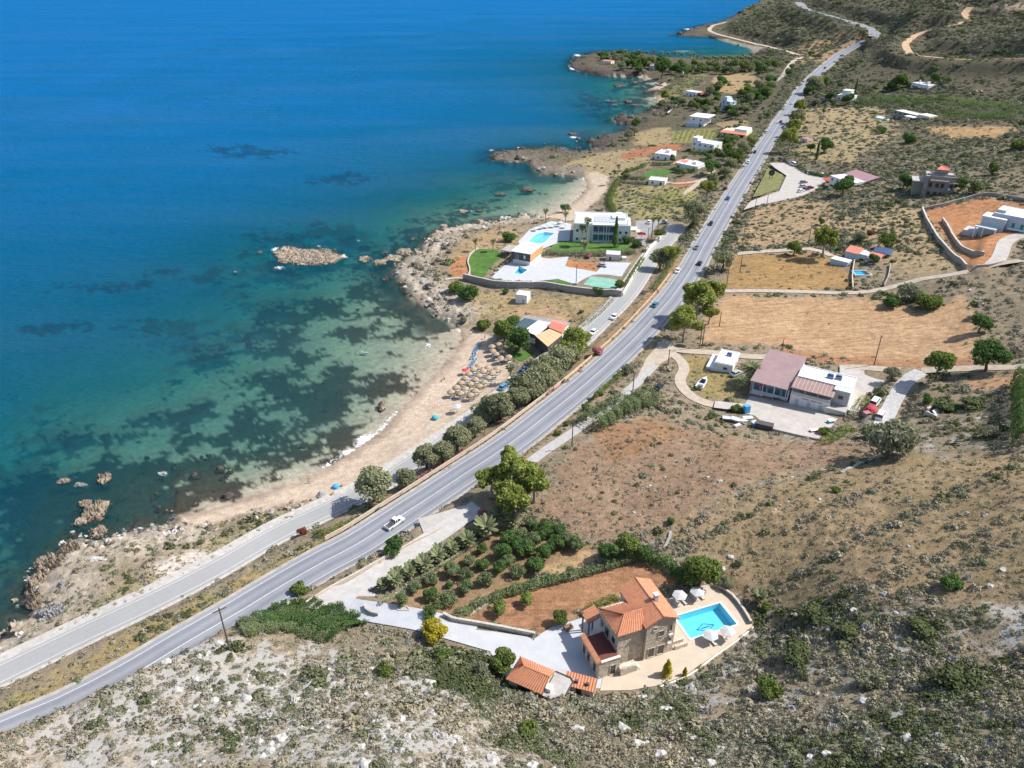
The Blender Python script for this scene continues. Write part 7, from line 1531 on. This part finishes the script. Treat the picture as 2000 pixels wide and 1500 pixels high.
p = P(1683, 535); t = thing('paddling_pool', 'bright turquoise paddling pool on the farmhouse lawn', 'pool', Vector((p.x, p.y, hz(p.x, p.y) + .05)), -.05); bx(t, 'rim', 'white_plastic', (-3.2, 3.2, -2.4, -2.2, -.2, .5), (-3.2, 3.2, 2.2, 2.4, -.2, .5), (-3.2, -3.0, -2.2, 2.2, -.2, .5), (3.0, 3.2, -2.2, 2.2, -.2, .5)); bx(t, 'liner', 'pale_tile', (-3.0, 3.0, -2.2, 2.2, -.2, .05)); bx(t, 'water', 'pool_water', (-3.0, 3.0, -2.2, 2.2, .3, .36))
# boats
def boat(x, y, dx, dy, L, label, name='motor_boat', colr='white_plastic', cabin=True):
    p = P(x, y); d = P(x + dx, y + dy) - p; t = thing(name, label, 'boat', Vector((p.x, p.y, hz(p.x, p.y) + .25)), math.atan2(d.y, d.x)); b = MB(); n = 9
    for i in range(n):
        u = i / (n - 1); xx = (u - .5) * L; w = L * .19 * (1 - max(0, (u - .45) / .55) ** 2.2) + .02; k = .05 + .55 * max(0, (u - .6) / .4) ** 2; g = .85 + .3 * u * u
        b.v += [(xx, -w, g), (xx, -w * .8, .35 + k * .6), (xx, 0, k * .9), (xx, w * .8, .35 + k * .6), (xx, w, g)]
    for i in range(n - 1):
        for j in range(4): b.f.append((i * 5 + j, i * 5 + j + 1, i * 5 + j + 6, i * 5 + j + 5))
    b.f.append((4, 3, 2, 1, 0)); b.build('hull', MATS[colr], t)
    b = MB()
    for i in range(n):
        u = i / (n - 1); xx = (u - .5) * L; w = (L * .19 * (1 - max(0, (u - .45) / .55) ** 2.2)) * .92; g = .72 + .3 * u * u + (.12 if u > .5 else -.15); b.v += [(xx, -w, g), (xx, w, g)]
    for i in range(n - 1): b.f.append((i * 2, i * 2 + 1, i * 2 + 3, i * 2 + 2))
    b.build('deck', MATS['white_wall'], t)
    if cabin:
        b = MB(); b.box(-L * .08, L * .16, -L * .11, L * .11, .8, 1.6, .35, .1); b.build('windshield', MATS['car_glass'], t); b = MB(); b.box(-L * .5 - .35, -L * .5, -.2, .2, .3, 1.3); b.build('outboard_motor', MATS['iron'], t); b = MB(); b.box(-L * .4, -L * .25, -L * .12, L * .12, .6, .95); b.build('seat', MATS['grey_concrete'], t)
    return t
boat(1372, 752, 12, -16, 6.6, 'white motor boat parked on the grass beside the curved track'); boat(1444, 826, 20, 4, 4.6, 'white dinghy among the clutter below the workshop yard', 'dinghy', cabin=False); boat(1425, 822, 20, 2, 4.0, 'second white dinghy left in the workshop clutter', 'dinghy', cabin=False); boat(713, 687, 8, 2, 3.0, 'small white boat floating in the cove', 'dinghy', cabin=False)
# ------------------------------------------------------------------ yard clutter
def crate(x, y, w, d, h, mat, name, label, cat, rz=.3, lid=None):
    p = P(x, y); t = thing(name, label, cat, Vector((p.x, p.y, hz(p.x, p.y) + .1)), rz); me = bev(MB().box(-w / 2, w / 2, -d / 2, d / 2, 0, h).mesh(name), .06); link('body', me, t, MATS[mat]); bx(t, 'lid', lid or mat, (-w / 2 - .04, w / 2 + .04, -d / 2 - .04, d / 2 + .04, h, h + .07)); return t
crate(1457, 806, 1.6, 1.4, 2.2, 'blue_plastic', 'water_tank', 'bright blue tank standing at the yard corner', 'tank'); crate(1476, 831, 2.2, 1.5, 1.0, 'blue_plastic', 'blue_container', 'low blue container by the dark trailer', 'container', .3, 'white_plastic'); crate(1492, 836, 4.6, 2.0, 1.4, 'dark_panel', 'trailer', 'dark box trailer on the yard lower edge', 'trailer', -.45); crate(1590, 843, 2.4, 1.0, .5, 'red_paint', 'red_crate', 'red flat crate on the yard lower corner', 'crate', .2, 'white_plastic'); crate(1622, 826, 1.6, 1.2, .8, 'blue_plastic', 'blue_box', 'blue and white box by the annex wall', 'box', .2, 'white_plastic'); crate(1692, 812, 1.8, 1.4, 1.0, 'maroon_sheet', 'scrap_bin', 'dark red scrap bin beside the lower van', 'bin'); crate(1460, 820, 2.6, 1.2, .7, 'white_plastic', 'white_chest', 'white chest in the workshop clutter', 'chest', .1); crate(1440, 834, 2.0, 1.0, .6, 'stucco_grey', 'grey_chest', 'grey chest in front of the dinghies', 'chest', .5)
def dome(x, y, r, h, mat, name, label, cat):
    p = P(x, y); t = thing(name, label, cat, Vector((p.x, p.y, hz(p.x, p.y)))); b = MB(); b.lathe([(r, -.1), (r * .95, h * .35), (r * .7, h * .75), (r * .3, h * .97), (.02, h)], 10); b.build('cloth', MATS[mat], t); bx(t, 'opening', 'dark_panel', (-r * .35, r * .35, -r * .99, -r * .9, 0, h * .45)); return t
M('teal_cloth', (.05, .38, .45), .8, .1, 3); M('red_cloth', (.55, .05, .07), .8, .1, 3); M('blue_cloth', (.06, .35, .70), .8, .1, 3)
dome(850, 818, 1.2, 1.2, 'teal_cloth', 'beach_tent', 'teal pop up tent on the open sand', 'tent'); dome(1604, 845, 1.2, 1.0, 'orange_plastic', 'tent', 'small orange tent at the yard corner', 'tent'); dome(1700, 803, 1.7, 1.6, 'red_cloth', 'tarp_mound', 'red tarpaulin mound between the two white vans', 'tarp'); dome(656, 952, 1.1, 1.0, 'blue_cloth', 'beach_tent', 'bright blue tent at the back of the lower beach', 'tent')
# round sign on the grass triangle
p = P(1505, 352); t = thing('round_sign', 'round black sign on a post in the grass triangle', 'sign', Vector((p.x, p.y, hz(p.x, p.y)))); bx(t, 'post', 'iron', (-.9, -.7, -.1, .1, 0, 3), (.7, .9, -.1, .1, 0, 3)); MB().tube([(0, -.15, 4.2), (0, .15, 4.2)], 1.7, 18).build('disc', MATS['dark_panel'], t)
p = P(1507, 322); t = thing('road_sign', 'narrow dark roadside sign at the parking entrance', 'sign', Vector((p.x, p.y, hz(p.x, p.y)))); bx(t, 'post', 'iron', (-.1, .1, -.1, .1, 0, 4)); bx(t, 'board', 'dark_panel', (-.7, .7, -.25, -.1, 2.4, 4.4))

# ------------------------------------------------------------------ parasols and loungers
M('thatch', (.42, .32, .21), .95, .25, 5, .04); M('canvas', (.50, .50, .50), .85, .05, 3); M('lounger_blue', (.13, .22, .34), .7, .1, 3); M('lounger_white', (.52, .52, .51), .6, .05, 3); M('lounger_wood', (.30, .22, .15), .8, .2, 3); M('beige_cloth', (.70, .52, .33), .85, .1, 3); M('mint_cloth', (.45, .62, .56), .85, .1, 3)
def parasol_meshes(kind):
    if kind in CARS: return CARS[kind]
    rng = random.Random(5); b = MB()
    if kind == 'thatch':
        n = 18; prof = [(1.28, 2.02), (.95, 2.28), (.5, 2.55), (.04, 2.78)]; base = 0
        for j, (r, z) in enumerate(prof):
            for k in range(n): t = 2 * math.pi * k / n; rr = r * (1 + (rng.uniform(-.07, .05) if j == 0 else 0)); b.v.append((rr * math.cos(t), rr * math.sin(t), z - (rng.uniform(0, .12) if j == 0 else 0)))
        for j in range(3):
            for k in range(n): b.f.append((j * n + k, j * n + (k + 1) % n, (j + 1) * n + (k + 1) % n, (j + 1) * n + k))
        b.f.append(tuple(range(3 * n, 4 * n)))
    else: b.lathe([(1.5, 2.12), (1.52, 2.22), (.75, 2.5), (.05, 2.72)], 6)
    me = b.mesh(kind + '_canopy'); po = MB().tube([(0, 0, -.3), (0, 0, 2.7)], .05, 6).mesh('pole'); ba = MB().lathe([(.3, 0), (.28, .12), (.06, .16)], 10).mesh('base'); CARS[kind] = (me, po, ba)
    return CARS[kind]
PM = {}
def parasol(x, y, kind, mat, label, group=None, name='beach_parasol', h=2.3, sc=1.):
    me, po, ba = parasol_meshes(kind); p = P(x, y, h * sc); g = Vector((p.x, p.y, hz(p.x, p.y)))
    t = thing(name, label, 'parasol', g, random.uniform(0, 6), group); t.scale = (sc, sc, sc)
    if (kind, mat) not in PM: m2 = me.copy(); m2.materials.append(MATS[mat]); PM[(kind, mat)] = m2
    link('canopy', PM[(kind, mat)], t)
    if not po.materials: po.materials.append(MATS['timber']); ba.materials.append(MATS['grey_concrete'])
    link('pole', po, t); link('base', ba, t)
    return g
LG = {}
def lounger(pos, rz, mat, label, group=None, fr='lounger_white', name='sun_lounger', back=.55):
    key = mat, fr
    if key not in LG:
        a = bev(MB().box(-.95, .35, -.3, .3, .30, .38).mesh('cushion'), .03); a.materials.append(MATS[mat]); c = MB(); c.slab([(.35, -.3, .38), (.35, .3, .38), (.95, .3, .80), (.95, -.3, .80)], .08); c = c.mesh('backrest'); c.materials.append(MATS[mat]); f_ = MB().box(-.97, .97, -.33, -.27, .2, .28).box(-.97, .97, .27, .33, .2, .28).mesh('frame'); f_.materials.append(MATS[fr]); l_ = MB().box(-.03, .03, -.03, .03, 0, .22).mesh('leg'); l_.materials.append(MATS[fr]); LG[key] = a, c, f_, l_
    a, c, f_, l_ = LG[key]; t = thing(name, label, 'lounger', pos, rz, group)
    link('cushion', a, t); link('backrest', c, t); link('frame', f_, t)
    for sx in (-.85, .85):
        for s in (-.29, .29): link('leg', l_, t, None, (sx, s, 0))
    return t
ROWS = (('seaward', ((305, 1225), (385, 1157), (455, 1092), (515, 1024), (570, 962), (635, 898), (705, 843))), ('middle', ((445, 1245), (510, 1182), (588, 1106), (660, 1042), (715, 986), (775, 926), (845, 872))), ('landward', ((590, 1270), (660, 1207), (720, 1138), (790, 1080), (850, 1016), (910, 956), (980, 888))), ('tavern', ((905, 560), (1005, 524), (1042, 582), (1068, 632), (968, 672), (920, 625), (1150, 712), (1035, 728))))
for rn, pts in ROWS:
    for i, (a, b) in enumerate(pts):
        g = parasol(840 + a / 7.5, 600 + b / 7.5, 'thatch', 'thatch', '%s straw parasol from the near end of the %s row' % (ORD[i], rn) if rn != 'tavern' else '%s straw parasol of the loose group below the tavern' % ORD[i], 'straw parasols on the beach')
        for k in (0, 1):
            q = g + Vector((.45 + .1 * k, -.75 + 1.5 * k, 0)); q.z = hz(q.x, q.y); lounger(q, .35, 'lounger_blue' if (i + k) % 5 == 0 else 'lounger_wood' if (i + k) % 2 else 'lounger_white', '%s lounger under the %s straw parasol of the %s row' % ('near' if k == 0 else 'far', ORD[i], rn), 'loungers under the straw parasols')
for i, (a, b) in enumerate(((690, 575), (668, 605), (650, 640), (638, 668), (612, 735), (600, 755), (625, 800), (600, 845), (570, 880))):
    p = P(840 + a / 7.5, 600 + b / 7.5)
    for k in (0, 1):
        q = p + Vector((.9 * k, .25 * k, 0)); q.z = hz(q.x, q.y); lounger(q, 1.2, 'lounger_blue', '%s lounger of the %s blue pair from the tavern end' % ('left' if k == 0 else 'right', ORD[i]), 'blue loungers by the waterline')
parasol(892, 793, 'hex', 'canvas', 'lone white parasol on the open sand'); parasol(908, 722, 'hex', 'red_cloth', 'pink beach parasol beside the straw rows', sc=.8)
for (a, b, l), ls in zip(((1327.9, 1161, 'white hexagonal parasol at the house corner of the pool'), (1362.5, 1154, 'white hexagonal parasol at the far pool corner'), (1388.4, 1239, 'white hexagonal parasol at the near pool edge left'), (1421.9, 1231, 'white hexagonal parasol at the near pool edge right')), (((1320, 1181), (1335, 1177)), ((1355, 1170), (1369, 1167)), ((1380, 1252), (1392, 1256)), ((1408, 1243), (1416, 1240)))):
    parasol(a, b, 'hex', 'canvas', l, 'white pool parasols', 'pool_parasol', 2.4)
    for k, (u, w) in enumerate(ls):
        p = P(u, w); p.z = hz(p.x, p.y) + .12; lounger(p, 2.05, 'lounger_white', '%s lounger by the %s' % ('left' if k == 0 else 'right', l.replace('white hexagonal ', '')), 'white loungers at the villa pool', 'lounger_wood' if b > 1200 else 'lounger_white')
for i, (a, b, m) in enumerate(((1046, 445, 'mint_cloth'), (1058, 441, 'canvas'), (1070, 437, 'mint_cloth'), (1082, 436, 'mint_cloth'), (1094, 434, 'canvas'), (1104, 437, 'mint_cloth'))): parasol(a, b, 'hex', m, '%s pale parasol from the left on the hotel deck' % ORD[i], 'parasols on the hotel deck', 'pool_parasol')
parasol(1253, 456, 'hex', 'red_cloth', 'bright red parasol beside the hotel', sc=1.5); parasol(1243, 450, 'hex', 'beige_cloth', 'beige parasol beside the hotel', sc=1.5)
for i in range(12):
    a, b = (1028 + i * 4.6, 482 - i * .3) if i < 7 else (1076 + (i - 7) * 3.5, 474 - (i - 7) * 5); p = P(a, b); p.z = hz(p.x, p.y) + .12; lounger(p, 1.4, 'lounger_blue' if i > 6 else 'lounger_white', '%s lounger around the hotel pool' % ORD[i], 'loungers at the hotel pool')
# garden table and chairs, potted palms
for i, (a, b) in enumerate(((1103, 1224), (1117, 1228), (1110, 1234))):
    p = P(a, b); t = thing('garden_chair', '%s wooden chair from the left on the white villa yard' % ORD[i], 'chair', Vector((p.x, p.y, 15.45)), 1 + i); bx(t, 'seat', 'timber', (-.25, .25, -.25, .25, .4, .46)); bx(t, 'backrest', 'timber', (-.25, .25, .2, .25, .46, 1.0))
    for sx in (-.22, .22):
        for sy in (-.22, .22): bx(t, 'leg', 'timber', (sx - .03, sx + .03, sy - .03, sy + .03, 0, .4))
p = P(1110, 1229); t = thing('garden_table', 'wooden table among the chairs on the villa yard', 'table', Vector((p.x, p.y, 15.45)), .6); bx(t, 'top', 'timber', (-.8, .8, -.45, .45, .7, .76))
for sx in (-.7, .7):
    for sy in (-.38, .38): bx(t, 'leg', 'timber', (sx - .04, sx + .04, sy - .04, sy + .04, 0, .7))
for i, (a, b) in enumerate(((966, 536), (974, 528), (991, 513))):
    p = P(a, b); p.z += .1; t = thing('potted_plant', '%s potted plant from the sea on the white terrace' % ORD[i], 'plant', p); MB().lathe([(.4, 0), (.6, .7), (.55, .75)], 10).build('pot', MATS['stucco_grey'], t); o = link('foliage', CACHE['bush'][0][0], t, None, (0, 0, 1.5)); o.scale = (.6, .6, 1.1)
# ------------------------------------------------------------------ people
M('skin', (.42, .25, .17), .6, .08, 6); M('hair', (.04, .025, .018), .8, .2, 6)
def figure(name, J, edges, rad):
    me = bpy.data.meshes.new(name); me.from_pydata(J, edges, []); o = bpy.data.objects.new(name, me); C.objects.link(o)
    md = o.modifiers.new('skin', 'SKIN'); md.use_smooth_shade = True
    for i, v_ in enumerate(me.skin_vertices[0].data): v_.radius = (rad[i], rad[i] * .85); v_.use_root = (i == 0)
    o.modifiers.new('sub', 'SUBSURF').levels = 1
    dg = bpy.context.evaluated_depsgraph_get(); out = bpy.data.meshes.new_from_object(o.evaluated_get(dg)); out.name = name; out.materials.clear(); out.materials.append(MATS['skin']); bpy.data.objects.remove(o); return out
ED = [(0, 1), (1, 2), (2, 3), (3, 4), (2, 5), (5, 6), (6, 7), (2, 8), (8, 9), (9, 10), (0, 11), (11, 12), (12, 13), (13, 14), (0, 15), (15, 16), (16, 17), (17, 18)]
RD_ = [.15, .14, .16, .06, .11, .07, .05, .04, .07, .05, .04, .10, .08, .055, .05, .10, .08, .055, .05]
STAND = [(0, 0, .95), (0, 0, 1.15), (0, 0, 1.38), (0, 0, 1.52), (0, .02, 1.66), (.2, 0, 1.40), (.27, .02, 1.12), (.28, .12, .88), (-.2, 0, 1.40), (-.28, .0, 1.12), (-.26, .14, .90), (.1, 0, .88), (.11, .03, .5), (.11, 0, .09), (.11, .16, .04), (-.1, 0, .88), (-.12, -.08, .5), (-.13, -.14, .09), (-.13, .02, .04)]
SIT = [(0, 0, .16), (0, -.05, .36), (0, -.1, .60), (0, -.1, .74), (0, -.07, .88), (.2, -.1, .62), (.26, -.22, .36), (.26, -.32, .08), (-.2, -.1, .62), (-.24, .06, .42), (-.16, .26, .42), (.1, .08, .15), (.12, .42, .42), (.12, .66, .10), (.12, .82, .06), (-.1, .08, .15), (-.12, .48, .22), (-.14, .86, .08), (-.14, .96, .14)]
SWIM = [(0, 0, -.30), (0, 0, -.12), (0, 0, .06), (0, 0, .18), (0, .02, .30), (.2, 0, .06), (.45, .15, -.02), (.62, .35, -.02), (-.2, 0, .06), (-.42, .18, -.03), (-.5, .42, -.02), (.1, -.05, -.38), (.12, -.3, -.6), (.12, -.6, -.8), (.12, -.7, -.85), (-.1, -.05, -.38), (-.12, -.3, -.62), (-.12, -.6, -.85), (-.12, -.7, -.9)]
FIG = {k: figure('body_' + k, j, ED, RD_) for k, j in (('stand', STAND), ('sit', SIT), ('swim', SWIM))}
HIP = {'stand': MB().tube([(0, 0, .72), (0, 0, .86), (0, 0, 1.0)], [.20, .20, .165], 10).mesh('swim_shorts'), 'sit': MB().tube([(0, .1, .16), (0, 0, .16), (0, -.04, .28)], [.19, .19, .16], 10).mesh('swim_shorts')}
HAIR = MB().lathe([(.105, -.02), (.115, .06), (.08, .12), (.02, .145)], 8).mesh('hair')
HAIR.materials.append(MATS['hair'])
for i, (a, b, pose, m, l) in enumerate(((923, 651, 'stand', 'lounger_blue', 'person in blue shorts standing where sand meets the rocks'), (905, 667, 'stand', 'wood_dark', 'person in dark shorts standing at the water edge below the rocks'), (947, 662, 'stand', 'red_cloth', 'person in red shorts walking near the loose straw parasols'), (863, 745, 'sit', 'wood_dark', 'person sitting at the waterline in front of the parasols'), (868, 741, 'sit', 'red_cloth', 'second person sitting at the waterline beside the first'), (604, 944, 'stand', 'lounger_white', 'person in white walking along the lower beach edge'), (668, 950, 'sit', 'red_cloth', 'person sitting beside the blue tent on the lower beach'), (888, 800, 'stand', 'teal_cloth', 'person standing next to the lone white parasol'),
        (738, 686, 'swim', '', 'swimmer close to the small white boat'), (704, 676, 'swim', '', 'swimmer left of the small white boat'), (660, 604, 'swim', '', 'swimmer far out in the cove'), (674, 655, 'swim', '', 'swimmer in the middle of the cove'), (836, 676, 'swim', '', 'swimmer splashing near the beach'), (540, 927, 'swim', '', 'person wading off the lower beach'), (655, 646, 'swim', '', 'swimmer beside the dark weed in the cove'))):
    p = P(a, b) if pose != 'swim' else at_z(a, b, 0); t = thing('person', l, 'person', p, random.uniform(0, 6.28)); link('body', FIG[pose], t)
    if pose in HIP: me = HIP[pose].copy(); me.materials.append(MATS[m]); link('swimwear', me, t)
    z4 = {'stand': STAND, 'sit': SIT, 'swim': SWIM}[pose][4]; link('hair', HAIR, t, None, (z4[0], z4[1] - .015, z4[2] + .03))
# ------------------------------------------------------------------ rocks standing alone in the sea and on the slopes
RKC = {}
def rock(x, y, w, dpx, h, mat, label, sub=3, seed=0, sea=True, amp=.5, name='sea_rock', sink=.25):
    p = at_z(x, y, 0) if sea else P(x, y); s = w / 2 / ppm(p); d = max(.5, abs(at_z(x, y - dpx / 2, p.z).y - at_z(x, y + dpx / 2, p.z).y) / 2)
    me = rock_mesh(name, seed or int(x + y), sub, 1.0, amp); me.materials.append(MATS[mat]); o = tag(link(name, me, None, None, (p.x, p.y, p.z - h * sink), 0), label, 'rock'); o.scale = (s / 1.05, d / 1.05, h); return o
for q in ((603, 501, 132, 44, 1.2, 'shore_rock', 'long low rocky islet off the cove', 6, 3), (560, 492, 60, 26, 1.2, 'shore_rock', 'pale seaward end of the long islet', 5, 5), (712, 506, 30, 16, .9, 'shore_rock', 'rock between islet and shore, nearest the islet', 4), (742, 512, 30, 14, .9, 'shore_rock', 'middle rock of the chain from islet to shore', 4), (768, 505, 36, 18, 1.0, 'shore_rock', 'shoreward rock of the islet chain', 4), (752, 546, 11, 8, 1.4, 'dark_rock', 'small dark stump of rock off the cove point'), (745, 795, 15, 20, 2.0, 'shore_rock', 'upright brown rock in the shallow water off the sand', 4), (205, 936, 30, 22, 2.0, 'shore_rock', 'tall ochre rock at the end of the drowned reef', 4), (126, 940, 32, 12, .9, 'shore_rock', 'flat ochre rock on the drowned reef', 4), (158, 947, 26, 9, .7, 'grey_rock', 'grey flat rock washed by foam on the reef', 4),
          (182, 1004, 52, 56, 2.2, 'shore_rock', 'big rugged brown rock off the near shore', 5), (192, 1040, 36, 28, 1.6, 'shore_rock', 'rugged rock between big rock and shore', 4), (168, 986, 28, 18, 1.4, 'shore_rock', 'ochre tipped rock seaward of the big rock', 4), (318, 926, 18, 8, .6, 'grey_rock', 'small foaming rock in the middle of the reef'), (980, 303, 54, 12, 1.6, 'dark_rock', 'dark rock ledge at the tip of the small promontory', 4), (1090, 293, 46, 12, 1.6, 'dark_rock', 'dark rock mass on the promontory neck', 4), (976, 380, 24, 7, .9, 'dark_rock', 'low dark rock in the far beach bay, left'), (1030, 370, 28, 9, 1.1, 'dark_rock', 'low dark rock in the far beach bay, right'), (905, 413, 26, 8, .9, 'shore_rock', 'ochre rock off the hotel shore'), (936, 412, 18, 4, .6, 'dark_rock', 'thin dark rock off the hotel shore'),
          (1118, 262, 18, 6, 1.6, 'dark_rock', 'dark lone rock with foam off the inlet'), (1182, 268, 34, 10, 1.8, 'dark_rock', 'dark reef in front of the shore trees', 4), (1210, 231, 22, 9, 2.2, 'dark_rock', 'tall dark rock at the inlet mouth', 4), (1226, 199, 17, 8, 2.2, 'dark_rock', 'dark hump in the middle of the inlet'), (1195, 198, 26, 3, .8, 'dark_rock', 'thin reef line in the inlet'), (1210, 168, 22, 6, 1.6, 'dark_rock', 'dark rock below the headland point'), (1240, 161, 14, 5, 1.2, 'dark_rock', 'dark rock near the headland beach'), (1238, 206, 28, 4, .9, 'dark_rock', 'long low reef on the inlet right'), (1202, 206, 12, 4, 1.0, 'dark_rock', 'small dark rock below the thin reef line'), (1256, 225, 22, 6, 1.4, 'dark_rock', 'dark shore rock at the inlet corner'), (1130, 128, 20, 14, 2.0, 'dark_rock', 'dark rocks at the headland tip', 4), (790, 492, 34, 16, 1.1, 'shore_rock', 'broad pale rock against the cove point', 4), (850, 472, 24, 10, .9, 'shore_rock', 'pale rock on the hotel side of the point', 4)):
    rock(*q)
for q in ((140, 1076, 52, 30, 2.4, 'shore_rock', 'golden crag at the top of the near shore cliff', 5), (100, 1104, 70, 36, 2.8, 'shore_rock', 'widest golden crag of the near shore cliff', 5), (72, 1140, 36, 40, 2.4, 'shore_rock', 'golden crag leaning over the dark water', 5), (68, 1178, 42, 24, 2.2, 'shore_rock', 'lower golden crag above the dark water', 5), (105, 1195, 54, 34, 1.8, 'grey_rock', 'grey boulder mass below the golden crags', 5), (28, 1226, 24, 24, 1.8, 'shore_rock', 'brown rock at the left edge shore', 4), (122, 1140, 14, 12, 1.2, 'grey_rock', 'pale standing boulder behind the crags', 3), (190, 1092, 34, 12, .5, 'limestone', 'flat pale slab on the shore grass', 3), (40, 1240, 16, 14, 1.2, 'limestone', 'pale boulder at the left edge shore', 3), (195, 1066, 20, 12, 1.2, 'shore_rock', 'small golden crag right of the cliff top', 4)):
    rock(*q, sea=False, name='shore_crag')
for q in ((575, 1370, 30, 26, .9, 'limestone', 'big pale boulder on the left of the near slope'), (800, 1390, 26, 18, .7, 'limestone', 'pale boulder in the middle of the near slope'), (850, 1440, 46, 28, .9, 'limestone', 'broad white outcrop low on the near slope'), (700, 1345, 30, 20, .7, 'limestone', 'white outcrop under the purple shrubs'), (770, 1470, 50, 20, .7, 'limestone', 'white outcrop at the bottom edge'), (525, 1400, 40, 22, .8, 'limestone', 'pale broken outcrop left of the white boulders'), (1692, 1226, 22, 18, 1.0, 'limestone', 'pale pointed boulder between dark mastic patches'), (1755, 1247, 18, 14, .8, 'limestone', 'small pale boulder right of the pointed one'), (1862, 1292, 26, 16, .9, 'grey_rock', 'grey flat topped boulder on the right slope'), (1932, 1360, 30, 16, .9, 'grey_rock', 'grey boulder near the right edge'), (1640, 1366, 26, 12, .6, 'limestone', 'pale slab in the right hand scrub'), (1630, 1420, 30, 14, .6, 'limestone', 'pale slab low on the right slope'), (1960, 1375, 34, 14, .7, 'limestone', 'white ledge below the grey boulder'), (1890, 1128, 14, 10, .9, 'limestone', 'pale stone beside the dark carob bush'), (1590, 1470, 30, 14, .7, 'grey_rock', 'grey rocks at the bottom right edge'), (1380, 1390, 30, 14, .8, 'grey_rock', 'grey outcrop below the kerb wall'), (960, 1440, 24, 14, .6, 'limestone', 'white rock right of the broad outcrop')):
    rock(*q, sub=4, sea=False, name='boulder', amp=.6)
